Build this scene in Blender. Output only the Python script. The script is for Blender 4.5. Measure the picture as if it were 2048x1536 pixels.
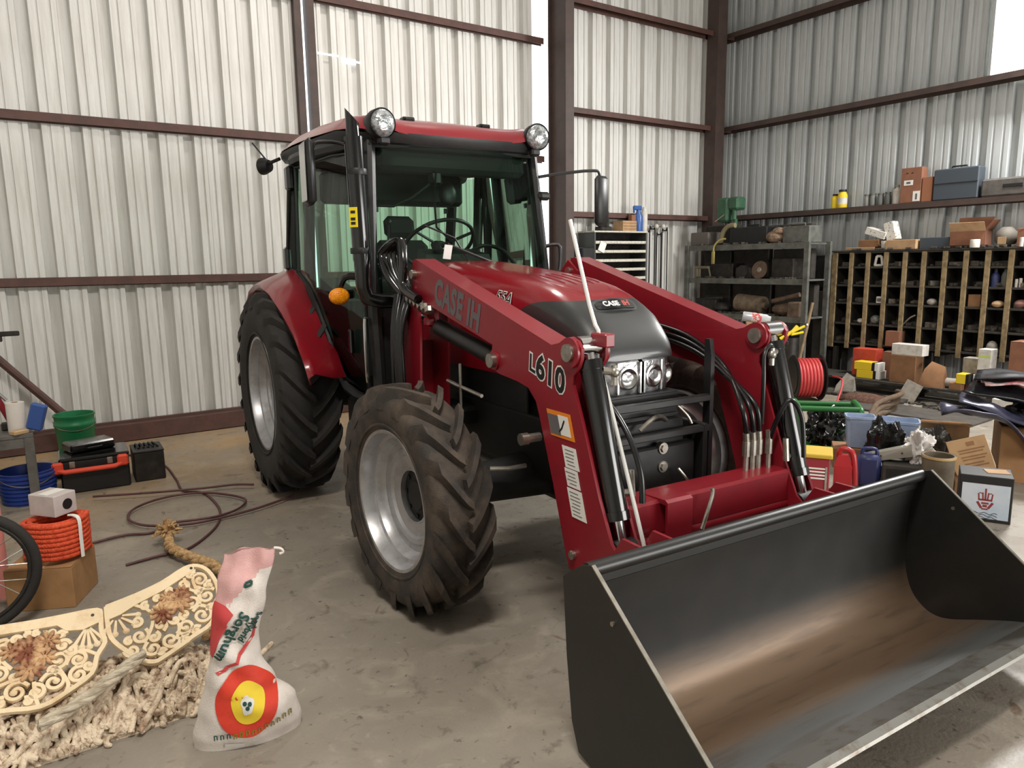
import bpy, bmesh, math, random
from mathutils import Vector, Matrix, Euler, noise as mnoise

for o in list(bpy.data.objects):
    bpy.data.objects.remove(o)
SC = bpy.context.scene
COL = SC.collection
PI = math.pi
RAD = math.radians
rnd = random.Random(7)

# ------------------------------------------------------------------ camera
CAM_YAW, CAM_PITCH, CAM_ROLL, CAM_H, CAM_F = RAD(34.68), RAD(9.47), RAD(0.80), 1.68, 1460.0
fw = Vector((math.sin(CAM_YAW) * math.cos(CAM_PITCH), math.cos(CAM_YAW) * math.cos(CAM_PITCH), -math.sin(CAM_PITCH)))
rt = Vector((math.cos(CAM_YAW), -math.sin(CAM_YAW), 0))
dn = fw.cross(rt)
r2 = rt * math.cos(CAM_ROLL) + dn * math.sin(CAM_ROLL)
d2 = -rt * math.sin(CAM_ROLL) + dn * math.cos(CAM_ROLL)
cam_data = bpy.data.cameras.new('camera')
cam = bpy.data.objects.new('camera', cam_data)
COL.objects.link(cam)
cm = Matrix((r2, -d2, -fw)).transposed().to_4x4()
cm.translation = Vector((0, 0, CAM_H))
cam.matrix_world = cm
cam_data.sensor_fit = 'HORIZONTAL'
cam_data.sensor_width = 36.0
cam_data.lens = CAM_F / 2048.0 * 36.0
cam_data.clip_start = 0.05
cam_data.clip_end = 200
SC.camera = cam

# ------------------------------------------------------------------ world, lamps, exposure
SC.view_settings.view_transform = 'Standard'
SC.view_settings.look = 'None'
SC.view_settings.gamma = 1.0
SC.view_settings.exposure = EXPOSURE = -0.10
try:
    SC.view_settings.use_curve_mapping = False
except Exception:
    pass
world = bpy.data.worlds.new('overcast_sky')
SC.world = world
world.use_nodes = True
wb = world.node_tree.nodes['Background']
wb.inputs[0].default_value = (0.92, 0.96, 1.0, 1)
wb.inputs[1].default_value = 3.0


def area(name, loc, target, sx, sy, power, color):
    d = bpy.data.lights.new(name, 'AREA')
    d.shape = 'RECTANGLE'
    d.size, d.size_y, d.energy, d.color = sx, sy, power, color
    o = bpy.data.objects.new(name, d)
    COL.objects.link(o)
    o.location = loc
    o.rotation_euler = (Vector(target) - Vector(loc)).to_track_quat('-Z', 'Y').to_euler()
    return o


area('open_door_daylight', (6.2, -5.2, 1.65), (3.6, 6.0, 1.9), 5.4, 3.0, 640, (1.0, 0.98, 0.95))
area('ceiling_lamp_front', (0.2, 0.7, 5.7), (1.0, 3.0, 0), 1.2, 0.5, 230, (1.0, 0.94, 0.86))
area('ceiling_lamp_rear', (3.2, 5.6, 5.8), (3.2, 5.6, 0), 1.2, 0.5, 70, (1.0, 0.94, 0.86))
area('side_window_lamp', (8.9, 2.7, 4.4), (4.2, 2.8, 0.2), 0.9, 0.9, 430, (1.0, 0.99, 0.97))

# ------------------------------------------------------------------ materials


def lin(c):
    c = c / 255.0
    return c / 12.92 if c <= 0.04045 else ((c + 0.055) / 1.055) ** 2.4


def S(r, g, b):
    return (lin(r), lin(g), lin(b), 1.0)


class NT:
    def __init__(s, m):
        s.t = m.node_tree
        s.n = s.t.nodes
        s.bsdf = s.n['Principled BSDF']

    def new(s, typ, **kw):
        n = s.n.new(typ)
        for k, v in kw.items():
            if k.startswith('i_'):
                key = k[2:]
                n.inputs[int(key) if key.isdigit() else key].default_value = v
            else:
                setattr(n, k, v)
        return n

    def link(s, a, b):
        s.t.links.new(a, b)


MATS = {}


def mat(name, col, rough=0.5, metal=0.0, col2=None, scale=8.0, lo=0.4, hi=0.65, detail=6.0, bump=0.0, bscale=60.0, coat=0.0, spec=None, stretch=None):
    """Principled material; col2 is mixed in through object-space noise."""
    m = bpy.data.materials.new(name)
    m.use_nodes = True
    t = NT(m)
    b = t.bsdf
    b.inputs['Base Color'].default_value = S(*col)
    b.inputs['Roughness'].default_value = rough
    b.inputs['Metallic'].default_value = metal
    if coat:
        b.inputs['Coat Weight'].default_value = coat
        b.inputs['Coat Roughness'].default_value = 0.12
    if spec is not None:
        b.inputs['Specular IOR Level'].default_value = spec
    vec = None
    if col2 or bump:
        tc = t.new('ShaderNodeTexCoord')
        vec = tc.outputs['Object']
        if stretch:
            mp = t.new('ShaderNodeMapping')
            mp.inputs['Scale'].default_value = stretch
            t.link(vec, mp.inputs['Vector'])
            vec = mp.outputs[0]
    if col2:
        n = t.new('ShaderNodeTexNoise', i_Scale=scale, i_Detail=detail, i_Roughness=0.62)
        t.link(vec, n.inputs['Vector'])
        r = t.new('ShaderNodeMapRange')
        r.inputs['From Min'].default_value = lo
        r.inputs['From Max'].default_value = hi
        t.link(n.outputs['Fac'], r.inputs['Value'])
        mx = t.new('ShaderNodeMix', data_type='RGBA')
        mx.inputs['A'].default_value = S(*col)
        mx.inputs['B'].default_value = S(*col2)
        t.link(r.outputs[0], mx.inputs['Factor'])
        t.link(mx.outputs['Result'], b.inputs['Base Color'])
    if bump:
        n2 = t.new('ShaderNodeTexNoise', i_Scale=bscale, i_Detail=4.0)
        t.link(vec, n2.inputs['Vector'])
        bp = t.new('ShaderNodeBump', i_Strength=bump, i_Distance=0.01)
        t.link(n2.outputs['Fac'], bp.inputs['Height'])
        t.link(bp.outputs[0], b.inputs['Normal'])
    MATS[name] = m
    return m


def glass_mat(name, tint, refl_rough=0.02, ior=1.45, boost=0.0):
    m = bpy.data.materials.new(name)
    m.use_nodes = True
    t = m.node_tree
    t.nodes.clear()
    out = t.nodes.new('ShaderNodeOutputMaterial')
    tr = t.nodes.new('ShaderNodeBsdfTransparent')
    tr.inputs[0].default_value = S(*tint)
    gl = t.nodes.new('ShaderNodeBsdfGlossy')
    gl.inputs['Roughness'].default_value = refl_rough
    fr = t.nodes.new('ShaderNodeFresnel')
    fr.inputs[0].default_value = ior
    mx = t.nodes.new('ShaderNodeMixShader')
    t.links.new(fr.outputs[0], mx.inputs[0])
    t.links.new(tr.outputs[0], mx.inputs[1])
    t.links.new(gl.outputs[0], mx.inputs[2])
    t.links.new(mx.outputs[0], out.inputs[0])
    MATS[name] = m
    return m


def emit_mat(name, col, strength):
    m = mat(name, col, 0.6)
    b = m.node_tree.nodes['Principled BSDF']
    b.inputs['Emission Color'].default_value = S(*col)
    b.inputs['Emission Strength'].default_value = strength
    return m


RED = mat('tractor_red_paint', (134, 17, 30), 0.30, 0.0, (124, 19, 31), 5, 0.35, 0.7, coat=0.5)
REDD = mat('loader_red_paint', (132, 19, 33), 0.42, 0.0, (112, 24, 32), 9, 0.5, 0.85, coat=0.2)
BLK = mat('black_plastic', (20, 20, 21), 0.45, 0.0, (34, 33, 31), 14, 0.45, 0.8)
BLKG = mat('gloss_black_paint', (12, 12, 13), 0.16, coat=0.4)
MASK = mat('charcoal_hood_plastic', (40, 42, 42), 0.42, 0.0, (46, 48, 47), 30, 0.4, 0.7)
CHAS = mat('chassis_black', (14, 14, 14), 0.6, 0.0, (30, 27, 24), 6, 0.5, 0.8)
RUB = mat('tyre_rubber', (50, 45, 41), 0.78, 0.0, (92, 79, 67), 7, 0.42, 0.75, bump=0.25, bscale=120)
RUBD = mat('rear_tyre_rubber', (38, 36, 35), 0.8, 0.0, (54, 50, 46), 6, 0.45, 0.8, bump=0.25, bscale=120)
RIM = mat('silver_rim_paint', (186, 186, 188), 0.36, 0.65, (140, 138, 136), 10, 0.45, 0.8)
CHROME = mat('bright_steel', (205, 205, 205), 0.18, 1.0)
RODM = mat('bright_zinc_rod', (226, 226, 222), 0.3, 0.35)
STEEL = mat('zinc_steel', (178, 174, 165), 0.35, 0.9, (140, 130, 115), 25, 0.4, 0.8)
GLASS = glass_mat('cab_glass', (196, 222, 206))
LENS = mat('lamp_lens', (205, 210, 212), 0.12, 0.6, (120, 124, 126), 40, 0.4, 0.62, bump=0.5, bscale=45)
LENSB = mat('headlamp_lens', (196, 198, 200), 0.12, 0.5, (120, 122, 124), 20, 0.4, 0.62, bump=0.4, bscale=40)
AMBER = mat('amber_lens', (236, 128, 10), 0.2, 0.0, (255, 170, 30), 60, 0.4, 0.6, bump=0.5, bscale=90)
WHITE = mat('white_print', (226, 224, 218), 0.5)
BLACKP = mat('black_print', (16, 16, 16), 0.5)
GREYP = mat('grey_print', (96, 92, 94), 0.5)
YELP = mat('yellow_print', (232, 206, 24), 0.5)
ORP = mat('orange_print', (222, 128, 30), 0.5)
HOSE = mat('hydraulic_hose_rubber', (17, 17, 18), 0.3)

# ------------------------------------------------------------------ mesh builder


class MB:
    def __init__(s):
        s.v, s.f, s.m = [], [], []

    def add(s, vs, fs, mi=0):
        b = len(s.v)
        s.v += [Vector(p) for p in vs]
        s.f += [tuple(b + i for i in f) for f in fs]
        s.m += [mi] * len(fs)
        return s

    def mark(s):
        return len(s.v)

    def xf(s, M, start=0):
        for i in range(start, len(s.v)):
            s.v[i] = M @ s.v[i]
        return s

    def box(s, c, d, rot=None, ch=0.0, mi=0, taper=1.0):
        """box centred on c with full sizes d, chamfered by ch"""
        hx, hy, hz = d[0] / 2, d[1] / 2, d[2] / 2
        ch = min(ch, hx * 0.9, hy * 0.9, hz * 0.9)
        pts = []
        for sx in (-1, 1):
            for sy in (-1, 1):
                for sz in (-1, 1):
                    tp = taper if sz > 0 else 1.0
                    if ch > 0:
                        pts += [(sx * hx * tp, sy * (hy - ch) * tp, sz * (hz - ch)), (sx * (hx - ch) * tp, sy * hy * tp, sz * (hz - ch)), (sx * (hx - ch) * tp, sy * (hy - ch) * tp, sz * hz)]
                    else:
                        pts.append((sx * hx * tp, sy * hy * tp, sz * hz))
        M = Matrix.Translation(Vector(c))
        if rot is not None:
            M = M @ (rot.to_4x4() if isinstance(rot, Matrix) else Euler([RAD(a) for a in rot]).to_matrix().to_4x4())
        pts = [M @ Vector(p) for p in pts]
        if ch <= 0:
            s.add(pts, [(0, 1, 3, 2), (4, 6, 7, 5), (0, 4, 5, 1), (2, 3, 7, 6), (0, 2, 6, 4), (1, 5, 7, 3)], mi)
        else:
            s.hull(pts, mi)
        return s

    def hull(s, pts, mi=0):
        bm = bmesh.new()
        vs = [bm.verts.new(p) for p in pts]
        r = bmesh.ops.convex_hull(bm, input=vs)
        bmesh.ops.dissolve_limit(bm, angle_limit=0.02, verts=bm.verts, edges=bm.edges)
        bm.verts.ensure_lookup_table()
        used = [v for v in bm.verts if v.link_faces]
        ix = {v: i for i, v in enumerate(used)}
        s.add([v.co.copy() for v in used], [[ix[v] for v in f.verts] for f in bm.faces], mi)
        bm.free()
        return s

    def prism(s, poly, a0, a1, plane='yz', mi=0):
        """2-D polygon in a plane, extruded along the third axis from a0 to a1"""
        def P(u, w, a):
            return {'yz': (a, u, w), 'xz': (u, a, w), 'xy': (u, w, a)}[plane]
        n = len(poly)
        area2 = sum(poly[i][0] * poly[(i + 1) % n][1] - poly[(i + 1) % n][0] * poly[i][1] for i in range(n))
        if area2 < 0:
            poly = poly[::-1]
        vs = [P(u, w, a0) for u, w in poly] + [P(u, w, a1) for u, w in poly]
        flip = (plane == 'xz') != (a1 < a0)
        fs = [tuple(range(n))[::-1], tuple(range(n, 2 * n))] + [(i, (i + 1) % n, n + (i + 1) % n, n + i) for i in range(n)]
        if flip:
            fs = [f[::-1] for f in fs]
        return s.add(vs, fs, mi)

    def tube(s, pts, r, n=10, closed=False, cap=True, mi=0, sub=0, flat=1.0, up=None):
        pts = [Vector(p) for p in pts]
        rr = r if isinstance(r, (list, tuple)) else [r] * len(pts)
        if sub:
            pts, rr = smooth_path(pts, rr, sub, closed)
        N = len(pts)
        rings = []
        prev = None
        for i in range(N):
            a = pts[(i - 1) % N] if (closed or i > 0) else pts[i]
            b = pts[(i + 1) % N] if (closed or i < N - 1) else pts[i]
            t = (b - a).normalized() if (b - a).length > 1e-9 else Vector((0, 0, 1))
            if prev is None:
                ref = Vector(up) if up else (Vector((0, 0, 1)) if abs(t.z) < 0.9 else Vector((1, 0, 0)))
                x = t.cross(ref).normalized()
            else:
                x = (prev - t * prev.dot(t))
                x = x.normalized() if x.length > 1e-6 else t.orthogonal().normalized()
            prev = x
            y = t.cross(x)
            rings.append([pts[i] + (x * math.cos(2 * PI * k / n) * rr[i] + y * math.sin(2 * PI * k / n) * rr[i] * flat) for k in range(n)])
        vs = [p for ring in rings for p in ring]
        fs = []
        M = N if closed else N - 1
        for i in range(M):
            j = (i + 1) % N
            for k in range(n):
                l = (k + 1) % n
                fs.append((i * n + k, i * n + l, j * n + l, j * n + k))
        if cap and not closed:
            fs += [tuple(range(n))[::-1], tuple((N - 1) * n + k for k in range(n))]
        return s.add(vs, fs, mi)

    def rod(s, a, b, r, n=12, mi=0, r2=None):
        return s.tube([a, b], [r, r if r2 is None else r2], n, mi=mi)

    def lathe(s, prof, c=(0, 0, 0), axis=(0, 0, 1), n=32, mi=0, closed=False, cap=True):
        """prof: list of (radius, height along axis)"""
        ax = Vector(axis).normalized()
        x = ax.orthogonal().normalized()
        if abs(ax.z) > 0.99:
            x = Vector((1, 0, 0))
        y = ax.cross(x)
        c = Vector(c)
        vs, fs = [], []
        for r, h in prof:
            for k in range(n):
                a = 2 * PI * k / n
                vs.append(c + ax * h + (x * math.cos(a) + y * math.sin(a)) * r)
        m = len(prof)
        for i in range(m if closed else m - 1):
            j = (i + 1) % m
            for k in range(n):
                l = (k + 1) % n
                fs.append((i * n + k, i * n + l, j * n + l, j * n + k))
        if not closed and cap:
            if prof[0][0] > 1e-6:
                fs.append(tuple(range(n))[::-1])
            if prof[-1][0] > 1e-6:
                fs.append(tuple((m - 1) * n + k for k in range(n)))
        return s.add(vs, fs, mi)

    def ball(s, c, r, n=16, sc=(1, 1, 1), mi=0):
        k = s.mark()
        m = max(4, n // 2)
        s.lathe([(max(1e-7, math.sin(PI * i / m)) * r, -math.cos(PI * i / m) * r) for i in range(m + 1)], n=n, mi=mi)
        return s.xf(Matrix.Translation(Vector(c)) @ Matrix.Diagonal((*sc, 1)), k)

    def grid(s, rows, cu=False, cv=False, mi=0, flip=False, mfn=None):
        nr, nc = len(rows), len(rows[0])
        vs = [p for r in rows for p in r]
        b = len(s.v)
        s.v += [Vector(p) for p in vs]
        for i in range(nr if cv else nr - 1):
            j = (i + 1) % nr
            for k in range(nc if cu else nc - 1):
                l = (k + 1) % nc
                f = (i * nc + k, i * nc + l, j * nc + l, j * nc + k)
                s.f.append(tuple(b + q for q in (f[::-1] if flip else f)))
                s.m.append(mfn(i, k) if mfn else mi)
        return s

    def split(s, eps=0.004):
        """clusters of loose pieces whose boxes touch, each as a builder of its own"""
        n = len(s.v)
        par = list(range(n))

        def find(a):
            while par[a] != a:
                par[a] = par[par[a]]
                a = par[a]
            return a
        for f in s.f:
            r = find(f[0])
            for i in f[1:]:
                par[find(i)] = r
        ids, boxes = {}, []
        for i in range(n):
            r = find(i)
            v = s.v[i]
            if r not in ids:
                ids[r] = len(boxes)
                boxes.append([v.x, v.y, v.z, v.x, v.y, v.z])
            b = boxes[ids[r]]
            b[0], b[1], b[2] = min(b[0], v.x), min(b[1], v.y), min(b[2], v.z)
            b[3], b[4], b[5] = max(b[3], v.x), max(b[4], v.y), max(b[5], v.z)
        k = len(boxes)
        if k == 1 or k > 400:
            return [s]
        cp = list(range(k))

        def cf(a):
            while cp[a] != a:
                a = cp[a]
            return a
        for i in range(k):
            for j in range(i):
                a, b = boxes[i], boxes[j]
                if all(a[q] - eps <= b[q + 3] and b[q] - eps <= a[q + 3] for q in range(3)):
                    cp[cf(i)] = cf(j)
        groups = {}
        for fi, f in enumerate(s.f):
            groups.setdefault(cf(ids[find(f[0])]), []).append(fi)
        if len(groups) == 1:
            return [s]
        out = []
        for g in sorted(groups):
            mb, mp = MB(), {}
            for fi in groups[g]:
                nf = []
                for i in s.f[fi]:
                    if i not in mp:
                        mp[i] = len(mb.v)
                        mb.v.append(s.v[i])
                    nf.append(mp[i])
                mb.f.append(tuple(nf))
                mb.m.append(s.m[fi])
            out.append(mb)
        return out

    def build(s, name, mats, parent=None, smooth=35, off=None, fix=True):
        me = bpy.data.meshes.new(name)
        o3 = Vector(off) if off else Vector((0, 0, 0))
        me.from_pydata([p - o3 for p in s.v], [], s.f)
        for m in (mats if isinstance(mats, (list, tuple)) else [mats]):
            me.materials.append(m)
        if any(s.m):
            me.polygons.foreach_set('material_index', s.m)
        if fix:
            bm = bmesh.new()
            bm.from_mesh(me)
            bmesh.ops.remove_doubles(bm, verts=bm.verts, dist=1e-5)
            bmesh.ops.recalc_face_normals(bm, faces=bm.faces)
            bm.to_mesh(me)
            bm.free()
        if smooth:
            me.polygons.foreach_set('use_smooth', [True] * len(me.polygons))
            me.set_sharp_from_angle(angle=RAD(smooth))
        me.update()
        o = bpy.data.objects.new(name, me)
        COL.objects.link(o)
        if parent is not None:
            o.parent = parent
        return o


def smooth_path(pts, rr, sub, closed=False):
    out, ro = [], []
    N = len(pts)
    for i in range(N if closed else N - 1):
        p0 = pts[(i - 1) % N] if (closed or i > 0) else pts[i]
        p1, p2 = pts[i], pts[(i + 1) % N]
        p3 = pts[(i + 2) % N] if (closed or i < N - 2) else p2
        for k in range(sub):
            t = k / sub
            out.append(0.5 * ((2 * p1) + (p2 - p0) * t + (2 * p0 - 5 * p1 + 4 * p2 - p3) * t * t + (3 * p1 - p0 - 3 * p2 + p3) * t ** 3))
            ro.append(rr[i] * (1 - t) + rr[(i + 1) % N] * t)
    if not closed:
        out.append(pts[-1])
        ro.append(rr[-1])
    return out, ro


def thing(name, label, cat, loc=(0, 0, 0), rz=0.0, group=None):
    o = bpy.data.objects.new(name, None)
    o.empty_display_size = 0.1
    COL.objects.link(o)
    o.location = loc
    o.rotation_euler = (0, 0, rz)
    return tag(o, label, cat, group)


def tag(o, label, cat, group=None):
    o['label'] = label
    o['category'] = cat
    if group:
        o['group'] = group
    return o


def structure(o, label=None):
    o['kind'] = 'structure'
    if label:
        o['label'] = label
    return o


def lone(name, label, cat, mb, mats, loc=(0, 0, 0), rot=(0, 0, 0), smooth=35, group=None):
    """a thing that is one mesh, built around its own base"""
    o = mb.build(name, mats, None, smooth)
    o.location = loc
    o.rotation_euler = [RAD(a) for a in rot]
    return tag(o, label, cat, group)


def copy_tree(o, parent=None):
    c = o.copy()
    COL.objects.link(c)
    c.parent = parent
    for ch in list(o.children):
        copy_tree(ch, c)
    return c


def text_mesh(body, size, shear=0.0, extrude=0.0005, bold=0.0, space=1.0):
    cu = bpy.data.curves.new('t', 'FONT')
    cu.body = body
    cu.size = size
    cu.shear = shear
    cu.extrude = extrude
    cu.offset = bold
    cu.space_character = space
    cu.resolution_u = 3
    ob = bpy.data.objects.new('t', cu)
    COL.objects.link(ob)
    dg = bpy.context.evaluated_depsgraph_get()
    dg.update()
    me = bpy.data.meshes.new_from_object(ob.evaluated_get(dg))
    vs = [v.co.copy() for v in me.vertices]
    fs = [tuple(p.vertices) for p in me.polygons]
    bpy.data.objects.remove(ob)
    bpy.data.curves.remove(cu)
    bpy.data.meshes.remove(me)
    return vs, fs


def text_on(mb, body, size, org, xd, yd, mi=0, xs=1.0, **kw):
    vs, fs = text_mesh(body, size, **kw)
    xd, yd, org = Vector(xd).normalized(), Vector(yd).normalized(), Vector(org)
    nd = xd.cross(yd)
    mb.add([org + xd * p.x * xs + yd * p.y + nd * p.z for p in vs], fs, mi)
    return mb
# ------------------------------------------------------------------ the building
SHEET = mat('galvanised_sheet', (212, 211, 207), 0.55, 0.12, (194, 192, 186), 3.0, 0.42, 0.7, stretch=(6, 6, 0.5))
SHEETB = mat('galvanised_sheet_weathered', (186, 190, 190), 0.5, 0.15, (166, 170, 170), 3.0, 0.42, 0.7, stretch=(6, 6, 0.5))
PRIMER = mat('brown_primer_steel', (86, 56, 48), 0.6, 0.0, (66, 46, 40), 7, 0.4, 0.7)
PRIMERD = mat('dark_primer_steel', (72, 56, 50), 0.6, 0.0, (58, 46, 42), 6, 0.4, 0.7)


def concrete():
    m = mat('stained_concrete', (150, 140, 126), 0.6)
    t = NT(m)
    tc = t.new('ShaderNodeTexCoord')
    v = tc.outputs['Object']

    def nz(scale, lo, hi, detail=8.0, dist=0.0, rough=0.6):
        n = t.new('ShaderNodeTexNoise', i_Scale=scale, i_Detail=detail, i_Distortion=dist, i_Roughness=rough)
        t.link(v, n.inputs['Vector'])
        r = t.new('ShaderNodeMapRange')
        r.inputs['From Min'].default_value = lo
        r.inputs['From Max'].default_value = hi
        t.link(n.outputs['Fac'], r.inputs['Value'])
        return r.outputs[0]

    def mix(a, col, f, k=1.0):
        mx = t.new('ShaderNodeMix', data_type='RGBA')
        mm = t.new('ShaderNodeMath', operation='MULTIPLY')
        t.link(f, mm.inputs[0])
        mm.inputs[1].default_value = k
        t.link(mm.outputs[0], mx.inputs['Factor'])
        if isinstance(a, tuple):
            mx.inputs['A'].default_value = a
        else:
            t.link(a, mx.inputs['A'])
        mx.inputs['B'].default_value = col
        return mx.outputs['Result']
    c = mix(S(148, 140, 128), S(122, 114, 103), nz(0.9, 0.35, 0.68))
    c = mix(c, S(176, 166, 150), nz(2.3, 0.52, 0.72, dist=1.5), 0.5)
    # tan dust swept towards the back wall
    sep = t.new('ShaderNodeSeparateXYZ')
    t.link(v, sep.inputs[0])
    mr = t.new('ShaderNodeMapRange')
    mr.inputs['From Min'].default_value = 4.6
    mr.inputs['From Max'].default_value = 7.2
    t.link(sep.outputs[1], mr.inputs['Value'])
    mm = t.new('ShaderNodeMath', operation='MULTIPLY')
    t.link(mr.outputs[0], mm.inputs[0])
    t.link(nz(1.4, 0.30, 0.6), mm.inputs[1])
    c = mix(c, S(172, 140, 98), mm.outputs[0], 0.85)
    c = mix(c, S(78, 68, 58), nz(5.2, 0.62, 0.72, dist=0.6), 0.75)
    c = mix(c, S(92, 66, 48), nz(2.9, 0.655, 0.70, dist=0.8), 0.7)
    c = mix(c, S(66, 58, 51), nz(21.0, 0.63, 0.70), 0.8)
    c = mix(c, S(88, 76, 64), nz(9.0, 0.60, 0.70, dist=1.2), 0.6)
    c = mix(c, S(182, 174, 160), nz(13.0, 0.62, 0.72, dist=0.5), 0.35)
    c = mix(c, S(92, 82, 70), nz(0.55, 0.58, 0.75, dist=1.0), 0.6)
    t.link(c, t.bsdf.inputs['Base Color'])
    rr = t.new('ShaderNodeMapRange')
    rr.inputs['To Min'].default_value = 0.42
    rr.inputs['To Max'].default_value = 0.75
    t.link(nz(3.0, 0.3, 0.7), rr.inputs['Value'])
    t.link(rr.outputs[0], t.bsdf.inputs['Roughness'])
    nb = t.new('ShaderNodeTexNoise', i_Scale=70.0, i_Detail=6.0)
    t.link(v, nb.inputs['Vector'])
    bp = t.new('ShaderNodeBump', i_Strength=0.18, i_Distance=0.01)
    t.link(nb.outputs['Fac'], bp.inputs['Height'])
    t.link(bp.outputs[0], t.bsdf.inputs['Normal'])
    return m


CONC = concrete()
mb = MB().box((2.8, 1.0, -0.05), (14.4, 14.6, 0.1))
structure(mb.build('floor', CONC, None, 0))
mb = MB().box((2.8, 1.0, 6.35), (14.4, 14.6, 0.1))
structure(mb.build('ceiling', SHEET, None, 0))
mb = MB().box((-4.35, 1.0, 3.15), (0.1, 14.6, 6.3))
structure(mb.build('wall_left', SHEET, None, 0))
mb = MB().box((2.8, -6.25, 3.15), (14.4, 0.1, 6.3))
structure(mb.build('wall_front', SHEET, None, 0))

RIB = 0.322


def sheet_mesh(name, m, n=3, h=6.3, z0=0.0):
    """one ribbed sheet n ribs wide, seen from inside; x along the wall, +y away from the room"""
    prof = []
    for k in range(n):
        c = (k + 0.5) * RIB
        for du, d in ((-0.161, 0.0), (-0.124, 0.0), (-0.119, 0.012), (-0.099, 0.012), (-0.094, 0.0), (-0.052, 0.0), (-0.040, 0.070), (0.040, 0.070), (0.052, 0.0), (0.094, 0.0), (0.099, 0.012), (0.119, 0.012), (0.124, 0.0)):
            prof.append((c + du, d))
    prof += [(n * RIB, 0.0), (n * RIB + 0.03, 0.006)]
    rows = [[(u, d, z0) for u, d in prof], [(u, d, h) for u, d in prof]]
    mb = MB().grid(rows)
    me_o = mb.build(name, m, None, 0, fix=False)
    return me_o


def sheets(parent, first_rib, count, y, m, nrib=3, h=6.3, z0=0.0):
    p = sheet_mesh('metal_sheet', m, nrib, h, z0)
    for i in range(count):
        o = p if i == 0 else p.copy()
        if i:
            COL.objects.link(o)
        o.parent = parent
        o.location = (first_rib - RIB / 2 + i * nrib * RIB, y + (0.003 if i % 2 else 0.0), 0)


def struct_empty(name, loc=(0, 0, 0), rz=0, label=None):
    o = bpy.data.objects.new(name, None)
    COL.objects.link(o)
    o.location = loc
    o.rotation_euler = (0, 0, rz)
    return structure(o, label)


def girt(parent, a, b, z, y, depth=0.2, h=0.075, m=None):
    """cold-formed C girt lying flat: web, outer lip"""
    mb = MB()
    t = 0.006
    poly = [(y, z), (y - depth, z), (y - depth, z - h * 0.9), (y - depth + t, z - h * 0.9), (y - depth + t, z - t), (y - t, z - t), (y - t, z - h), (y, z - h)]
    mb.prism(poly, a, b, 'yz')
    return mb.build('girt', m or PRIMER, parent, 0)


def bolts(mb, xs, y, z, r=0.008):
    for x in xs:
        mb.rod((x, y + 0.002, z), (x, y - 0.006, z), r, 6)


# sliding door leaves on the far side
d1 = struct_empty('door_1', label='left sliding door leaf of ribbed metal with brown rails')
sheets(d1, -3.875 + 0.09, 7, 8.03, SHEET)
for z in (1.60, 3.055, 4.50):
    girt(d1, -4.2, 2.80, z, 8.02, 0.06, 0.085)
mb = MB().prism([(7.86, 0.01), (8.02, 0.01), (8.02, 0.19), (7.97, 0.19), (7.97, 0.17), (7.86, 0.17)], -4.2, 2.80, 'yz')
mb.build('bottom_rail', PRIMER, d1, 0)
MB().box((2.845, 8.0, 3.15), (0.075, 0.1, 6.3)).build('end_stile', PRIMERD, d1, 0)
d2 = struct_empty('door_2', label='right sliding door leaf of ribbed metal behind the tractor')
sheets(d2, 3.262 - 0.085, 3, 8.03, SHEET)
for z in (1.60, 3.055, 4.52):
    girt(d2, 3.03, 6.08, z, 8.02, 0.06, 0.085)
MB().prism([(7.86, 0.01), (8.02, 0.01), (8.02, 0.19), (7.97, 0.19), (7.97, 0.17), (7.86, 0.17)], 2.98, 6.0, 'yz').build('bottom_rail', PRIMER, d2, 0)
MB().box((2.982, 8.0, 3.15), (0.085, 0.1, 6.3)).build('end_stile', PRIMERD, d2, 0)
# torn sheet where daylight shows through
mb = MB()
for (xa, za, xb, zb) in ((3.06, 3.93, 3.30, 3.93), (3.33, 3.88, 3.50, 3.90), (3.50, 3.90, 3.56, 3.89)):
    mb.box(((xa + xb) / 2, 8.022, (za + zb) / 2), (xb - xa, 0.004, 0.02 if xa != 3.33 else 0.06))
mb.build('torn_edge', emit_mat('daylit_tear', (250, 252, 255), 1.2), d2, 0)

# steel columns
def ibeam(name, x0, x1, y0, y1, label):
    mb = MB()
    t = 0.014
    mb.box(((x0 + x1) / 2, y0 + t / 2, 3.15), (x1 - x0, t, 6.3)).box(((x0 + x1) / 2, y1 - t / 2, 3.15), (x1 - x0, t, 6.3)).box(((x0 + x1) / 2, (y0 + y1) / 2, 3.15), (0.05, y1 - y0 - 2 * t, 6.3))
    return structure(mb.build(name, PRIMERD, None, 0), label)


ibeam('trim_1', 6.07, 6.205, 7.5, 7.86, 'brown steel column right of the sliding doors')
mb = MB().box((9.12, 7.7, 3.15), (0.20, 0.2, 6.3))
structure(mb.build('trim_2', PRIMERD, None, 0), 'brown steel corner column')

# right-hand bay of the far wall
wbk = struct_empty('wall_back', label='ribbed metal wall bay between column and corner')
sheets(wbk, 6.45, 3, 7.86, SHEET)
sheets(wbk, 6.45 + 9 * RIB, 1, 7.86, SHEET, 1)
for z in (2.335, 3.66, 5.0):
    girt(wbk, 6.2, 9.5, z, 7.85, 0.16, 0.075)

# right wall
wr = struct_empty('wall_right', (9.5, 7.86, 0), -PI / 2, 'ribbed metal wall behind the parts racks')
sheets(wr, 0.219 - RIB, 15, 0.0, SHEETB)
for z in (2.335, 3.66, 4.99):
    girt(wr, 0.0, 14.0, z, 0.0, 0.2, 0.075, PRIMERD)
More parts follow.
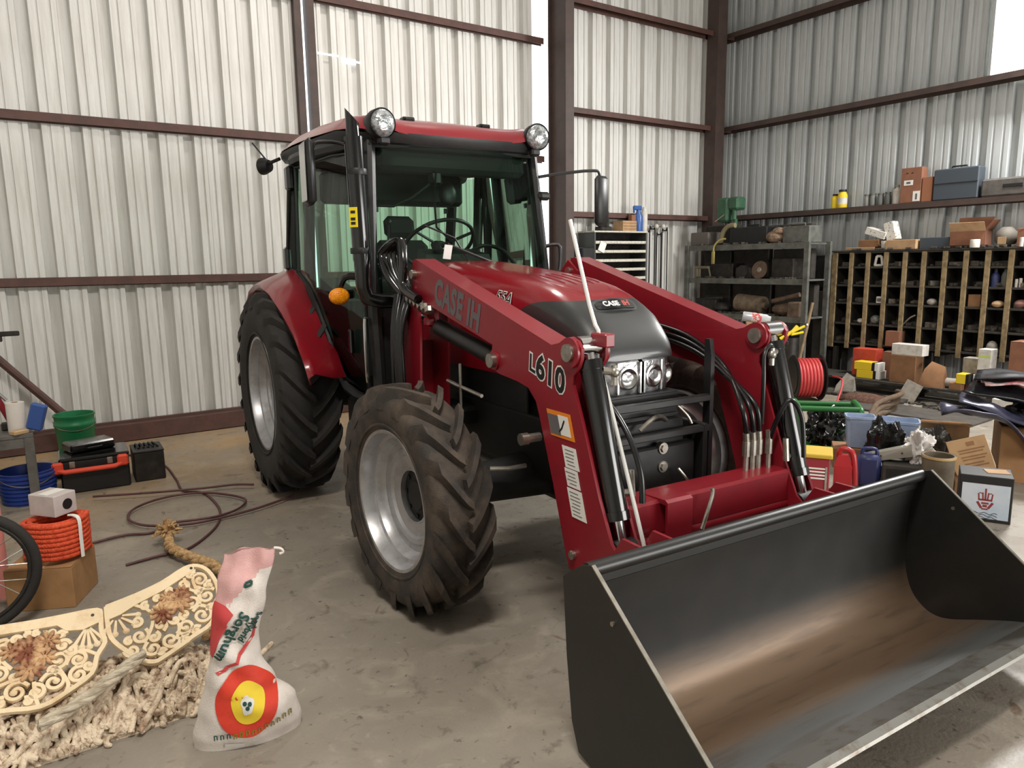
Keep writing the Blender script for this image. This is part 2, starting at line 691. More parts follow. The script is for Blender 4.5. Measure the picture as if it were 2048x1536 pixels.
# translucent panel between the girts
w1 = struct_empty('window_1', (9.5, 7.86, 0), -PI / 2, 'translucent daylight panel in the right wall')
MB().box((5.0, -0.03, 4.29), (2.4, 0.008, 1.24)).build('pane', emit_mat('daylit_fibreglass', (255, 254, 246), 5.0), w1, 0)
for u in (3.78, 6.22):
    MB().box((u, -0.02, 4.29), (0.03, 0.04, 1.26)).build('frame_strip', SHEETB, w1, 0)
# ------------------------------------------------------------------ the tractor (x: its left, y: backwards, z: up)
TR_YAW = RAD(-3.4)
TO = Vector((0.0, 4.2, 0.0))


def trw(p):
    a = TR_YAW
    return Vector((2.324 + p[0] * math.cos(a) - p[1] * math.sin(a), p[0] * math.sin(a) + p[1] * math.cos(a), p[2]))


TR = thing('tractor', 'red farm tractor with cab, front loader and black bucket', 'tractor', trw(TO), TR_YAW)


def part(name, mb, mats, parent=TR, smooth=35, label=None):
    o = None
    for m in (mb.split() if smooth else [mb]):      # loose pieces become parts of their own
        q = m.build(name, mats, parent, smooth, off=TO)
        if label:
            q['label'] = label
        o = o or q
    return o


# ---- wheels


def tyre_profile(rb, rt, hw, rbulge):
    return [(rb, -hw * 0.80), (rb + 0.012, -hw * 0.88), (rb + (rt - rb) * 0.30, -hw * 1.0), (rbulge, -hw * 1.04), (rb + (rt - rb) * 0.78, -hw * 1.02), (rt - 0.026, -hw * 0.95), (rt - 0.008, -hw * 0.80), (rt, -hw * 0.4), (rt + 0.003, 0),
            (rt, hw * 0.4), (rt - 0.008, hw * 0.80), (rt - 0.026, hw * 0.95), (rb + (rt - rb) * 0.78, hw * 1.02), (rbulge, hw * 1.04), (rb + (rt - rb) * 0.30, hw * 1.0), (rb + 0.012, hw * 0.88), (rb, hw * 0.80)]


def lugs(mb, rt, ro, hw, n, sweep, wid):
    for side in (-1, 1):
        for i in range(n):
            th0 = 2 * PI * (i + (0.5 if side > 0 else 0)) / n
            rings = []
            K = 7
            for k in range(K):
                s = k / (K - 1)
                a = side * hw * (-0.06 + 1.12 * s)
                th = th0 - sweep * (s ** 1.25)
                if s > 0.82:
                    q = (s - 0.82) / 0.18
                    base = rt - 0.02 - 0.05 * q
                    top = ro - 0.004 - 0.055 * q * q
                else:
                    base = rt - 0.012
                    top = ro
                w = wid * (0.85 + 0.45 * s)
                ring = []
                # direction along lug mostly axial/circumferential: widen perpendicular in theta
                for dw, rr in ((-0.70, base), (-0.46, top), (0.46, top), (0.70, base)):
                    tt = th + dw * w / ro
                    ring.append((a, -rr * math.sin(tt), rr * math.cos(tt)))
                rings.append(ring)
            mb.grid(rings)
            b = len(mb.v) - 4 * K
            mb.f += [(b, b + 1, b + 2, b + 3), (b + 4 * K - 1, b + 4 * K - 2, b + 4 * K - 3, b + 4 * K - 4)]
            mb.m += [0, 0]


def wheel(name, side, cw, cy, cz, rt, ro, hw, rb, rflange, sweep, nl, wid, rub, steer, hubr, label):
    """side -1: tractor's right; outer face towards side"""
    M = Matrix.Translation(Vector((cw, cy, cz))) @ Matrix.Rotation(steer, 4, 'Z')
    mb = MB()
    mb.lathe(tyre_profile(rb, rt, hw, rb + (rt - rb) * 0.55), axis=(1, 0, 0), n=72, cap=False)
    # raised bead rings and letters band on the side wall
    for sd in (-1, 1):
        mb.lathe([(rb + 0.035, sd * hw * 0.96), (rb + 0.040, sd * (hw * 0.96 + 0.006)), (rb + 0.048, sd * (hw * 0.96 + 0.006)), (rb + 0.053, sd * hw * 0.97)], axis=(1, 0, 0), n=72, cap=False)
    mb.xf(M)
    t = part(name, mb, rub, label=label)
    mb = MB()
    lugs(mb, rt, ro, hw, nl, sweep, wid)
    mb.xf(M)
    part('tread_lugs', mb, rub, t, 40)
    # rim, d = depth from the outer flange plane
    e = side * (hw * 0.88)
    prof = [(rflange, -0.012), (rflange + 0.004, -0.002), (rflange - 0.004, 0.004), (rflange - 0.018, 0.002), (rflange - 0.024, -0.014), (rflange - 0.030, -0.045), (rflange - 0.032, -0.060), (rflange - 0.050, -0.066), (rflange - 0.056, -0.080),
            (rflange - 0.064, -0.100), (rflange - 0.075, -0.112), (rflange - 0.105, -0.116), (rflange - 0.113, -0.108), (rflange - 0.140, -0.108), (rflange - 0.150, -0.122), (hubr + 0.012, -0.130), (hubr + 0.004, -0.122), (hubr, -0.122)]
    mb = MB()
    mb.lathe([(r, e + side * d) for r, d in prof] + [(hubr, e - side * 0.30), (rflange - 0.09, e - side * 0.30), (rb - 0.01, e - side * hw * 1.7), (rflange, e - side * hw * 1.76), (rflange, e - side * 0.3)], axis=(1, 0, 0), n=72, cap=False)
    mb.xf(M)
    part('rim', mb, RIM, t, 30, 'silver wheel rim')
    mb = MB()
    mb.lathe([(0.0, e - side * 0.135), (hubr * 0.55, e - side * 0.135), (hubr * 0.62, e - side * 0.145), (hubr * 0.9, e - side * 0.15), (hubr * 1.02, e - side * 0.15), (hubr * 1.02, e - side * 0.25), (0.0, e - side * 0.25)], axis=(1, 0, 0), n=40)
    for k in range(8):
        a = 2 * PI * k / 8
        mb.rod((e - side * 0.16, math.cos(a) * hubr * 0.82, math.sin(a) * hubr * 0.82), (e - side * 0.140, math.cos(a) * hubr * 0.82, math.sin(a) * hubr * 0.82), 0.012, 6)
    mb.xf(M)
    part('hub', mb, CHAS, t)
    return t


for sd in (-1, 1):
    wheel('front_wheel', sd, sd * 0.955, 3.067, 0.553, 0.520, 0.562, 0.135, 0.330, 0.350, 0.42, 18, 0.047, RUB, RAD(4.5), 0.128, 'lugged front tyre')
    wheel('rear_wheel', sd, sd * 0.955, 5.40, 0.742, 0.700, 0.748, 0.20, 0.405, 0.425, 0.36, 21, 0.050, RUBD, 0.0, 0.15, 'lugged rear tyre')

# ---- chassis, axles, engine
mb = MB()
mb.box((0, 3.5, 0.62), (0.40, 2.2, 0.30), ch=0.03)
mb.box((0, 4.9, 0.72), (0.52, 1.4, 0.46), ch=0.05)
mb.box((0, 3.25, 0.98), (0.46, 1.45, 0.60), ch=0.04)
mb.prism([(2.50, 0.48), (2.50, 0.92), (2.42, 0.92), (2.40, 0.5), (2.44, 0.46)], -0.21, 0.21, 'yz')
part('chassis', mb, CHAS)
mb = MB()
mb.tube([(-0.80, 3.067, 0.553), (-0.62, 3.067, 0.553), (-0.2, 3.067, 0.56), (0.2, 3.067, 0.56), (0.62, 3.067, 0.553), (0.80, 3.067, 0.553)], [0.13, 0.10, 0.13, 0.13, 0.10, 0.13], 16)
mb.box((0, 3.067, 0.52), (0.34, 0.36, 0.26), ch=0.05)
mb.rod((-0.66, 3.22, 0.50), (0.66, 3.22, 0.50), 0.022, 10)
part('front_axle', mb, CHAS)
mb = MB()
mb.tube([(-0.78, 5.40, 0.742), (-0.5, 5.40, 0.742), (0.5, 5.40, 0.742), (0.78, 5.40, 0.742)], [0.11, 0.16, 0.16, 0.11], 18)
mb.box((0, 5.35, 0.72), (0.5, 0.6, 0.5), ch=0.08)
part('rear_axle', mb, CHAS)
mb = MB()
for sd in (-1, 1):
    mb.box((sd * 0.47, 4.55, 0.60), (0.34, 0.85, 0.36), ch=0.06)
part('fuel_tank', mb, BLK)
# side panels under the hood, loader subframe rails
mb = MB()
for sd in (-1, 1):
    mb.box((sd * 0.30, 3.1, 0.74), (0.03, 1.5, 0.30), ch=0.005)
    mb.box((sd * 0.29, 3.55, 1.05), (0.02, 1.0, 0.55), ch=0.005)
    mb.box((sd * 0.40, 3.72, 0.80), (0.26, 0.34, 0.10), ch=0.02)
part('subframe', mb, CHAS)

# ---- hood


def hood_paint():
    m = mat('hood_red_with_charcoal_nose', (134, 17, 30), 0.28, coat=0.5)
    t = NT(m)
    tc = t.new('ShaderNodeTexCoord')
    sp = t.new('ShaderNodeSeparateXYZ')
    t.link(tc.outputs['Object'], sp.inputs[0])

    def term(sock, c, r, p):
        a = t.new('ShaderNodeMath', operation='SUBTRACT')
        t.link(sock, a.inputs[0])
        a.inputs[1].default_value = c
        b = t.new('ShaderNodeMath', operation='DIVIDE')
        t.link(a.outputs[0], b.inputs[0])
        b.inputs[1].default_value = r
        q = t.new('ShaderNodeMath', operation='ABSOLUTE')
        t.link(b.outputs[0], q.inputs[0])
        w = t.new('ShaderNodeMath', operation='POWER')
        t.link(q.outputs[0], w.inputs[0])
        w.inputs[1].default_value = p
        return w.outputs[0]
    sm = t.new('ShaderNodeMath', operation='ADD')
    t.link(term(sp.outputs['Y'], 2.46 - 4.2, 0.72, 6.0), sm.inputs[0])
    t.link(term(sp.outputs['Z'], 0.95, 0.540, 6.0), sm.inputs[1])
    ls = t.new('ShaderNodeMath', operation='LESS_THAN')
    t.link(sm.outputs[0], ls.inputs[0])
    ls.inputs[1].default_value = 1.0
    mx = t.new('ShaderNodeMix', data_type='RGBA')
    t.link(ls.outputs[0], mx.inputs['Factor'])
    mx.inputs['A'].default_value = S(134, 17, 30)
    mx.inputs['B'].default_value = S(42, 44, 44)
    t.link(mx.outputs['Result'], t.bsdf.inputs['Base Color'])
    r = t.new('ShaderNodeMapRange')
    r.inputs['To Min'].default_value = 0.26
    r.inputs['To Max'].default_value = 0.42
    t.link(ls.outputs[0], r.inputs['Value'])
    t.link(r.outputs[0], t.bsdf.inputs['Roughness'])
    return m


HST = [  # y, top z, half width, side top z fall, bottom z
    (2.500, 1.235, 0.195, 1.215), (2.515, 1.278, 0.222, 1.215), (2.545, 1.330, 0.245, 1.21), (2.595, 1.385, 0.266, 1.205), (2.66, 1.434, 0.282, 1.20), (2.735, 1.4785, 0.294, 1.19), (2.83, 1.522, 0.306, 1.17),
    (2.93, 1.557, 0.313, 1.14), (3.04, 1.580, 0.319, 1.10), (3.16, 1.597, 0.324, 1.08), (3.30, 1.614, 0.330, 1.08), (3.5, 1.636, 0.338, 1.08), (3.75, 1.660, 0.347, 1.08), (4.0, 1.682, 0.355, 1.08), (4.19, 1.694, 0.360, 1.08), (4.215, 1.685, 0.355, 1.10)]
NS = 26


def hood_pt(i, u, grow=0.0):
    """u 0 (left bottom) .. 1 (right bottom); superellipse section"""
    y, zt, hw, zb = HST[i]
    a = PI * u
    sh = 0.34 if i > 4 else 0.34 * (0.55 + 0.09 * i)
    cx, sz = math.cos(a), math.sin(a)
    w = hw * (abs(cx) ** sh) * (1 if cx > 0 else -1)
    hgt = zt - zb
    z = zb + hgt * (abs(sz) ** (0.42 if i > 3 else 0.7))
    # flared shoulder: slightly narrower at the top
    w *= 1.0 - 0.10 * max(0.0, (z - zb) / hgt) ** 2
    # raised centre panel
    return Vector((w * (1 + grow), y, z + grow * 0.15))


rows = [[hood_pt(i, k / (2 * NS)) for k in range(2 * NS + 1)] for i in range(len(HST))]


mb = MB()
mb.grid(rows)
fr = rows[0]
mb.f.append(tuple(range(len(fr))))
mb.m.append(0)
HOODM = hood_paint()
hood = part('hood', mb, [HOODM, HOODM], smooth=50)
# raised hood centre panel with vent slots
mb = MB()
vr = []


def hood_z(x, y):
    i = max(k for k in range(len(HST) - 1) if HST[k][0] <= y)
    s = (y - HST[i][0]) / (HST[i + 1][0] - HST[i][0])

    def pt(u):
        return hood_pt(i, u) * (1 - s) + hood_pt(i + 1, u) * s
    lo, hi = 0.5, 0.04
    for _ in range(30):
        m = (lo + hi) / 2
        if pt(m).x < abs(x):
            lo = m
        else:
            hi = m
    return pt(lo).z


vr = []
for j in range(25):
    q = -1 + 2 * j / 24
    y = 3.06 + 0.30 * q
    hw = 0.19 * (1 - abs(q) ** 2.2) ** 0.5 * (0.92 + 0.12 * q) + 0.002
    row = []
    for k in range(15):
        e = -1 + 2 * k / 14
        d = max(abs(e), abs(q))
        row.append((hw * e, y, hood_z(hw * e, y) + (0.006 if d < 0.88 else -0.003)))
    vr.append(row)
mb.grid(vr)
part('hood_vent', mb, RED, hood, 40)
mb = MB()
for x in (-0.11, -0.055, 0.0, 0.055, 0.11):
    mb.tube([(x, y, hood_z(x, y) + 0.0065) for y in (2.90 + abs(x) * 0.5, 3.0, 3.1, 3.24 - abs(x) * 0.4)], 0.004, 6)
part('vent_slot', mb, REDD, hood)
# badge
mb = MB()
by, bz = 2.625, 1.432
nrm = Vector((0, -0.68, 0.73)).normalized()
upv = Vector((0, 0.73, 0.68)).normalized()
bc = Vector((0.0, 2.705, 1.446))
ring = []
for k in range(40):
    a = 2 * PI * k / 40
    ca, sa = math.cos(a), math.sin(a)
    sx = abs(ca) ** 0.5 * (1 if ca > 0 else -1)
    sy = abs(sa) ** 0.5 * (1 if sa > 0 else -1)
    ring.append((sx, sy))


def badge(mb, hw, hh, off, mi, inner=None):
    pts = [bc + Vector((x * hw, 0, 0)) + upv * y * hh + nrm * (off - 0.02 * (x * hw / 0.2) ** 2 * 2.0) for x, y in ring]
    b = len(mb.v)
    mb.v += pts
    mb.f.append(tuple(range(b, b + 40)))
    mb.m.append(mi)
    back = [p - nrm * 0.05 for p in pts]
    b2 = len(mb.v)
    mb.v += back
    for k in range(40):
        mb.f.append((b + k, b + (k + 1) % 40, b2 + (k + 1) % 40, b2 + k))
        mb.m.append(mi)


badge(mb, 0.138, 0.040, 0.034, 0)
badge(mb, 0.120, 0.028, 0.037, 1)
text_on(mb, 'CASE', 0.043, bc + Vector((-0.085, 0, 0)) - upv * 0.014 + nrm * 0.0385, (1, 0, 0), upv, 2, bold=0.0015)
text_on(mb, 'IH', 0.043, bc + Vector((0.036, 0, 0)) - upv * 0.014 + nrm * 0.0385, (1, 0, 0), upv, 3, bold=0.002)
part('hood_badge', mb, [mat('badge_frame_grey', (74, 76, 76), 0.25), BLACKP, WHITE, mat('badge_red', (170, 70, 60), 0.5)], hood, 30)
# model number on the hood side
mb = MB()
mo = Vector((-0.318, 3.34, 1.472))
xd, yd = Vector((0.05, -1, -0.10)), Vector((0.50, -0.08, 1))
text_on(mb, '55A', 0.095, mo, xd, yd, 0, bold=0.004)
text_on(mb, '55A', 0.095, mo + Vector((-0.0015, 0, 0)), xd, yd, 1, bold=-0.0005)
part('model_number', mb, [WHITE, BLACKP], hood, 0)
# headlamps in the nose
for sd in (-1, 1):
    mb = MB()
    rws = []
    for z, g in ((1.215, 0.0), (1.205, 0.012), (1.13, 0.018), (1.06, 0.008), (1.045, -0.004)):
        row = []
        for k in range(9):
            s = k / 8
            w = sd * (0.012 + 0.262 * s)
            y = 2.505 + 0.12 * s ** 3.0 - g
            row.append((w, y, z))
        rws.append(row)
    mb.grid(rws)
    hl = part('headlamp', mb, LENSB, hood, 40)
    mb = MB()
    for cx, rr in ((0.080, 0.055), (0.190, 0.052)):
        yy = 2.492 + 0.12 * (cx / 0.26) ** 3
        mb.lathe([(rr, 0.0), (rr * 1.02, 0.010), (rr * 0.86, 0.012), (rr * 0.6, 0.004), (0.0, 0.001)], (sd * cx, yy, 1.13), (sd * 0.12, -1, 0), 24)
    for wv in (0.012, 0.135, 0.245):
        yy = 2.498 + 0.12 * ((wv) / 0.26) ** 3
        mb.box((sd * wv, yy - 0.014, 1.13), (0.010, 0.014, 0.15))
    part('reflector', mb, CHROME, hood)
mb = MB()
mb.box((0, 2.66, 1.13), (0.46, 0.16, 0.17), ch=0.02)
mb.prism([(2.47, 0.9), (2.47, 1.05), (2.9, 1.05), (2.9, 0.9)], -0.22, 0.22, 'yz')
for k in range(5):
    mb.box((0, 2.462, 0.905 + 0.033 * k), (0.42, 0.02, 0.010))
part('grille', mb, BLK)
# front guard bars and weight bracket
mb = MB()
for z, hw in ((1.015, 0.335), (0.865, 0.33)):
    mb.box((0, 2.37, z), (hw * 2, 0.035, 0.035), ch=0.005)
for sd in (-1, 1):
    mb.prism([(2.355, 0.60), (2.355, 1.22), (2.37, 1.30), (2.40, 1.30), (2.40, 0.60)], sd * 0.325, sd * 0.350, 'yz')
mb.box((0, 2.40, 0.66), (0.50, 0.06, 0.30), ch=0.01)
part('front_guard', mb, BLK)
mb = MB()
for z in (0.80, 0.71):
    mb.rod((0.035, 2.385, z), (0.035, 2.352, z), 0.019, 6).rod((0.035, 2.39, z), (0.035, 2.362, z), 0.028, 14)
part('guard_bolt', mb, STEEL)
mb = MB()
mb.tube([(-0.10, 2.38, 0.90), (-0.04, 2.37, 0.945), (0.04, 2.40, 0.95), (0.10, 2.42, 0.92)], 0.011, 8, sub=4)
mb.tube([(0.14, 2.40, 1.0), (0.19, 2.37, 0.94), (0.21, 2.36, 0.90)], 0.008, 8, sub=4)
mb.tube([(0.10, 2.33, 0.70), (0.15, 2.30, 0.62), (0.13, 2.29, 0.55)], 0.007, 6, sub=4)
part('clear_hose', mb, STEEL)
# ---- cab
# corner nodes (right side, mirrored for the left): bottom / top
A_B, A_T = Vector((0.640, 4.26, 0.80)), Vector((0.600, 4.37, 2.44))
C_B, C_T = Vector((0.800, 5.58, 1.62)), Vector((0.775, 5.46, 2.44))
D_B, D_T = Vector((0.62, 5.78, 1.45)), Vector((0.62, 5.62, 2.44))


def mir(p, s):
    return Vector((p[0] * s, p[1], p[2]))


mb = MB()
for s in (-1, 1):
    mb.tube([mir(A_B, s), mir((0.655, 4.26, 1.30), s), mir((0.648, 4.29, 1.65), s), mir(A_T, s)], [0.05, 0.05, 0.045, 0.045], 8, flat=0.8)
    mb.tube([mir(C_B, s), mir(C_T, s)], 0.035, 8)
    mb.tube([mir(D_B, s), mir(D_T, s)], 0.045, 8)
    # sill of the door opening, swept over the wheel arch
    mb.tube([mir((0.655, 4.27, 0.80), s), mir((0.74, 4.60, 0.86), s), mir((0.775, 4.85, 1.18), s), mir((0.79, 5.12, 1.46), s), mir((0.80, 5.42, 1.60), s), mir(C_B, s), mir(D_B, s)], 0.035, 8, sub=3)
    mb.tube([mir(A_T, s), mir((0.72, 4.9, 2.45), s), mir(C_T, s), mir(D_T, s)], 0.045, 8, sub=3)
    # lower cab wall behind the door, down to the platform
    mb.hull([mir(p, s) for p in ((0.60, 4.30, 0.62), (0.72, 4.62, 0.80), (0.76, 4.85, 1.14), (0.78, 5.10, 1.42), (0.79, 5.45, 1.57), (0.60, 5.8, 1.45), (0.55, 4.3, 0.62), (0.55, 5.8, 0.9), (0.62, 4.30, 0.80))])
mb.tube([(-0.60, 4.37, 2.44), (0.60, 4.37, 2.44)], 0.05, 8)
mb.tube([(-0.62, 5.62, 2.44), (0.62, 5.62, 2.44)], 0.05, 8)
mb.tube([(-0.62, 5.78, 1.45), (0.62, 5.78, 1.45)], 0.05, 8)
mb.box((0, 4.30, 1.12), (1.20, 0.05, 0.95), ch=0.01)      # firewall
mb.box((0, 5.0, 0.80), (1.24, 1.5, 0.06), ch=0.01)        # platform
mb.box((0, 5.72, 1.15), (1.24, 0.06, 0.62), ch=0.01)
cabf = part('cab_frame', mb, BLK)
# screens
def pane(name, pts, parent=TR, t=0.006, label=None):
    pts = [Vector(p) for p in pts]
    n = (pts[1] - pts[0]).cross(pts[-1] - pts[0]).normalized() * t
    k = len(pts)
    mb = MB()
    mb.add(pts, [tuple(range(k))])
    return part(name, mb, GLASS, parent, 0, label)


wr_ = []
for k in range(9):
    s = -1 + 2 * k / 8
    bow = 0.05 * (1 - s * s)
    wr_.append([(0.625 * s, 4.222 - bow, 1.50), (0.635 * s, 4.246 - bow, 1.66), (0.618 * s, 4.304 - bow, 2.05), (0.600 * s, 4.358 - bow, 2.42)])
mb = MB().grid(wr_)
ws = part('windshield', mb, GLASS, smooth=60, label='front windshield glass')
for s in (-1, 1):
    dr = part('side_door', MB().tube([mir(q, s) for q in ((0.69, 4.34, 0.86), (0.745, 4.62, 0.92), (0.785, 4.86, 1.22), (0.798, 5.12, 1.50), (0.802, 5.40, 1.63), (0.785, 5.40, 2.38), (0.70, 4.80, 2.40), (0.635, 4.43, 2.38))], 0.013, 8, closed=True), BLK)
    poly = [(0.69, 4.34, 0.86), (0.745, 4.62, 0.92), (0.785, 4.86, 1.22), (0.798, 5.12, 1.50), (0.802, 5.40, 1.63), (0.785, 5.40, 2.38), (0.70, 4.80, 2.40), (0.635, 4.43, 2.38)]
    pane('door_glass', [mir(q, s) for q in poly], dr)
    part('door_handle', MB().box(mir((0.735, 4.50, 1.18), s), (0.03, 0.05, 0.16), ch=0.008), BLKG, dr)
    qg = pane('quarter_glass', [mir(q, s) for q in ((0.805, 5.45, 1.66), (0.79, 5.45, 2.38), (0.63, 5.60, 2.38), (0.63, 5.74, 1.52))])
    mb = MB().tube([mir((0.835, 5.56, 1.80), s), mir((0.825, 5.47, 2.24), s)], 0.012, 8)
    mb.box(mir((0.83, 5.58, 1.73), s), (0.06, 0.09, 0.18), ch=0.02)
    mb.box(mir((0.815, 5.46, 2.31), s), (0.06, 0.10, 0.18), ch=0.02)
    part('quarter_window_strut', mb, BLKG, qg)
rg = pane('rear_window', [(-0.60, 5.765, 1.50), (0.60, 5.765, 1.50), (0.60, 5.635, 2.40), (-0.60, 5.635, 2.40)])
mb = MB().tube([(0.30, 4.205, 1.64), (0.10, 4.17, 1.70), (-0.17, 4.18, 1.80)], 0.010, 6)
mb.tube([(-0.01, 4.185, 1.685), (-0.12, 4.175, 1.84), (-0.32, 4.20, 1.92)], 0.006, 6)
mb.rod((0.30, 4.21, 1.62), (0.30, 4.25, 1.62), 0.03, 12)
part('windshield_wiper', mb, BLK, ws)

# roof
def roof_ring(y, hw, z0, z1, crown):
    pts = []
    for k in range(25):
        s = -1 + 2 * k / 24
        w = hw * s
        z = z1 + crown * (1 - abs(s) ** 2.6) - (z1 - z0) * max(0.0, (abs(s) - 0.86) / 0.14) ** 2
        pts.append((w, y, z))
    return pts


RST = [(4.245, 0.60, 2.495, 2.505, 0.0), (4.25, 0.63, 2.49, 2.535, 0.0), (4.29, 0.66, 2.495, 2.562, 0.01), (4.37, 0.695, 2.51, 2.588, 0.02), (4.6, 0.735, 2.53, 2.612, 0.035), (5.0, 0.775, 2.54, 2.622, 0.045), (5.4, 0.80, 2.54, 2.615, 0.045), (5.68, 0.80, 2.535, 2.60, 0.04), (5.84, 0.775, 2.53, 2.575, 0.02), (5.90, 0.72, 2.52, 2.545, 0.0), (5.915, 0.66, 2.515, 2.52, 0.0)]
rws = []
for st in RST:
    r = roof_ring(*st)
    # dip at the front centre between the lamp pods
    f = max(0.0, 1 - (st[0] - 4.245) / 0.5)
    r = [(w, y + 0.03 * f * max(0, 1 - (abs(w) / 0.47) ** 4), z - (0.030 * f * max(0, 1 - (abs(w) / 0.52) ** 8))) for w, y, z in r]
    rws.append(r)
mb = MB().grid(rws)
roof = part('cab_roof', mb, RED, smooth=60)
mb = MB()
base = []
for w, y in ((0.50, 4.28), (0.63, 4.36), (0.71, 4.6), (0.75, 5.0), (0.775, 5.4), (0.775, 5.68), (0.74, 5.84), (0.62, 5.89)):
    base.append((w, y))
full = base + [(-w, y) for w, y in base[::-1]]
def ringz(z, g):
    return [(w * (1 + g * 0.06), 5.05 + (y - 5.05) * (1 + g * 0.04), z + (0.06 if y > 4.5 else 0.02)) for w, y in full]
mb.grid([ringz(2.40, -1.0), ringz(2.405, 0.0), ringz(2.44, 0.5), ringz(2.465, 0.6), ringz(2.46, -1.0)], cu=True)
b = len(mb.v)
mb.v += [Vector(p) for p in ringz(2.40, -1.0)]
mb.f.append(tuple(range(b, b + len(full))))
mb.m.append(0)
part('roof_liner', mb, BLK, roof, 40)
# lamp pods on the roof corners
for s in (-1, 1):
    mb = MB()
    mb.lathe([(0.0, 0.16), (0.062, 0.14), (0.086, 0.06), (0.091, 0.0), (0.088, -0.006)], (s * 0.563, 4.225, 2.526), (s * 0.16, 1, 0.06), 28, cap=False)
    pod = part('lamp_pod', mb, BLK, roof, 45)
    mb = MB().lathe([(0.0, -0.040), (0.040, -0.036), (0.068, -0.024), (0.083, -0.004), (0.080, 0.03), (0, 0.03)], (s * 0.563, 4.225, 2.526), (s * 0.16, 1, 0.06), 28)
    mb.v = [v for v in mb.v]
    lp = part('roof_work_lamp', mb, LENS, TR, 50, 'round clear roof work lamp')
    mb = MB().box((s * 0.553, 4.25, 2.425), (0.07, 0.06, 0.05), ch=0.012)
    part('lamp_bracket', mb, BLK, lp)
    part('roof_hinge', MB().box((s * 0.285, 4.49, 2.612), (0.085, 0.06, 0.028), ch=0.006).box((s * 0.285, 4.455, 2.60), (0.06, 0.03, 0.03), ch=0.006), BLKG, roof)
    # rear work lamp on a stalk
    mb = MB().tube([mir((0.78, 5.84, 2.50), s), mir((0.85, 5.93, 2.47), s), mir((0.87, 5.97, 2.45), s)], 0.014, 8)
    mb.lathe([(0.0, -0.06), (0.045, -0.055), (0.066, 0.0), (0.066, 0.02), (0.0, 0.024)], mir((0.87, 5.98, 2.455), s), (s * 0.6, 0.8, 0), 20)
    mb.tube([mir((0.86, 5.96, 2.51), s), mir((0.93, 6.06, 2.64), s)], 0.006, 6)
    part('rear_work_lamp', mb, BLK)
mb = MB().box((0, 4.9, 2.415), (1.25, 1.15, 0.03), ch=0.01)
mb.box((0, 4.45, 2.34), (1.10, 0.18, 0.14), ch=0.03)
mb.box((0, 5.45, 2.26), (1.15, 0.20, 0.24), ch=0.03)
part('headliner', mb, mat('dark_trim', (40, 44, 42), 0.85), cabf)

# cab interior
SEATM = mat('grey_seat_fabric', (34, 36, 36), 0.9)
mb = MB().box((0.05, 5.15, 1.22), (0.50, 0.50, 0.12), ch=0.05)
st = part('operator_seat', mb, SEATM)
part('seat_back', MB().box((0.05, 5.42, 1.56), (0.46, 0.12, 0.62), rot=(-8, 0, 0), ch=0.05), SEATM, st)
part('head_rest', MB().box((0.05, 5.49, 1.97), (0.26, 0.09, 0.18), rot=(-8, 0, 0), ch=0.04), SEATM, st)
part('seat_base', MB().box((0.05, 5.15, 1.0), (0.36, 0.4, 0.36), ch=0.04), BLK, st)
for s in (-1, 1):
    part('arm_rest', MB().box((0.05 + s * 0.29, 5.2, 1.42), (0.07, 0.34, 0.06), ch=0.02), SEATM, st)
mb = MB().hull([(x, y, z) for x, y, z in ((-0.30, 4.33, 1.55), (0.30, 4.33, 1.55), (-0.24, 4.36, 1.74), (0.24, 4.36, 1.74), (-0.20, 4.58, 1.78), (0.20, 4.58, 1.78), (-0.22, 4.62, 1.50), (0.22, 4.62, 1.50), (-0.28, 4.34, 1.0), (0.28, 4.34, 1.0))])
dash = part('dashboard', mb, BLK, smooth=25)
mb = MB().tube([(0, 4.55, 1.6), (0, 4.72, 1.82)], 0.035, 10)
col_ = part('steering_column', mb, BLK)
tilt = Matrix.Translation(Vector((0.04, 4.74, 1.82))) @ Matrix.Rotation(RAD(-38), 4, 'X')
mb = MB()
R_ = 0.26
mb.tube([(R_ * math.cos(2 * PI * k / 32), R_ * math.sin(2 * PI * k / 32), 0) for k in range(32)], 0.014, 8, closed=True)
for a in (90, 210, 330):
    mb.tube([(0, 0, -0.02), (R_ * 0.5 * math.cos(RAD(a)), R_ * 0.5 * math.sin(RAD(a)), -0.012), (R_ * math.cos(RAD(a)), R_ * math.sin(RAD(a)), 0)], 0.011, 6)
mb.ball((0, 0, -0.015), 0.045, 14, (1, 1, 0.5))
mb.xf(tilt)
part('steering_wheel', mb, BLK, col_)
mb = MB()
for x, y, z0, z1, lean in ((-0.30, 4.95, 1.2, 1.98, 0.03), (-0.36, 5.0, 1.2, 1.62, -0.04), (0.42, 5.0, 1.2, 1.68, 0.05)):
    mb.tube([(x, y, z0), (x + lean, y - 0.03, z1)], 0.008, 6)
    mb.ball((x + lean, y - 0.03, z1), 0.024, 10)
part('control_lever', mb, BLK)
mb = MB()
for s in (-1, 1):
    mb.hull([(s * x, y, z) for x, y, z in ((0.42, 4.75, 0.9), (0.62, 4.75, 0.9), (0.62, 5.6, 0.9), (0.42, 5.6, 0.9), (0.44, 4.95, 1.42), (0.60, 4.95, 1.42), (0.60, 5.55, 1.58), (0.44, 5.55, 1.58))])
part('side_console', mb, BLK, smooth=20)
mb = MB().tube([(0.18, 4.70, 1.70), (0.32, 4.62, 1.80), (0.46, 4.55, 1.77), (0.54, 4.50, 1.66)], 0.014, 8, sub=4)
part('grab_rail', mb, BLK)
mb = MB().tube([(-0.15, 4.36, 2.28), (-0.14, 4.42, 2.1), (-0.13, 4.42, 1.92), (-0.02, 4.40, 1.82)], 0.007, 6)
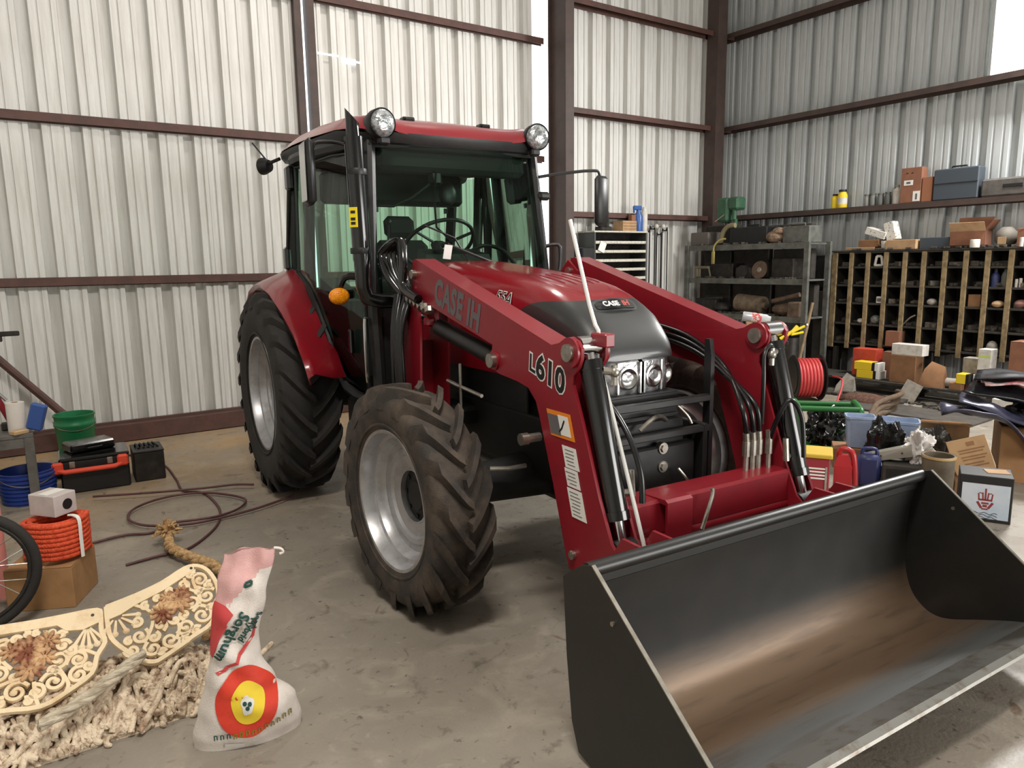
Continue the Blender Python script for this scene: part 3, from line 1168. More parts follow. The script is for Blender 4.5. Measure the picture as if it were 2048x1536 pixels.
mb.tube([(-0.60, 4.55, 2.06), (-0.42, 4.45, 2.05), (-0.30, 4.42, 2.11), (-0.13, 4.42, 2.23)], 0.007, 6)
mb.box((-0.13, 4.42, 2.24), (0.10, 0.05, 0.10), ch=0.02)
part('mirror_stalk', mb, BLK)
mb = MB()
for s, y, z in ((1, 4.50, 2.22), (-1, 4.62, 2.16)):
    mb.box((s * 0.30 + 0.12, 5.38, 2.1), (0.02, 0.04, 0.04))
mb.ball((0.20, 4.9, 2.19), 0.075, 14, (1, 0.4, 1.2))
part('cab_fan', mb, BLK)
part('white_tag', MB().box((-0.20, 4.12, 1.75), (0.055, 0.004, 0.09), rot=(10, 6, 0)), WHITE)

# ---- rear fenders
FO = [(6.16, 1.10), (6.06, 1.36), (5.90, 1.49), (5.70, 1.545), (5.52, 1.55), (5.24, 1.49), (4.92, 1.375), (4.65, 1.245), (4.46, 1.10), (4.35, 0.99)]
FI = [(6.16, 1.12), (6.06, 1.40), (5.90, 1.57), (5.70, 1.635), (5.45, 1.64), (5.22, 1.54), (4.97, 1.335), (4.78, 1.13), (4.66, 1.02), (4.58, 0.935)]
for s in (-1, 1):
    r0, r1, r2, r3, r4 = [], [], [], [], []
    for (yo, zo), (yi, zi) in zip(FO, FI):
        r0.append((s * 0.76, yi, zi))
        r1.append((s * 0.84, yi * 0.97 + yo * 0.03, zi))
        r2.append((s * 1.02, yo * 0.85 + yi * 0.15, zo + 0.012))
        r3.append((s * 1.07, yo, zo - 0.012))
        r4.append((s * 1.06, yo, zo - 0.05))
    mb = MB().grid([r0, r1, r2, r3, r4])
    fd = part('rear_fender', mb, RED, smooth=50)
    m = fd.modifiers.new('thickness', 'SOLIDIFY')
    m.thickness = 0.008
    m.offset = 0
    mb = MB().ball((s * 0.80, 4.50, 1.478), 0.07, 18, (1.0, 0.5, 0.78))
    al = part('turn_signal', mb, AMBER, TR, 50, 'amber turn signal lamp')
    part('signal_bracket', MB().tube([(s * 0.69, 4.42, 1.60), (s * 0.76, 4.48, 1.60), (s * 0.79, 4.53, 1.52)], 0.022, 8, sub=3).box((s * 0.74, 4.53, 1.49), (0.10, 0.06, 0.06), ch=0.015), BLKG, al)

# ---- exhaust stack
mb = MB()
mb.tube([(-0.52, 4.10, 1.455), (-0.66, 4.13, 1.455), (-0.735, 4.15, 1.475), (-0.755, 4.155, 1.54), (-0.757, 4.157, 1.70)], [0.045, 0.045, 0.047, 0.05, 0.052], 20)
mb.tube([(-0.757, 4.157, 1.70), (-0.775, 4.165, 2.42)], 0.056, 24)
k = mb.mark()
mb.tube([(-0.775, 4.165, 2.42), (-0.777, 4.166, 2.47), (-0.778, 4.167, 2.54)], 0.040, 24)
for i in range(len(mb.v) - 24, len(mb.v)):
    v = mb.v[i]
    v.z += (v.x + 0.778) * -1.0 + (v.y - 4.167) * 0.5
ex = part('exhaust_stack', mb, BLKG, smooth=50)
mb = MB().box((-0.817, 4.112, 1.955), (0.003, 0.055, 0.115), rot=(0, 0, 38))
part('warning_label', mb, YELP, ex, 0, 'yellow warning label')
mb = MB()
for z in (1.985, 1.945, 1.92):
    mb.box((-0.8195, 4.111, z), (0.003, 0.030, 0.016), rot=(0, 0, 38))
part('label_print', mb, BLACKP, ex, 0)
mb = MB()
for z in (2.22, 1.76):
    mb.tube([(-0.70, 4.25, z), (-0.765, 4.16, z)], 0.014, 8)
    mb.lathe([(0.059, -0.018), (0.061, -0.01), (0.061, 0.01), (0.059, 0.018)], (-0.765, 4.16, z), (0, 0, 1), 20)
part('clamp', mb, BLK, ex)

# ---- side mirrors
mb = MB().tube([(0.62, 4.30, 2.27), (0.80, 4.27, 2.30), (1.06, 4.25, 2.33), (1.125, 4.25, 2.30), (1.13, 4.25, 2.10)], 0.011, 8, sub=3)
mm_ = part('side_mirror', mb, BLK)
mb = MB().box((1.125, 4.23, 2.115), (0.145, 0.055, 0.36), ch=0.03, rot=(0, 0, 14))
part('mirror_housing', mb, BLK, mm_, 50)
mb = MB().box((0.66, 4.30, 2.14), (0.10, 0.06, 0.06), ch=0.02).tube([(0.64, 4.32, 1.78), (0.74, 4.24, 1.80), (0.755, 4.23, 1.72), (0.745, 4.23, 1.62)], 0.014, 8, sub=3)
part('grab_handle', mb, BLK)
mb = MB().tube([(-0.62, 4.38, 2.36), (-0.75, 4.34, 2.40), (-0.90, 4.34, 2.41), (-0.965, 4.36, 2.37), (-0.97, 4.38, 2.12)], 0.011, 8, sub=3)
mm_ = part('side_mirror', mb, BLK)
mb = MB().box((-0.985, 4.40, 2.23), (0.20, 0.06, 0.39), ch=0.028, rot=(0, 0, 84))
part('mirror_housing', mb, BLK, mm_, 50)
mb = MB().box((-1.017, 4.397, 2.23), (0.16, 0.008, 0.34), ch=0.003, rot=(0, 0, 84))
part('mirror_glass', mb, CHROME, mm_, 0)

# ---- steps and small fittings on the right side
mb = MB()
for z in (0.42, 0.70):
    mb.box((-0.66, 4.38, z), (0.20, 0.28, 0.03), ch=0.008)
mb.box((-0.57, 4.26, 0.60), (0.02, 0.03, 0.45)).box((-0.57, 4.50, 0.60), (0.02, 0.03, 0.45))
part('cab_step', mb, BLK)
mb = MB().tube([(-0.70, 4.30, 0.95), (-0.72, 4.27, 0.97), (-0.725, 4.26, 1.30), (-0.70, 4.30, 1.34)], 0.012, 8, sub=3)
part('door_grab_bar', mb, CHROME)
# ---- front loader
KNEE = [(2.36, 1.338), (2.298, 1.352), (2.262, 1.372), (2.212, 1.384), (2.170, 1.370), (2.145, 1.340), (2.148, 1.300), (2.165, 1.262), (2.200, 1.225), (2.204, 1.19), (2.141, 1.048), (2.03, 0.76), (1.955, 0.60), (1.84, 0.50), (1.80, 0.42), (1.84, 0.36), (1.93, 0.34), (2.23, 0.405),
        (2.252, 0.46), (2.346, 0.748), (2.447, 1.023), (2.475, 1.085), (2.52, 1.131), (2.62, 1.150), (2.785, 1.165), (2.835, 1.178), (2.868, 1.205), (2.875, 1.24), (2.85, 1.275), (2.845, 1.297)]
BEAM = [(3.74, 1.70), (3.70, 1.705), (2.34, 1.336), (2.60, 1.20), (2.845, 1.297), (3.70, 1.49), (3.76, 1.52)]
for s in (-1, 1):
    mb = MB()
    mb.prism(KNEE, s * 0.598, s * 0.613, 'yz')
    mb.prism(KNEE, s * 0.480, s * 0.492, 'yz')
    # box beam between the cheek plates, slightly wider than them at the top
    mb.prism(BEAM, s * 0.492, s * 0.6125, 'yz')
    # leg web set back between the plates
    mb.prism([(2.46, 1.20), (2.36, 1.10), (2.13, 0.55), (2.02, 0.40), (2.20, 0.43), (2.34, 0.77), (2.44, 1.03), (2.60, 1.16)], s * 0.492, s * 0.598, 'yz')
    la = part('loader_arm', mb, REDD, smooth=25)
    # pivot bosses and pins
    mb = MB()
    for y, z, r, w0, w1 in ((2.212, 1.321, 0.062, 0.613, 0.626), (2.212, 1.321, 0.062, 0.465, 0.480), (2.825, 1.225, 0.045, 0.613, 0.622)):
        mb.rod((s * w0, y, z), (s * w1, y, z), r, 24)
    part('pin_boss', mb, REDD, la)
    for y, z, r, w0, w1 in ((2.212, 1.321, 0.036, 0.45, 0.640), (2.825, 1.225, 0.034, 0.48, 0.645), (2.195, 0.475, 0.018, 0.47, 0.63), (1.90, 0.43, 0.030, 0.46, 0.64)):
        mb = MB().rod((s * w0, y, z), (s * w1, y, z), r, 20)
        mb.box((s * (w1 - 0.006), y + 0.004, z + 0.01), (0.014, r * 0.9, r * 1.1), ch=0.004)
        part('pivot_pin', mb, STEEL, la)
    if s < 0:
        part('mounting_stud', MB().rod((-0.60, 2.465, 0.925), (-0.665, 2.465, 0.925), 0.020, 10).rod((-0.665, 2.465, 0.925), (-0.70, 2.465, 0.925), 0.027, 12), STEEL, la)
        # lettering on the outer face; reads towards the front
        X_, Y_ = Vector((0, -1, -0.262)), Vector((0, -0.262, 1))
        mb = MB()
        text_on(mb, 'CASE IH', 0.185, (-0.6140, 3.47, 1.478), X_, Y_, 0, xs=0.72, bold=0.008, space=1.08)
        part('beam_lettering', mb, GREYP, la, 0, 'grey lettering on the arm')
        mb = MB()
        text_on(mb, 'L', 0.105, (-0.6142, 2.525, 1.218), (0, -1, -0.26), (0, -0.08, 1), 0, bold=0.009)
        text_on(mb, 'L', 0.105, (-0.6154, 2.525, 1.218), (0, -1, -0.26), (0, -0.08, 1), 1, bold=0.002)
        text_on(mb, '610', 0.142, (-0.6142, 2.472, 1.198), (0, -1, -0.26), (0, -0.08, 1), 0, bold=0.011, space=1.05)
        text_on(mb, '610', 0.142, (-0.6154, 2.472, 1.198), (0, -1, -0.26), (0, -0.08, 1), 1, bold=0.0045, space=1.05)
        part('arm_number', mb, [WHITE, BLACKP], la, 0, 'black outlined L610 number')
        # warning stickers
        def sticker(name, y0, y1, z0, z1, lean, m, mm=la, w=-0.6145):
            q = [(w, y0, z1), (w, y1, z1), (w, y1 - lean, z0), (w, y0 - lean, z0)]
            q2 = [(w - 0.0015, a, b) for _, a, b in q]
            mb = MB().add(q + q2, [(0, 1, 2, 3), (7, 6, 5, 4), (0, 4, 5, 1), (1, 5, 6, 2), (2, 6, 7, 3), (3, 7, 4, 0)])
            return part(name, mb, m, mm, 0)
        k_ = sticker('warning_sticker', 2.388, 2.218, 0.958, 1.066, 0.035, ORP)
        k_['label'] = 'orange edged pictogram sticker'
        sticker('sticker_field', 2.378, 2.305, 0.968, 1.048, 0.026, GREYP, k_, -0.6162)
        sticker('sticker_field', 2.304, 2.235, 0.972, 1.052, 0.026, WHITE, k_, -0.6162)
        mb = MB().tube([(-0.6185, 2.288, 0.985), (-0.6185, 2.272, 1.00), (-0.6185, 2.255, 1.035)], 0.004, 6)
        part('pictogram', mb, BLACKP, k_, 0)
        for a, b, c, d in ((2.276, 2.180, 0.842, 0.930), (2.258, 2.168, 0.765, 0.838), (2.240, 2.140, 0.640, 0.758)):
            k_ = sticker('instruction_sticker', a, b, c, d, 0.028 * (d - c) / 0.09, WHITE)
            mb = MB()
            nl = int((d - c) / 0.014)
            for i in range(1, nl):
                z = c + (d - c) * i / nl
                sh = 0.028 * (d - z) / 0.09
                mb.box((-0.6165, (a + b) / 2 - sh + rnd.uniform(0, 0.010), z), (0.001, (a - b) * rnd.uniform(0.5, 0.75), 0.003))
            part('sticker_print', mb, GREYP, k_, 0)
    # bucket cylinder between the cheek plates' front
    top, bot = Vector((s * 0.545, 2.195, 1.345)), Vector((s * 0.545, 1.955, 0.53))
    ax = (bot - top).normalized()
    mb = MB()
    mb.rod(top + ax * 0.06, top + ax * 0.70, 0.047, 28)
    mb.rod(top + ax * 0.06, top + ax * 0.10, 0.051, 28)
    mb.rod(top + ax * 0.665, top + ax * 0.70, 0.052, 28)
    bc_ = part('bucket_cylinder', mb, BLKG, smooth=40)
    mb = MB().rod(top + ax * 0.70, top + ax * 0.80, 0.024, 18)
    mb.rod(top + Vector((-0.05, 0, 0)), top + Vector((0.05, 0, 0)), 0.040, 20)
    mb.rod(top - ax * 0.0, top + ax * 0.07, 0.026, 14)
    part('piston_rod', mb, CHROME, bc_)
    mb = MB()
    e = top + ax * 0.82
    mb.rod(e + Vector((-0.05, 0, 0)), e + Vector((0.05, 0, 0)), 0.045, 20)
    part('rod_eye', mb, CHAS, bc_)
    mb = MB()
    p = top + ax * 0.10
    mb.rod(p + Vector((0.03 if s < 0 else -0.03, -0.03, 0)), p + Vector((0.085 if s < 0 else -0.085, -0.05, -0.01)), 0.016, 10)
    p = p + Vector((0.075 if s < 0 else -0.075, -0.05, -0.01))
    mb.rod(p + Vector((0, 0, 0.03)), p + Vector((0, 0, -0.05)), 0.013, 10).ball(p, 0.022, 10)
    p = top + ax * 0.60
    mb.rod(p + Vector((0.04 if s < 0 else -0.04, 0, 0)), p + Vector((0.085 if s < 0 else -0.085, -0.02, 0.0)), 0.015, 10)
    p = p + Vector((0.08 if s < 0 else -0.08, -0.02, 0.0))
    mb.rod(p + Vector((0, 0, -0.015)), p + Vector((0, 0.01, 0.09)), 0.014, 10)
    part('hose_fitting', mb, STEEL, bc_)
    # ears outside the cylinder
    mb = MB()
    mb.prism([(2.26, 1.39), (2.12, 1.385), (2.10, 1.34), (2.16, 1.27), (2.25, 1.22), (2.30, 1.30)], s * 0.605, s * 0.617, 'yz')
    # lift cylinder
    a, b = Vector((s * 0.555, 2.86, 1.215)), Vector((s * 0.555, 3.80, 1.375))
    d = (b - a).normalized()
    mb = MB().rod(a + d * 0.05, a + d * 0.68, 0.046, 22)
    lc = part('lift_cylinder', mb, BLK)
    mb = MB().rod(a + d * 0.62, b, 0.022, 14).rod(a + Vector((-0.03, 0, 0)), a + Vector((0.03, 0, 0)), 0.04, 18)
    part('piston_rod', mb, CHROME, lc)
    # loader mast
    mb = MB()
    mb.prism([(3.64, 0.72), (3.60, 1.35), (3.62, 1.62), (3.72, 1.69), (3.80, 1.62), (3.86, 1.2), (3.88, 0.72)], s * 0.455, s * 0.470, 'yz')
    mb.prism([(3.66, 0.72), (3.62, 1.30), (3.63, 1.48), (3.72, 1.50), (3.80, 1.48), (3.86, 1.2), (3.88, 0.72)], s * 0.622, s * 0.636, 'yz')
    mb.box((s * 0.545, 3.84, 0.98), (0.16, 0.03, 0.5))
    lm_ = part('loader_mast', mb, REDD, smooth=25)
    part('mast_pin', MB().rod((s * 0.44, 3.71, 1.62), (s * 0.64, 3.71, 1.62), 0.025, 18), STEEL, lm_)

# cross tube and hanging guard plate
mb = MB().box((0, 2.075, 0.635), (1.0, 0.15, 0.155), ch=0.012)
mb.tube([(-0.49, 2.03, 0.545), (0.49, 2.03, 0.545)], 0.035, 14)
ct = part('cross_tube', mb, REDD)
mb = MB()
mb.prism([(2.10, 0.715), (1.965, 0.722), (1.95, 0.712), (1.95, 0.44), (1.962, 0.44), (1.962, 0.70), (2.10, 0.703)], -0.325, -0.185, 'yz')
part('hanging_plate', mb, REDD, ct, 20)
mb = MB().tube([(-0.08, 1.945, 0.735), (-0.085, 1.94, 0.70), (-0.15, 1.93, 0.575)], 0.009, 8, sub=3)
part('lock_pin', mb, STEEL, ct)
mb = MB()
mb.tube([(-0.36, 1.98, 0.575), (-0.41, 1.95, 0.56), (-0.45, 1.94, 0.52), (-0.46, 1.93, 0.44)], 0.012, 8, sub=4)
mb.tube([(-0.36, 1.96, 0.545), (-0.40, 1.94, 0.52), (-0.43, 1.93, 0.46)], 0.012, 8, sub=4)
part('steel_line', mb, STEEL, ct)
# hoses feeding the left side
mb = MB()
fits = []
for i, (w0, y0, z0) in enumerate(((0.30, 2.10, 0.72), (0.345, 2.10, 0.72), (0.385, 2.10, 0.72), (0.43, 2.08, 0.72))):
    fits.append((w0, y0, z0))
    k = 0.03 * i
    if i < 3:
        mb.tube([(w0, y0, z0 + 0.16), (w0 - 0.02, y0 + 0.02, z0 + 0.30), (0.44 - k, 2.38 - k, 1.16 - k * 0.5), (0.46 - k * 0.5, 2.62 - k, 1.275 - k), (0.46, 2.85, 1.325 - k), (0.46, 3.15, 1.36 - k), (0.46, 3.5, 1.44 - k)], 0.0125, 10, sub=6)
    else:
        mb.tube([(w0, y0, z0 + 0.12), (w0 + 0.005, 2.03, 0.98), (0.47, 2.0, 1.04), (0.50, 1.96, 0.96), (0.50, 1.94, 0.78)], 0.011, 10, sub=6)
mb.tube([(0.40, 2.10, 0.92), (0.40, 2.10, 1.12), (0.42, 2.12, 1.24), (0.47, 2.13, 1.28), (0.50, 2.13, 1.255)], 0.010, 10, sub=6)
mb.tube([(-0.46, 1.95, 0.74), (-0.455, 1.97, 0.86), (-0.455, 2.05, 1.0), (-0.455, 2.2, 1.12), (-0.45, 2.5, 1.26)], 0.012, 10, sub=5)
lh = part('loader_hoses', mb, HOSE, smooth=60)
mb = MB()
for w0, y0, z0 in fits:
    mb.rod((w0, y0, z0 - 0.02), (w0, y0, z0 + 0.07), 0.013, 8).rod((w0, y0, z0 + 0.06), (w0, y0, z0 + 0.13), 0.018, 10).rod((w0, y0, z0 + 0.13), (w0 - 0.005, y0, z0 + 0.17), 0.0155, 10)
part('hose_ends', mb, STEEL, lh)
# hoses bunched in front of the cab
mb = MB()
for i in range(9):
    a = rnd.uniform(-0.02, 0.02)
    w = -0.665 - 0.004 * i
    y = 3.90 - 0.026 * i
    mb.tube([(w, y + 0.04 + a, 0.74), (w - 0.02, y + 2 * a, 1.0), (w - 0.01 + a, y + 0.02 + a * 2, 1.30), (-0.62 + a, y + 0.06, 1.50)], 0.016, 8, sub=4)
part('hose_bundle', mb, HOSE, smooth=60)
mb = MB()
for i in range(4):
    o = 0.020 * i
    mb.tube([(-0.53 - o * 0.6, 3.86, 1.42), (-0.60 - o, 3.98, 1.60), (-0.60 - o, 4.02 + o, 1.74), (-0.60 - o * 0.4, 3.95 - o, 1.79 + o * 0.4), (-0.625 - o * 0.3, 3.86 - o, 1.70), (-0.64 - o * 0.3, 3.78, 1.55), (-0.63 - o * 0.3, 3.66 - o, 1.485)], 0.027, 10, sub=6)
part('wrapped_hoses', mb, BLKG, smooth=60)
mb = MB()
for i in range(6):
    mb.rod((-0.62, 3.80 - i * 0.055, 1.49 - 0.01 * i), (-0.625, 3.76 - i * 0.05, 1.465 - 0.01 * i), 0.026, 10)
part('quick_coupler', mb, STEEL)
mb = MB()
for i in range(5):
    mb.rod((-0.60 - 0.025 * i, 3.85, 0.98), (-0.60 - 0.025 * i, 3.82, 0.84), 0.010, 8)
part('line_fitting', mb, STEEL)
mb = MB().box((-0.56, 3.60, 1.42), (0.03, 0.12, 0.16), ch=0.01).box((-0.60, 3.57, 1.36), (0.05, 0.06, 0.05), ch=0.01)
part('coupler_bracket', mb, REDD)
mb = MB().tube([(-0.58, 3.02, 1.02), (-0.58, 3.30, 1.04), (-0.58, 3.40, 1.05)], 0.010, 8).tube([(-0.585, 3.24, 0.90), (-0.585, 3.24, 1.16)], 0.008, 8)
mb.tube([(-0.40, 2.90, 0.66), (-0.50, 2.90, 0.66), (-0.60, 2.92, 0.67)], 0.012, 8)
part('support_rod', mb, STEEL)

# bucket level indicator rod
mb = MB().tube([(-0.50, 2.377, 1.849), (-0.50, 2.242, 1.50), (-0.50, 2.205, 1.425), (-0.50, 2.185, 1.405), (-0.50, 2.175, 1.35), (-0.50, 2.185, 1.30), (-0.50, 2.042, 0.961), (-0.50, 1.886, 0.577)], 0.0085, 8)
lr = part('level_rod', mb, RODM, label='bent bright steel bucket level rod')
mb = MB().box((-0.505, 2.15, 1.37), (0.05, 0.10, 0.055), ch=0.006).box((-0.50, 1.885, 0.575), (0.06, 0.06, 0.02), ch=0.004)
part('rod_guide', mb, REDD, lr)
part('yellow_tie', MB().tube([(0.585, 2.17, 1.30), (0.64, 2.14, 1.335), (0.66, 2.13, 1.36)], 0.009, 6).tube([(0.63, 2.14, 1.32), (0.69, 2.12, 1.33)], 0.006, 6).tube([(0.63, 2.14, 1.33), (0.685, 2.11, 1.36)], 0.006, 6), YELP)

# ---- bucket
BW = 0.958
PROF = [(1.655, 0.690), (1.668, 0.640), (1.692, 0.52), (1.700, 0.36), (1.690, 0.23), (1.655, 0.130), (1.60, 0.074), (1.54, 0.052), (1.47, 0.062), (1.35, 0.110), (1.22, 0.160), (1.10, 0.196)]


def bucket_steel():
    m = mat('bucket_black_paint', (40, 40, 39), 0.42, 0.0, (48, 47, 45), 6, 0.4, 0.7)
    t = NT(m)
    tc = t.new('ShaderNodeTexCoord')
    sp = t.new('ShaderNodeSeparateXYZ')
    t.link(tc.outputs['Object'], sp.inputs[0])
    # object coordinates: y is bucket depth (minus TO.y), z height
    n = t.new('ShaderNodeTexNoise', i_Scale=2.2, i_Detail=8.0, i_Roughness=0.65)
    mp = t.new('ShaderNodeMapping')
    mp.inputs['Scale'].default_value = (0.55, 2.4, 2.4)
    t.link(tc.outputs['Object'], mp.inputs[0])
    t.link(mp.outputs[0], n.inputs['Vector'])
    ad = t.new('ShaderNodeMath', operation='MULTIPLY_ADD')
    t.link(n.outputs['Fac'], ad.inputs[0])
    ad.inputs[1].default_value = 0.24
    t.link(sp.outputs['Y'], ad.inputs[2])

    def band(e0, e1, src):
        r = t.new('ShaderNodeMapRange', interpolation_type='SMOOTHSTEP')
        r.inputs['From Min'].default_value = e0
        r.inputs['From Max'].default_value = e1
        t.link(src, r.inputs['Value'])
        return r.outputs[0]
    zad = t.new('ShaderNodeMath', operation='MULTIPLY_ADD')
    t.link(n.outputs['Fac'], zad.inputs[0])
    zad.inputs[1].default_value = 0.10
    t.link(sp.outputs['Z'], zad.inputs[2])
    lowz = band(0.34, 0.15, zad.outputs[0])          # scoured near the bottom
    lowy = band(-2.62, -2.72, sp.outputs['Y'])
    mxx = t.new('ShaderNodeMath', operation='MAXIMUM')
    t.link(lowz, mxx.inputs[0])
    t.link(lowy, mxx.inputs[1])
    low = mxx.outputs[0]
    rust = band(-2.84, -2.66, ad.outputs[0])         # brown towards the back of the floor
    base = [l.from_socket for l in m.node_tree.links if l.to_socket == t.bsdf.inputs['Base Color']][0]
    m1 = t.new('ShaderNodeMix', data_type='RGBA')
    m1.inputs['A'].default_value = S(104, 105, 104)
    m1.inputs['B'].default_value = S(124, 103, 84)
    t.link(rust, m1.inputs['Factor'])
    # fine scratches
    n3 = t.new('ShaderNodeTexNoise', i_Scale=9.0, i_Detail=8.0)
    mp3 = t.new('ShaderNodeMapping')
    mp3.inputs['Scale'].default_value = (0.35, 3.0, 3.0)
    t.link(tc.outputs['Object'], mp3.inputs[0])
    t.link(mp3.outputs[0], n3.inputs['Vector'])
    m3 = t.new('ShaderNodeMix', data_type='RGBA')
    r3 = band(0.50, 0.70, n3.outputs['Fac'])
    sc = t.new('ShaderNodeMath', operation='MULTIPLY')
    t.link(r3, sc.inputs[0])
    sc.inputs[1].default_value = 0.4
    t.link(sc.outputs[0], m3.inputs['Factor'])
    t.link(m1.outputs['Result'], m3.inputs['A'])
    m3.inputs['B'].default_value = S(78, 66, 56)
    m2 = t.new('ShaderNodeMix', data_type='RGBA')
    t.link(low, m2.inputs['Factor'])
    t.link(base, m2.inputs['A'])
    t.link(m3.outputs['Result'], m2.inputs['B'])
    t.link(m2.outputs['Result'], t.bsdf.inputs['Base Color'])
    mt = t.new('ShaderNodeMath', operation='MULTIPLY')
    t.link(low, mt.inputs[0])
    mt.inputs[1].default_value = 0.45
    t.link(mt.outputs[0], t.bsdf.inputs['Metallic'])
    return m


BKM = bucket_steel()
BKP = mat('bucket_side_paint', (28, 28, 27), 0.38, 0.0, (38, 36, 34), 5, 0.45, 0.75)
mb = MB()
ND = 24
pp, _ = smooth_path([Vector((0, y, z)) for y, z in PROF], [0] * len(PROF), 4)
front_ = [[(-BW + 2 * BW * k / ND, p.y, p.z) for k in range(ND + 1)] for p in pp]
back_ = []
for i, p in enumerate(pp):
    a, b = pp[max(0, i - 1)], pp[min(len(pp) - 1, i + 1)]
    t_ = (b - a).normalized()
    nn = Vector((0, -t_.z, t_.y)) * 0.009
    if nn.y < 0 and nn.z > 0:
        pass
    back_.append([(-BW + 2 * BW * k / ND, p.y + abs(nn.y), p.z - abs(nn.z)) for k in range(ND + 1)])
mb.grid(front_)
mb.grid(back_, flip=True)
bk = part('bucket', mb, BKM, smooth=40, label='black loader bucket worn brown inside')
# rolled top edge
mb = MB().tube([(-BW, 1.652, 0.690), (BW, 1.652, 0.690)], 0.026, 14)
mb.box((0, 1.672, 0.66), (2 * BW, 0.03, 0.07), ch=0.006)
part('top_edge', mb, BKP, bk)
SIDE = [(1.612, 0.722), (1.668, 0.705), (1.768, 0.63), (1.748, 0.35), (1.718, 0.12), (1.68, 0.025), (1.60, 0.008), (1.50, 0.012), (1.05, 0.180), (1.03, 0.215), (1.032, 0.280), (1.10, 0.337)]
for s in (-1, 1):
    mb = MB().prism(SIDE, s * BW, s * (BW + 0.012), 'yz')
    # wear strip on the sloping edge
    part('side_plate', mb, BKP, bk, 0)
    mb = MB()
    for (y0, z0), (y1, z1) in (((1.612, 0.722), (1.10, 0.337)), ((1.10, 0.337), (1.032, 0.28)), ((1.032, 0.28), (1.03, 0.215))):
        dy, dz = y1 - y0, z1 - z0
        l = math.hypot(dy, dz)
        mb.prism([(y0, z0), (y1, z1), (y1 + dz / l * 0.004, z1 - dy / l * 0.004 + 0.0), (y0 + dz / l * 0.004, z0 - dy / l * 0.004)], s * (BW - 0.001), s * (BW + 0.013), 'yz')
    part('side_edge', mb, STEEL, bk, 0)
    part('drain_bolt', MB().rod((s * (BW - 0.004), 1.50, 0.575), (s * (BW + 0.02), 1.50, 0.575), 0.008, 8), STEEL, bk)
mb = MB().prism([(1.145, 0.196), (1.045, 0.232), (1.022, 0.222), (1.018, 0.212), (1.14, 0.170)], -BW - 0.012, BW + 0.012, 'yz')
part('cutting_edge', mb, mat('scoured_edge_steel', (150, 148, 142), 0.3, 0.85, (110, 92, 72), 12, 0.5, 0.75), bk, 20)
mb = MB()
for s in (-1, 1):
    for w in (0.475, 0.625):
        mb.prism([(1.71, 0.66), (1.71, 0.26), (1.88, 0.36), (1.96, 0.45), (1.95, 0.52), (1.86, 0.66)], s * w, s * (w + 0.014), 'yz')
mb.box((0, 1.735, 0.30), (1.6, 0.05, 0.08), ch=0.01)
part('bucket_bracket', mb, REDD, bk, 20)
# ------------------------------------------------------------------ foreground left: bag, iron panels, rope
CREAM = mat('cream_iron_paint', (226, 205, 168), 0.6, 0.0, (196, 160, 112), 9, 0.5, 0.72, bump=0.2, bscale=80)
RUST = mat('rusted_leaf_cluster', (206, 168, 124), 0.75, 0.0, (122, 68, 44), 16, 0.4, 0.6, bump=0.3)
ROPEW = mat('weathered_cotton_rope', (226, 208, 182), 0.9, 0.0, (136, 106, 82), 26, 0.44, 0.68, bump=0.6, bscale=150)
ROPET = mat('tan_sisal_rope', (206, 172, 124), 0.9, 0.0, (150, 112, 72), 40, 0.42, 0.66, bump=0.6, bscale=160)
SACK = mat('woven_seed_sack', (226, 218, 210), 0.7, 0.0, (206, 196, 188), 12, 0.4, 0.7, bump=0.25, bscale=240)
SACKP = mat('sack_pink_wash', (222, 178, 174), 0.7, 0.0, (208, 154, 152), 9, 0.4, 0.7, bump=0.25, bscale=240)
PRED = mat('sack_red_print', (214, 62, 40), 0.65, 0.0, (196, 48, 36), 16, 0.45, 0.7)
PCRIM = mat('sack_crimson_print', (196, 66, 66), 0.65)
PYEL = mat('sack_yellow_print', (236, 206, 52), 0.65)
PGRN = mat('sack_green_print', (28, 72, 64), 0.65)
POLV = mat('sack_olive_print', (126, 118, 36), 0.65)

# --- seed sack
bag = thing('seed_sack', 'white and red hybrid sorghum seed sack standing on the concrete', 'sack', (0.5745, 2.54, 0), -0.228)
LE = [(0.0, -0.186), (0.043, -0.188), (0.12, -0.166), (0.238, -0.133), (0.326, -0.110), (0.47, -0.091), (0.593, -0.066), (0.70, -0.036)]
RE = [(0.0, 0.180), (0.04, 0.185), (0.124, 0.169), (0.199, 0.104), (0.306, 0.060), (0.383, 0.057), (0.526, 0.091), (0.676, 0.129), (0.70, 0.133)]
DE = [(0.0, 0.075), (0.05, 0.092), (0.14, 0.098), (0.22, 0.080), (0.32, 0.058), (0.45, 0.042), (0.6, 0.022), (0.70, 0.008)]


def terp(T, z):
    for (a, u), (b, v) in zip(T, T[1:]):
        if z <= b:
            s = (z - a) / (b - a)
            s = s * s * (3 - 2 * s)
            return u + (v - u) * s
    return T[-1][1]


def bag_wr(x, z):
    w = 0.008 * math.sin(z * 46 + x * 30 + 2.2 * mnoise.noise(Vector((x * 9, z * 7, 1.0)))) * (1 if 0.2 < z < 0.62 else 0.35)
    w += 0.012 * mnoise.noise(Vector((x * 13, z * 9, 3.3)))
    w += 0.010 * math.sin(x * 62 - z * 16) * max(0, min(1, (z - 0.22) / 0.2))
    return w


def bag_front(x, z, lift=0.0):
    l, r, d = terp(LE, z), terp(RE, z), terp(DE, z)
    u = max(-0.999, min(0.999, (x - (l + r) / 2) / ((r - l) / 2)))
    return Vector((x, -d * (1 - abs(u) ** 2.4) ** 0.6 - bag_wr(x, z) * (1 - u * u) - lift, z))


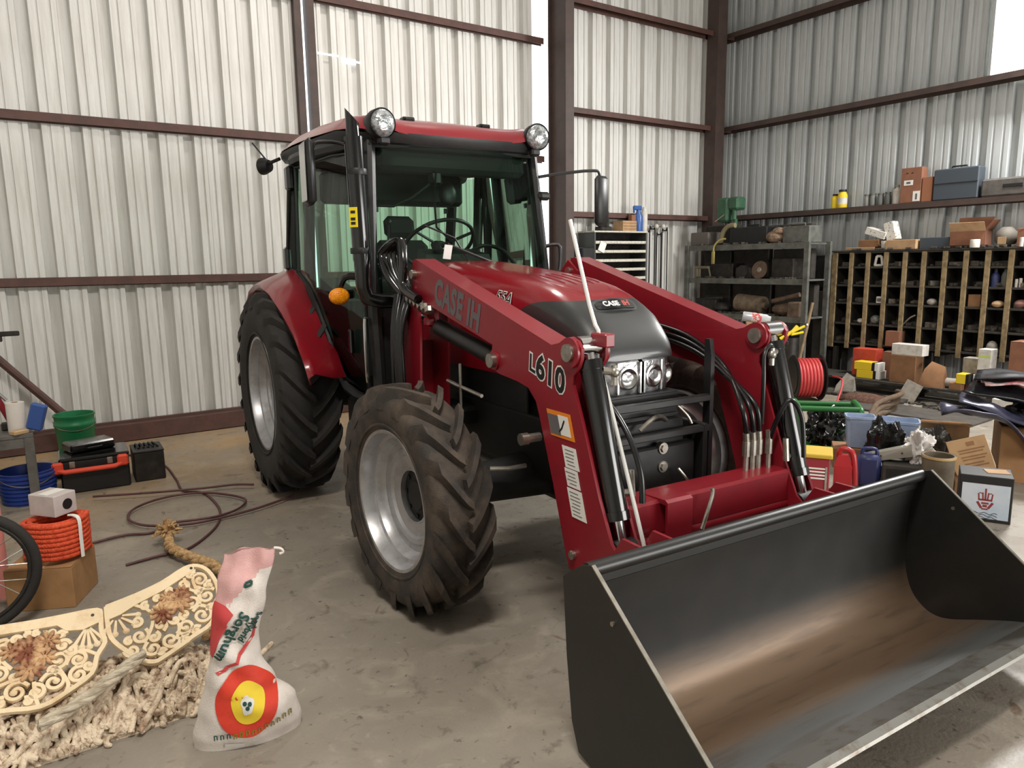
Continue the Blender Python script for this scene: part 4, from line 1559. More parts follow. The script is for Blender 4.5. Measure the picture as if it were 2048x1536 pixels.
rows = []
for i in range(49):
    z = 0.70 * i / 48
    l, r, d = terp(LE, z), terp(RE, z), terp(DE, z)
    row = []
    for k in range(49):
        u = -1 + 2 * k / 48
        u = math.sin(u * PI / 2)
        x = (l + r) / 2 + u * (r - l) / 2
        p = bag_front(x, z)
        if z > 0.66:
            p.z += 0.0035 * math.sin(x * 95) + 0.006 * math.sin(x * 38)
        row.append(p)
    for k in range(1, 48):
        u = math.sin((1 - 2 * k / 48) * PI / 2)
        x = (l + r) / 2 + u * (r - l) / 2
        y = d * (1 - abs(u) ** 2.4) ** 0.6 + bag_wr(x + 3, z) * (1 - u * u)
        zz = z + (0.0035 * math.sin(x * 95) + 0.006 * math.sin(x * 38) if z > 0.66 else 0)
        row.append(Vector((x, y, zz)))
    rows.append(row)
mb = MB().grid(rows, cu=True, mfn=lambda i, k: 1 if (i / 48 * 0.70 > 0.50 + 0.045 * math.sin(k * 0.9) * 0.5 and k < 24 + 8 * math.sin(i * 0.33)) or i > 42 else 0)
mb.f.append(tuple(range(len(rows[0])))[::-1])
mb.m.append(0)
mb.build('sack_body', [SACK, SACKP], bag, 60)


def bag_poly(name, pts, m, lift, label=None):
    """flat print: rings shrink towards the middle so that it follows the cloth"""
    cx = sum(p[0] for p in pts) / len(pts)
    cz = sum(p[1] for p in pts) / len(pts)
    rows = [[bag_front(cx + (x - cx) * s, cz + (z - cz) * s, lift) for x, z in pts] for s in (1.0, 0.86, 0.72, 0.58, 0.44, 0.3, 0.16, 0.02)]
    mb = MB().grid(rows, cu=True)
    o = mb.build(name, m, bag, 60)
    if label:
        o['label'] = label
    return o


def ell(cx, cz, rx, rz, n=40, wob=0.0, tip=0.0):
    out = []
    for k in range(n):
        a = 2 * PI * k / n
        q = 1 + wob * math.sin(3 * a + 1) + wob * math.sin(5 * a)
        out.append((cx + rx * q * math.cos(a), cz + rz * q * math.sin(a) + tip * max(0, math.sin(a)) ** 8))
    return out


bag_poly('print_disc', ell(0.000, 0.168, 0.105, 0.118, 48, 0.01, 0.02), PRED, 0.0045, 'red disc print')
bag_poly('print_disc', ell(0.003, 0.174, 0.056, 0.076, 40, 0.02), PYEL, 0.0062, 'yellow disc print')
bag_poly('print_emblem', ell(0.000, 0.172, 0.021, 0.034, 24, 0.09), WHITE, 0.0078)
for a, b in ((-0.008, 0.180), (0.008, 0.176), (0.0, 0.163)):
    bag_poly('print_leaf', ell(a, b, 0.007, 0.008, 12), PGRN, 0.0094)
bag_poly('print_patch', [(-0.080, 0.535), (-0.045, 0.520), (-0.022, 0.487), (-0.048, 0.443), (-0.074, 0.405), (-0.088, 0.370), (-0.102, 0.335), (-0.108, 0.345), (-0.103, 0.40), (-0.095, 0.46), (-0.088, 0.51)], PCRIM, 0.004, 'crimson corner print')


def bag_text(body, size, x0, z0, ang, m, bold=0.0, shear=0.0):
    vs, fs = text_mesh(body, size, bold=bold, shear=shear)
    c, s_ = math.cos(ang), math.sin(ang)
    mb = MB().add([bag_front(x0 + p.x * c - p.y * s_, z0 + p.x * s_ + p.y * c, 0.0065 + p.z) for p in vs], fs)
    return mb.build('print_lettering', m, bag, 0)


bag_text('Sorghum', 0.050, 0.004, 0.492, RAD(-124), PGRN, 0.0014)
bag_text('Hybrid', 0.033, 0.037, 0.468, RAD(-125), PGRN, 0.0010)
bag_text('Seed', 0.030, 0.058, 0.478, RAD(-118), PGRN, 0.0006)
mb = MB()
for (a, b), (c, d) in zip([(-0.091, 0.284), (-0.066, 0.293), (-0.053, 0.305), (-0.022, 0.318), (-0.012, 0.343), (0.014, 0.373), (0.037, 0.398), (0.046, 0.438)], [(-0.066, 0.293), (-0.053, 0.305), (-0.022, 0.318), (-0.012, 0.343), (0.014, 0.373), (0.037, 0.398), (0.046, 0.438), (0.048, 0.458)]):
    q = 0.004
    mb.add([bag_front(a - q, b + q, 0.003), bag_front(c - q, d + q, 0.003), bag_front(c + q, d - q, 0.003), bag_front(a + q, b - q, 0.003)], [(0, 1, 2, 3)])
mb.build('print_ribbon', PCRIM, bag, 0)
mb = MB()
for x0, z0, x1, z1 in ((0.022, 0.572, 0.044, 0.580), (0.044, 0.580, 0.046, 0.593), (0.022, 0.572, 0.025, 0.586), (0.025, 0.586, 0.046, 0.593)):
    dx, dz = x1 - x0, z1 - z0
    l = math.hypot(dx, dz)
    nx, nz = -dz / l * 0.004, dx / l * 0.004
    mb.add([bag_front(x0 + nx, z0 + nz, 0.003), bag_front(x1 + nx, z1 + nz, 0.003), bag_front(x1 - nx, z1 - nz, 0.003), bag_front(x0 - nx, z0 - nz, 0.003)], [(0, 1, 2, 3)])
mb.build('print_mark', PGRN, bag, 0)
for i in range(13):
    x = -0.115 + i * 0.021
    z = 0.052 + 0.0023 * i + 0.002 * (i % 3) - 0.010 * math.sin(PI * i / 12)
    mb = MB()
    for x0, z0, x1, z1 in ((x, z, x, z + 0.018), (x, z + 0.018, x + 0.009, z + 0.018), (x + 0.009, z + 0.018, x + 0.009, z + 0.002)):
        dx, dz = x1 - x0, z1 - z0
        l = math.hypot(dx, dz)
        nx, nz = -dz / l * 0.002, dx / l * 0.002
        mb.add([bag_front(x0 + nx, z0 + nz, 0.0068), bag_front(x1 + nx, z1 + nz, 0.0068), bag_front(x1 - nx, z1 - nz, 0.0068), bag_front(x0 - nx, z0 - nz, 0.0068)], [(0, 1, 2, 3)])
    mb.build('print_stroke', POLV if i > 2 else PGRN, bag, 0)
bag_poly('bottom_tag', [(-0.085, 0.012), (-0.02, 0.006), (-0.018, 0.026), (-0.083, 0.033)], WHITE, 0.004)
mb = MB().tube([(0.128, -0.008, 0.695), (0.150, -0.012, 0.690), (0.158, -0.012, 0.676), (0.145, -0.012, 0.672)], 0.005, 6, sub=3)
mb.build('stitch_tail', SACK, bag, 50)

# --- two cream cast-iron panels tilted on the rope heap
PN = Matrix.Translation((0, 2.88, 0.20)) @ Matrix(((1, 0, 0, 0), (0, 0.8, -0.6, 0), (0, 0.6, 0.8, 0), (0, 0, 0, 1)))


def band(mb, pts, w, th=0.012, sub=4, wend=None):
    """flat cast bar following a 2-D path in the panel plane"""
    P = [Vector((x, y, 0)) for x, y in pts]
    if sub:
        P, _ = smooth_path(P, [0] * len(P), sub)
    n = len(P)
    rows = []
    for i, p in enumerate(P):
        t = (P[min(n - 1, i + 1)] - P[max(0, i - 1)]).normalized()
        s = Vector((-t.y, t.x, 0))
        ww = w if wend is None else w + (wend - w) * i / (n - 1)
        rows.append([p - s * ww / 2 + Vector((0, 0, -th / 2)), p + s * ww / 2 + Vector((0, 0, -th / 2)), p + s * ww * 0.38 + Vector((0, 0, th / 2)), p - s * ww * 0.38 + Vector((0, 0, th / 2))])
    b = len(mb.v)
    mb.grid(rows, cu=True)
    mb.f += [(b, b + 1, b + 2, b + 3), (b + 4 * n - 1, b + 4 * n - 2, b + 4 * n - 3, b + 4 * n - 4)]
    mb.m += [0, 0]


def scroll(mb, cx, cy, r, a0, turns, hand, w=0.017):
    pts = []
    N = max(6, int(turns * 9))
    for k in range(N + 1):
        s = k / N
        a = a0 + hand * 2 * PI * turns * s
        q = r * (1 - 0.80 * s)
        pts.append((cx + q * math.cos(a), cy + q * math.sin(a)))
    band(mb, pts, w, 0.013, 2, w * 0.85)
    e = pts[-1]
    k = mb.mark()
    mb.ball((e[0], e[1], 0), w * 0.75, 8, (1, 1, 0.6))


def leafs(mb, cx, cy, R, n, a0=0.0):
    for k in range(n):
        a = a0 + 2 * PI * k / n
        m = mb.mark()
        mb.ball((0, 0, 0), 1.0, 10, (R * 0.36, R * 0.17, 0.010))
        mb.xf(Matrix.Translation((cx + math.cos(a) * R * 0.55, cy + math.sin(a) * R * 0.55, 0.010)) @ Matrix.Rotation(a, 4, 'Z'), m)
    mb.ball((cx, cy, 0.012), R * 0.22, 10, (1, 1, 0.7))


def iron_panel(label, outline, top, scrolls, ros, fan, extra, holes):
    t = thing('iron_filigree', label, 'panel', (0, 0, 0), 0, 'cream cast iron filigree panels')
    t.matrix_world = PN
    mb = MB()
    band(mb, outline + outline[:1], 0.021, 0.015, 3)
    mb.prism(top, -0.008, 0.008, 'xy')
    mb.build('panel_frame', CREAM, t, 40)
    mb = MB()
    for s in scrolls:
        scroll(mb, *s)
    for e in extra:
        band(mb, e, 0.016, 0.012)
    o = mb.build('scrollwork', CREAM, t, 45)
    for cx, cy, R, n in ros:
        mb = MB()
        leafs(mb, cx, cy, R, n, 0.3)
        leafs(mb, cx, cy, R * 0.55, n - 2, 0.0)
        r = mb.build('leaf_cluster', RUST, t, 50)
        r['label'] = 'rust brown cast leaf cluster'
    mb = MB()
    fx, fy, a0, a1, nb, r0, r1 = fan
    for k in range(nb):
        a = a0 + (a1 - a0) * k / (nb - 1)
        band(mb, [(fx + r0 * math.cos(a), fy + r0 * math.sin(a)), (fx + r1 * math.cos(a), fy + r1 * math.sin(a))], 0.009, 0.012, 0, 0.017)
        mb.ball((fx + r1 * math.cos(a), fy + r1 * math.sin(a), 0), 0.013, 8, (1, 1, 0.5))
    mb.build('shell_fan', CREAM, t, 45)
    mb = MB()
    for hx, hy in holes:
        mb.rod((hx, hy, 0.0075), (hx, hy, 0.0095), 0.006, 12)
        mb.build('bolt_hole', BLACKP, t, 30)
        mb = MB()
    return t


RO = [(0.207, 0.285), (0.309, 0.304), (0.415, 0.333), (0.51, 0.376), (0.561, 0.374), (0.597, 0.336), (0.614, 0.266), (0.603, 0.191), (0.556, 0.099), (0.482, 0.065), (0.43, 0.04), (0.361, 0.012), (0.331, 0.005), (0.291, 0.026), (0.236, 0.093), (0.205, 0.15), (0.202, 0.215)]
iron_panel('cream cast iron filigree panel leaning beside the seed sack', RO,
           [(0.203, 0.225), (0.203, 0.288), (0.309, 0.309), (0.415, 0.339), (0.51, 0.382), (0.548, 0.384), (0.545, 0.360), (0.50, 0.335), (0.415, 0.296), (0.309, 0.262), (0.25, 0.235)],
           [(0.555, 0.305, 0.034, 2.4, 1.1, -1), (0.565, 0.225, 0.040, 0.5, 1.3, 1), (0.53, 0.145, 0.042, 1.5, 1.3, -1), (0.46, 0.115, 0.036, 3.5, 1.25, 1), (0.40, 0.075, 0.036, 0.0, 1.25, -1), (0.335, 0.060, 0.034, 2.0, 1.2, 1), (0.49, 0.30, 0.028, 4.0, 1.1, 1), (0.43, 0.285, 0.020, 2.0, 1.0, -1), (0.505, 0.215, 0.034, 3.0, 1.2, 1), (0.30, 0.125, 0.034, 0.8, 1.2, -1), (0.34, 0.245, 0.020, 1.0, 1.0, 1), (0.455, 0.06, 0.022, 1.0, 1.1, 1), (0.265, 0.075, 0.028, 3.0, 1.1, 1), (0.375, 0.145, 0.026, 5.0, 1.1, 1), (0.585, 0.27, 0.022, 1.0, 1.0, 1), (0.535, 0.255, 0.022, 2.0, 1.0, -1), (0.495, 0.085, 0.022, 0.5, 1.0, 1), (0.43, 0.155, 0.022, 2.5, 1.0, 1), (0.30, 0.19, 0.024, 4.0, 1.0, 1), (0.345, 0.105, 0.024, 1.0, 1.0, -1), (0.525, 0.335, 0.020, 0.0, 1.0, 1), (0.47, 0.165, 0.024, 4.5, 1.0, -1), (0.385, 0.265, 0.018, 0.0, 1.0, 1), (0.36, 0.035, 0.018, 0.0, 1.0, 1), (0.575, 0.165, 0.022, 3.5, 1.0, -1), (0.26, 0.115, 0.018, 1.0, 1.0, 1)],
           [(0.455, 0.232, 0.066, 11), (0.392, 0.195, 0.055, 10), (0.475, 0.265, 0.040, 9), (0.42, 0.255, 0.036, 9)], (0.235, 0.235, -0.2, -2.3, 5, 0.02, 0.075),
           [[(0.60, 0.20), (0.57, 0.17), (0.53, 0.19), (0.50, 0.17)], [(0.30, 0.265), (0.35, 0.22), (0.35, 0.16), (0.31, 0.09)], [(0.43, 0.30), (0.40, 0.25), (0.36, 0.22)], [(0.545, 0.36), (0.53, 0.31), (0.54, 0.27), (0.60, 0.25)], [(0.43, 0.16), (0.44, 0.12), (0.42, 0.07)], [(0.50, 0.33), (0.505, 0.28), (0.54, 0.24), (0.53, 0.19)]],
           [(0.535, 0.367)])
LO = [(-0.40, 0.325), (-0.25, 0.318), (-0.133, 0.307), (-0.035, 0.296), (0.068, 0.289), (0.175, 0.282), (0.184, 0.251), (0.178, 0.189), (0.183, 0.139), (0.15, 0.092), (0.125, 0.03), (0.045, -0.012), (-0.04, -0.038), (-0.153, -0.012), (-0.25, -0.01), (-0.40, 0.02)]
iron_panel('cream cast iron filigree panel at the left over the rope heap', LO,
           [(-0.40, 0.285), (-0.40, 0.330), (-0.25, 0.324), (-0.133, 0.313), (-0.035, 0.302), (0.068, 0.295), (0.178, 0.287), (0.182, 0.228), (0.12, 0.212), (0.068, 0.224), (0.04, 0.256), (-0.035, 0.264), (-0.133, 0.275), (-0.25, 0.286)],
           [(-0.104, 0.040, 0.040, 0.3, 1.4, 1), (0.008, 0.040, 0.042, 2.8, 1.4, -1), (0.085, 0.040, 0.034, 1.0, 1.3, 1), (-0.15, 0.12, 0.036, 3.0, 1.25, -1), (-0.20, 0.05, 0.036, 0.0, 1.3, 1), (0.03, 0.12, 0.036, 4.0, 1.2, 1), (0.09, 0.10, 0.030, 1.4, 1.2, -1), (-0.09, 0.24, 0.018, 0.0, 1.0, 1), (-0.055, 0.25, 0.015, 2.0, 1.0, -1), (-0.13, 0.225, 0.030, 1.0, 1.2, 1), (0.02, 0.235, 0.022, 2.5, 1.0, 1), (-0.23, 0.20, 0.04, 2.0, 1.2, -1), (-0.048, 0.02, 0.030, 1.5, 1.2, -1), (0.05, 0.17, 0.026, 0.0, 1.1, 1), (-0.105, 0.10, 0.024, 1.0, 1.0, -1), (0.075, 0.145, 0.022, 3.0, 1.0, 1), (0.12, 0.065, 0.022, 0.0, 1.0, -1), (-0.15, 0.17, 0.024, 0.5, 1.0, 1), (-0.19, 0.12, 0.024, 1.5, 1.0, 1), (0.05, 0.215, 0.018, 0.0, 1.0, 1), (-0.025, 0.245, 0.015, 1.0, 1.0, 1), (0.005, 0.085, 0.020, 5.0, 1.0, 1), (-0.16, 0.235, 0.018, 2.0, 1.0, 1), (-0.15, 0.015, 0.022, 1.0, 1.0, 1), (-0.075, -0.005, 0.018, 2.0, 1.0, -1)],
           [(-0.055, 0.180, 0.072, 11), (-0.055, 0.112, 0.058, 10), (0.005, 0.200, 0.050, 9), (-0.105, 0.195, 0.045, 9), (-0.01, 0.14, 0.045, 9)], (0.135, 0.225, -1.0, -2.2, 5, 0.015, 0.085),
           [[(-0.05, 0.06), (-0.05, 0.0), (-0.045, -0.03)], [(0.15, 0.10), (0.11, 0.13), (0.07, 0.12), (0.05, 0.09)], [(-0.11, 0.25), (-0.14, 0.19), (-0.11, 0.13)], [(0.03, 0.08), (0.05, 0.02), (0.04, -0.01)], [(-0.28, 0.28), (-0.26, 0.20), (-0.19, 0.15), (-0.15, 0.17)], [(-0.15, 0.08), (-0.12, 0.085), (-0.09, 0.085)]],
           [(0.158, 0.262)])

# --- heap of rope under the panels
def heap_z(x, y):
    a = max(0.0, min(1.0, (y - 2.76) / 0.13))
    b = max(0.0, min(1.0, (3.25 - y) / 0.2))
    e = max(0.0, min(1.0, (0.60 - x) / 0.16))
    return 0.165 * (a * a * (3 - 2 * a)) * b * (0.4 + 0.6 * e)


rr = random.Random(11)
mb = MB()
for i in range(520):
    x, y = rr.uniform(-0.42, 0.56), 2.77 + 0.34 * rr.random() ** 1.5 - 0.02
    if y < 2.80 + 0.10 * max(0, (-x)):
        y += 0.03
    z = heap_z(x, y)
    a = rr.uniform(0, PI)
    L = rr.uniform(0.02, 0.05)
    r = rr.uniform(0.007, 0.0125)
    pts = []
    cur = rr.uniform(-2.6, 2.6)
    px, py = x, y
    for k in range(5):
        pts.append((px, py, max(r, heap_z(px, py) + rr.uniform(-0.006, 0.026))))
        px += math.cos(a) * L * 0.5
        py += math.sin(a) * L * 0.5 * 0.8
        a += cur * 0.5
    mb.tube(pts, [r * 0.7, r * 1.15, r, r * 1.15, r * 0.7], 6, sub=2)
for i in range(18):
    x = -0.40 + i * 0.055
    yb = 2.80 + 0.05 * math.sin(i)
    pts = [(x + 0.05 * k + rr.uniform(-0.02, 0.02), yb + 0.045 * k + rr.uniform(-0.03, 0.03), 0) for k in range(6)]
    mb.tube([(px, py, max(0.014, heap_z(px, py) + 0.012 + rr.uniform(0, 0.012))) for px, py, _ in pts], 0.012, 7, sub=3)
# body of the heap
rows = []
for j in range(11):
    y = 2.77 + 0.46 * j / 10
    rows.append([(-0.45 + 1.02 * k / 24, y, max(-0.02, heap_z(-0.45 + 1.02 * k / 24, y) - 0.022 + 0.01 * mnoise.noise(Vector((k * 0.9, j * 0.8, 0))))) for k in range(25)])
mb.grid(rows)
rh = mb.build('rope_heap', ROPEW, None, 60, fix=False)
rh['kind'] = 'stuff'
tag(rh, 'tangled heap of off-white cotton rope under the iron panels', 'rope')
mb = MB()
for q in range(3):
    pts = []
    for k in range(13):
        s = k / 12
        p = Vector((-0.05 + 0.35 * s, 2.755 + 0.10 * s, 0.165 + 0.10 * s - 0.03 * math.sin(PI * s) * (1 - s)))
        a = s * 9 + q * 2 * PI / 3
        pts.append(p + Vector((0, math.cos(a), math.sin(a))) * 0.011)
    mb.tube(pts, [0.013] * 12 + [0.007], 8, sub=2)
lone('rope_strand', 'thick pale twisted rope strand lying across the iron panels', 'rope', mb, mat('grey_white_rope', (204, 192, 170), 0.85, 0.0, (150, 134, 112), 30, 0.42, 0.66, bump=0.7, bscale=120, stretch=(0.5, 2, 2)), smooth=60)
# tassel rope
mb = MB()
ctr = [Vector(p) for p in ((0.60, 3.32, 0.03), (0.78, 3.75, 0.025), (0.82, 4.05, 0.03), (0.72, 4.30, 0.04), (0.66, 4.50, 0.045), (0.68, 4.66, 0.05))]
cp_, _ = smooth_path(ctr, [0] * 6, 8)
for q in range(3):
    pts = []
    for k, p in enumerate(cp_):
        a = k * 0.75 + q * 2 * PI / 3
        pts.append(p + Vector((math.cos(a), 0.3 * math.cos(a), math.sin(a))) * 0.014 + Vector((0, 0, 0.012)))
    mb.tube(pts, 0.018, 8)
for i in range(90):
    a, b = rr.uniform(0, 2 * PI), rr.uniform(-0.2, 1.4)
    d = Vector((math.cos(a) * math.cos(b), math.sin(a) * math.cos(b) + 0.35, math.sin(b))).normalized()
    c0 = Vector((0.68, 4.70, 0.075))
    e = c0 + d * rr.uniform(0.06, 0.095)
    e.z = max(0.01, e.z)
    mb.tube([c0, (c0 + e) / 2 + Vector((0, 0, 0.012)), e], [0.010, 0.009, 0.006], 5)
ts = mb.build('tassel_rope', ROPET, None, 60, fix=False)
ts['kind'] = 'stuff'
tag(ts, 'tan rope with a frayed tassel end lying behind the iron panels', 'rope')

# ------------------------------------------------------------------ left edge: rope coil, boxes, toolbox, bench
CARD = mat('cardboard', (166, 126, 84), 0.85, 0.0, (146, 108, 70), 7, 0.4, 0.7)
CARDD = mat('worn_cardboard', (136, 98, 66), 0.85, 0.0, (112, 80, 54), 6, 0.4, 0.7)
TAPE = mat('packing_tape', (190, 160, 120), 0.3)
ORANGE = mat('orange_polypropylene_rope', (226, 84, 42), 0.6, 0.0, (190, 60, 30), 60, 0.45, 0.65, bump=0.8, bscale=140)
BOXW = mat('white_carton_board', (196, 186, 182), 0.7, 0.0, (176, 166, 162), 8, 0.4, 0.7)
GREEN = mat('green_bucket_plastic', (30, 118, 72), 0.4)
BLUEP = mat('blue_bucket_plastic', (34, 58, 132), 0.4)
DARKM = mat('dark_oily_metal', (34, 32, 30), 0.45, 0.3, (58, 52, 46), 12, 0.42, 0.7)
GREYM = mat('grey_bench_paint', (106, 104, 100), 0.55, 0.2, (84, 80, 74), 9, 0.42, 0.7)


def carton(name, label, loc, size, rz=0.0, m=None, flap=True, lid=0.0, group=None, tilt=(0, 0), cat='box'):
    """corrugated box: body, folded top flaps with a gap, tape"""
    m = m or CARD
    t = thing(name, label, cat, loc, RAD(rz), group)
    if tilt != (0, 0):
        t.rotation_euler = (RAD(tilt[0]), RAD(tilt[1]), RAD(rz))
    sx, sy, sz = size
    MB().box((0, 0, sz / 2 - 0.002), (sx, sy, sz - 0.004), ch=0.003).build('carton_body', m, t, 0)
    if flap:
        for s in (-1, 1):
            mb = MB().box((0, s * sy / 4, sz), (sx * 1.0, sy / 2 - 0.002, 0.004), rot=(s * -lid, 0, 0) if lid else None)
            mb.build('carton_flap', m, t, 0)
        if not lid:
            MB().box((0, 0, sz + 0.0025), (sx * 1.004, min(0.05, sy * 0.2), 0.001)).build('tape_strip', TAPE, t, 0)
    return t


cb = carton('cardboard_box', 'brown cardboard box under the orange rope coil', (0.065, 4.285, 0), (0.30, 0.31, 0.215), 65)
mb = MB().box((0.158, -0.02, 0.15), (0.004, 0.06, 0.075), rot=(8, 0, 0))
mb.build('paper_label', WHITE, cb, 0)
rc = thing('rope_coil', 'orange rope coil tied with white cord on a cardboard box', 'rope', (0.105, 4.285, 0.22))
mb = MB()
for lay, R0 in enumerate((0.140, 0.116)):
    pts = []
    N = 8
    for k in range(N * 28 + 1):
        a = 2 * PI * k / 28
        rb_ = R0 + 0.006 * math.sin(a * 3 + lay) + 0.005 * mnoise.noise(Vector((k * 0.05, lay, 0)))
        pts.append((rb_ * math.cos(a), rb_ * math.sin(a), 0.014 + 0.0235 * k / 28 + 0.004 * math.sin(a * 2)))
    mb.tube(pts, 0.0135, 7)
mb.build('coiled_rope', ORANGE, rc, 60, fix=False)
mb = MB()
a = RAD(-52)
for o in (-0.004, 0.004):
    mb.tube([((0.158) * math.cos(a) - o * math.sin(a), 0.158 * math.sin(a) + o * math.cos(a), z) for z in (0.01, 0.10, 0.205)] + [(0.13 * math.cos(a) - o * math.sin(a), 0.13 * math.sin(a) + o * math.cos(a), 0.225), (0.09 * math.cos(a), 0.09 * math.sin(a), 0.222)], 0.006, 6, sub=3)
mb.build('tie_cord', WHITE, rc, 60)
wb_ = thing('white_box', 'small white box with a round hole sitting on the orange rope coil', 'box', (0.105, 4.34, 0.433), RAD(38))
MB().box((0, 0, 0.055), (0.13, 0.17, 0.11), ch=0.003).build('box_body', BOXW, wb_, 0)
MB().rod((0.01, -0.0845, 0.052), (0.01, -0.0865, 0.052), 0.028, 24).build('round_hole', BLACKP, wb_, 30)
MB().box((0.0, -0.0, 0.1115), (0.11, 0.06, 0.002)).build('paper_label', WHITE, wb_, 0)

gb = thing('green_bucket', 'green plastic tub standing near the door rail', 'bucket', (0.40, 7.18, 0))
MB().lathe([(0.125, 0.0), (0.130, 0.01), (0.145, 0.30), (0.150, 0.31), (0.151, 0.35), (0.158, 0.36), (0.158, 0.38), (0.150, 0.39), (0.151, 0.43), (0.158, 0.44), (0.157, 0.455), (0.148, 0.455), (0.142, 0.40), (0.12, 0.02), (0.0, 0.02)], n=36).build('bucket_body', GREEN, gb, 40)
MB().tube([(-0.158, 0, 0.40), (-0.12, -0.10, 0.35), (0, -0.165, 0.33), (0.12, -0.10, 0.35), (0.158, 0, 0.40)], 0.004, 6, sub=4).build('bail_handle', STEEL, gb, 60)
bb = thing('blue_bucket', 'ridged blue plastic bucket behind the bench leg', 'bucket', (0.015, 6.285, 0))
pr = [(0.16, 0.0)]
for k in range(7):
    pr += [(0.162 + 0.003 * k, 0.012 + 0.03 * k), (0.172 + 0.003 * k, 0.018 + 0.03 * k), (0.172 + 0.003 * k, 0.030 + 0.03 * k), (0.163 + 0.003 * k, 0.036 + 0.03 * k)]
pr += [(0.188, 0.235), (0.176, 0.235), (0.15, 0.02), (0, 0.02)]
MB().lathe(pr, n=36).build('bucket_body', BLUEP, bb, 30)
MB().tube([(-0.19, 0, 0.21), (-0.12, -0.15, 0.17), (0, -0.2, 0.15), (0.12, -0.15, 0.17), (0.19, 0, 0.21)], 0.004, 6, sub=4).build('bail_handle', STEEL, bb, 60)

tb = thing('toolbox', 'long black toolbox with an orange red carrying handle on the floor', 'toolbox', (0.56, 6.42, 0), RAD(-3))
MB().box((-0.10, 0, 0.125), (0.46, 0.36, 0.25), ch=0.012).build('box_body', BLK, tb, 0)
MB().box((-0.10, 0.0, 0.262), (0.47, 0.37, 0.03), ch=0.01).build('box_lid', BLKG, tb, 0)
mb = MB()
mb.tube([(-0.345, -0.215, 0.20), (-0.30, -0.225, 0.185), (0.03, -0.225, 0.185), (0.075, -0.215, 0.20)], 0.018, 10)
mb.box((-0.345, -0.205, 0.215), (0.075, 0.05, 0.085), ch=0.012).box((0.085, -0.205, 0.22), (0.075, 0.05, 0.085), ch=0.012)
mb.build('carry_handle', mat('orange_red_plastic', (222, 74, 48), 0.45), tb, 30)
for x in (-0.25, 0.0):
    MB().box((x, -0.187, 0.225), (0.04, 0.012, 0.05), ch=0.003).build('latch', STEEL, tb, 0)
ch_ = thing('battery_box', 'small black battery box at the right end of the toolbox', 'box', (0.835, 6.43, 0), RAD(-3))
MB().box((0, 0, 0.115), (0.22, 0.30, 0.23), ch=0.008).build('case', DARKM, ch_, 0)
MB().box((0, 0, 0.238), (0.225, 0.305, 0.018), ch=0.005).build('lid', BLK, ch_, 0)
for i in range(5):
    MB().tube([(-0.08 + 0.035 * i, 0.05, 0.246), (-0.075 + 0.03 * i, 0.02, 0.275), (-0.06 + 0.035 * i, -0.05, 0.25)], 0.008, 6, sub=3).build('cable', HOSE, ch_, 60)
fl = thing('flat_case', 'flat black case lying on the toolbox lid', 'case', (0.44, 6.50, 0.279), RAD(14))
MB().box((0, 0, 0.035), (0.32, 0.20, 0.07), ch=0.012).build('case', BLKG, fl, 0)
MB().tube([(-0.06, -0.10, 0.035), (-0.05, -0.125, 0.035), (0.05, -0.125, 0.035), (0.06, -0.10, 0.035)], 0.007, 6).build('handle', BLK, fl, 50)
lone('oily_rag', 'crumpled dark rag on the floor behind the toolbox', 'rag', MB().ball((0, 0, 0.06), 0.13, 16, (1.3, 1, 0.46)), DARKM, (0.26, 6.86, 0.0))

bn = thing('workbench', 'grey steel workbench cut off by the left edge of the photo', 'workbench', (-0.35, 6.25, 0))
MB().box((0, 0, 0.535), (0.86, 0.50, 0.03), ch=0.004).build('bench_top', GREYM, bn, 0)
MB().box((0, -0.235, 0.485), (0.86, 0.02, 0.07), ch=0.003).build('apron', GREYM, bn, 0)
for x in (-0.40, 0.40):
    for y in (-0.22, 0.22):
        MB().box((x, y, 0.26), (0.06, 0.06, 0.52), ch=0.004).build('bench_leg', GREYM, bn, 0)
lone('oily_rag', 'dark red rag bundle on the floor under the workbench', 'rag', MB().ball((0, 0, 0.10), 0.16, 16, (1.2, 1, 0.62)), mat('maroon_rag', (62, 34, 36), 0.9, 0.0, (34, 26, 26), 9, 0.4, 0.6), (-0.42, 6.2, 0.0))
pt = thing('paper_towel_roll', 'white paper towel roll standing on the workbench', 'paper roll', (-0.005, 6.12, 0.5502))
MB().lathe([(0.020, 0.0), (0.056, 0.0), (0.057, 0.005), (0.057, 0.205), (0.056, 0.21), (0.020, 0.21)], n=32, closed=True).build('paper', mat('paper_white', (214, 208, 200), 0.9, bump=0.2, bscale=60), pt, 30)
MB().lathe([(0.018, 0.0), (0.021, 0.0), (0.021, 0.211), (0.018, 0.211)], n=24, closed=True).build('core', CARD, pt, 30)
lone('blue_case', 'blue plastic case tilted against the paper towel roll', 'case', MB().box((0, 0, 0.095), (0.10, 0.05, 0.19), ch=0.01), mat('blue_case_plastic', (52, 84, 150), 0.4), (0.088, 6.05, 0.566), (4, 18, -20))
lone('sandpaper_pad', 'small tan pad on the corner of the workbench', 'pad', MB().box((0, 0, 0.015), (0.10, 0.07, 0.03), ch=0.006), TAPE, (0.0, 6.02, 0.5502), (0, 0, 30))
jk = thing('hand_jack', 'red steel lever jack leaning on the workbench', 'jack', (-0.16, 6.22, 0.55))
MB().tube([(0.13, 0, 0.03), (0.02, 0, 0.34), (-0.10, 0, 0.66)], 0.022, 10).build('jack_tube', REDD, jk, 50)
MB().box((0.11, 0, 0.03), (0.10, 0.06, 0.055), ch=0.008).build('jack_foot', DARKM, jk, 0)
MB().tube([(0.05, -0.03, 0.30), (0.11, -0.04, 0.22)], 0.012, 8).build('jack_grip', CHROME, jk, 50)
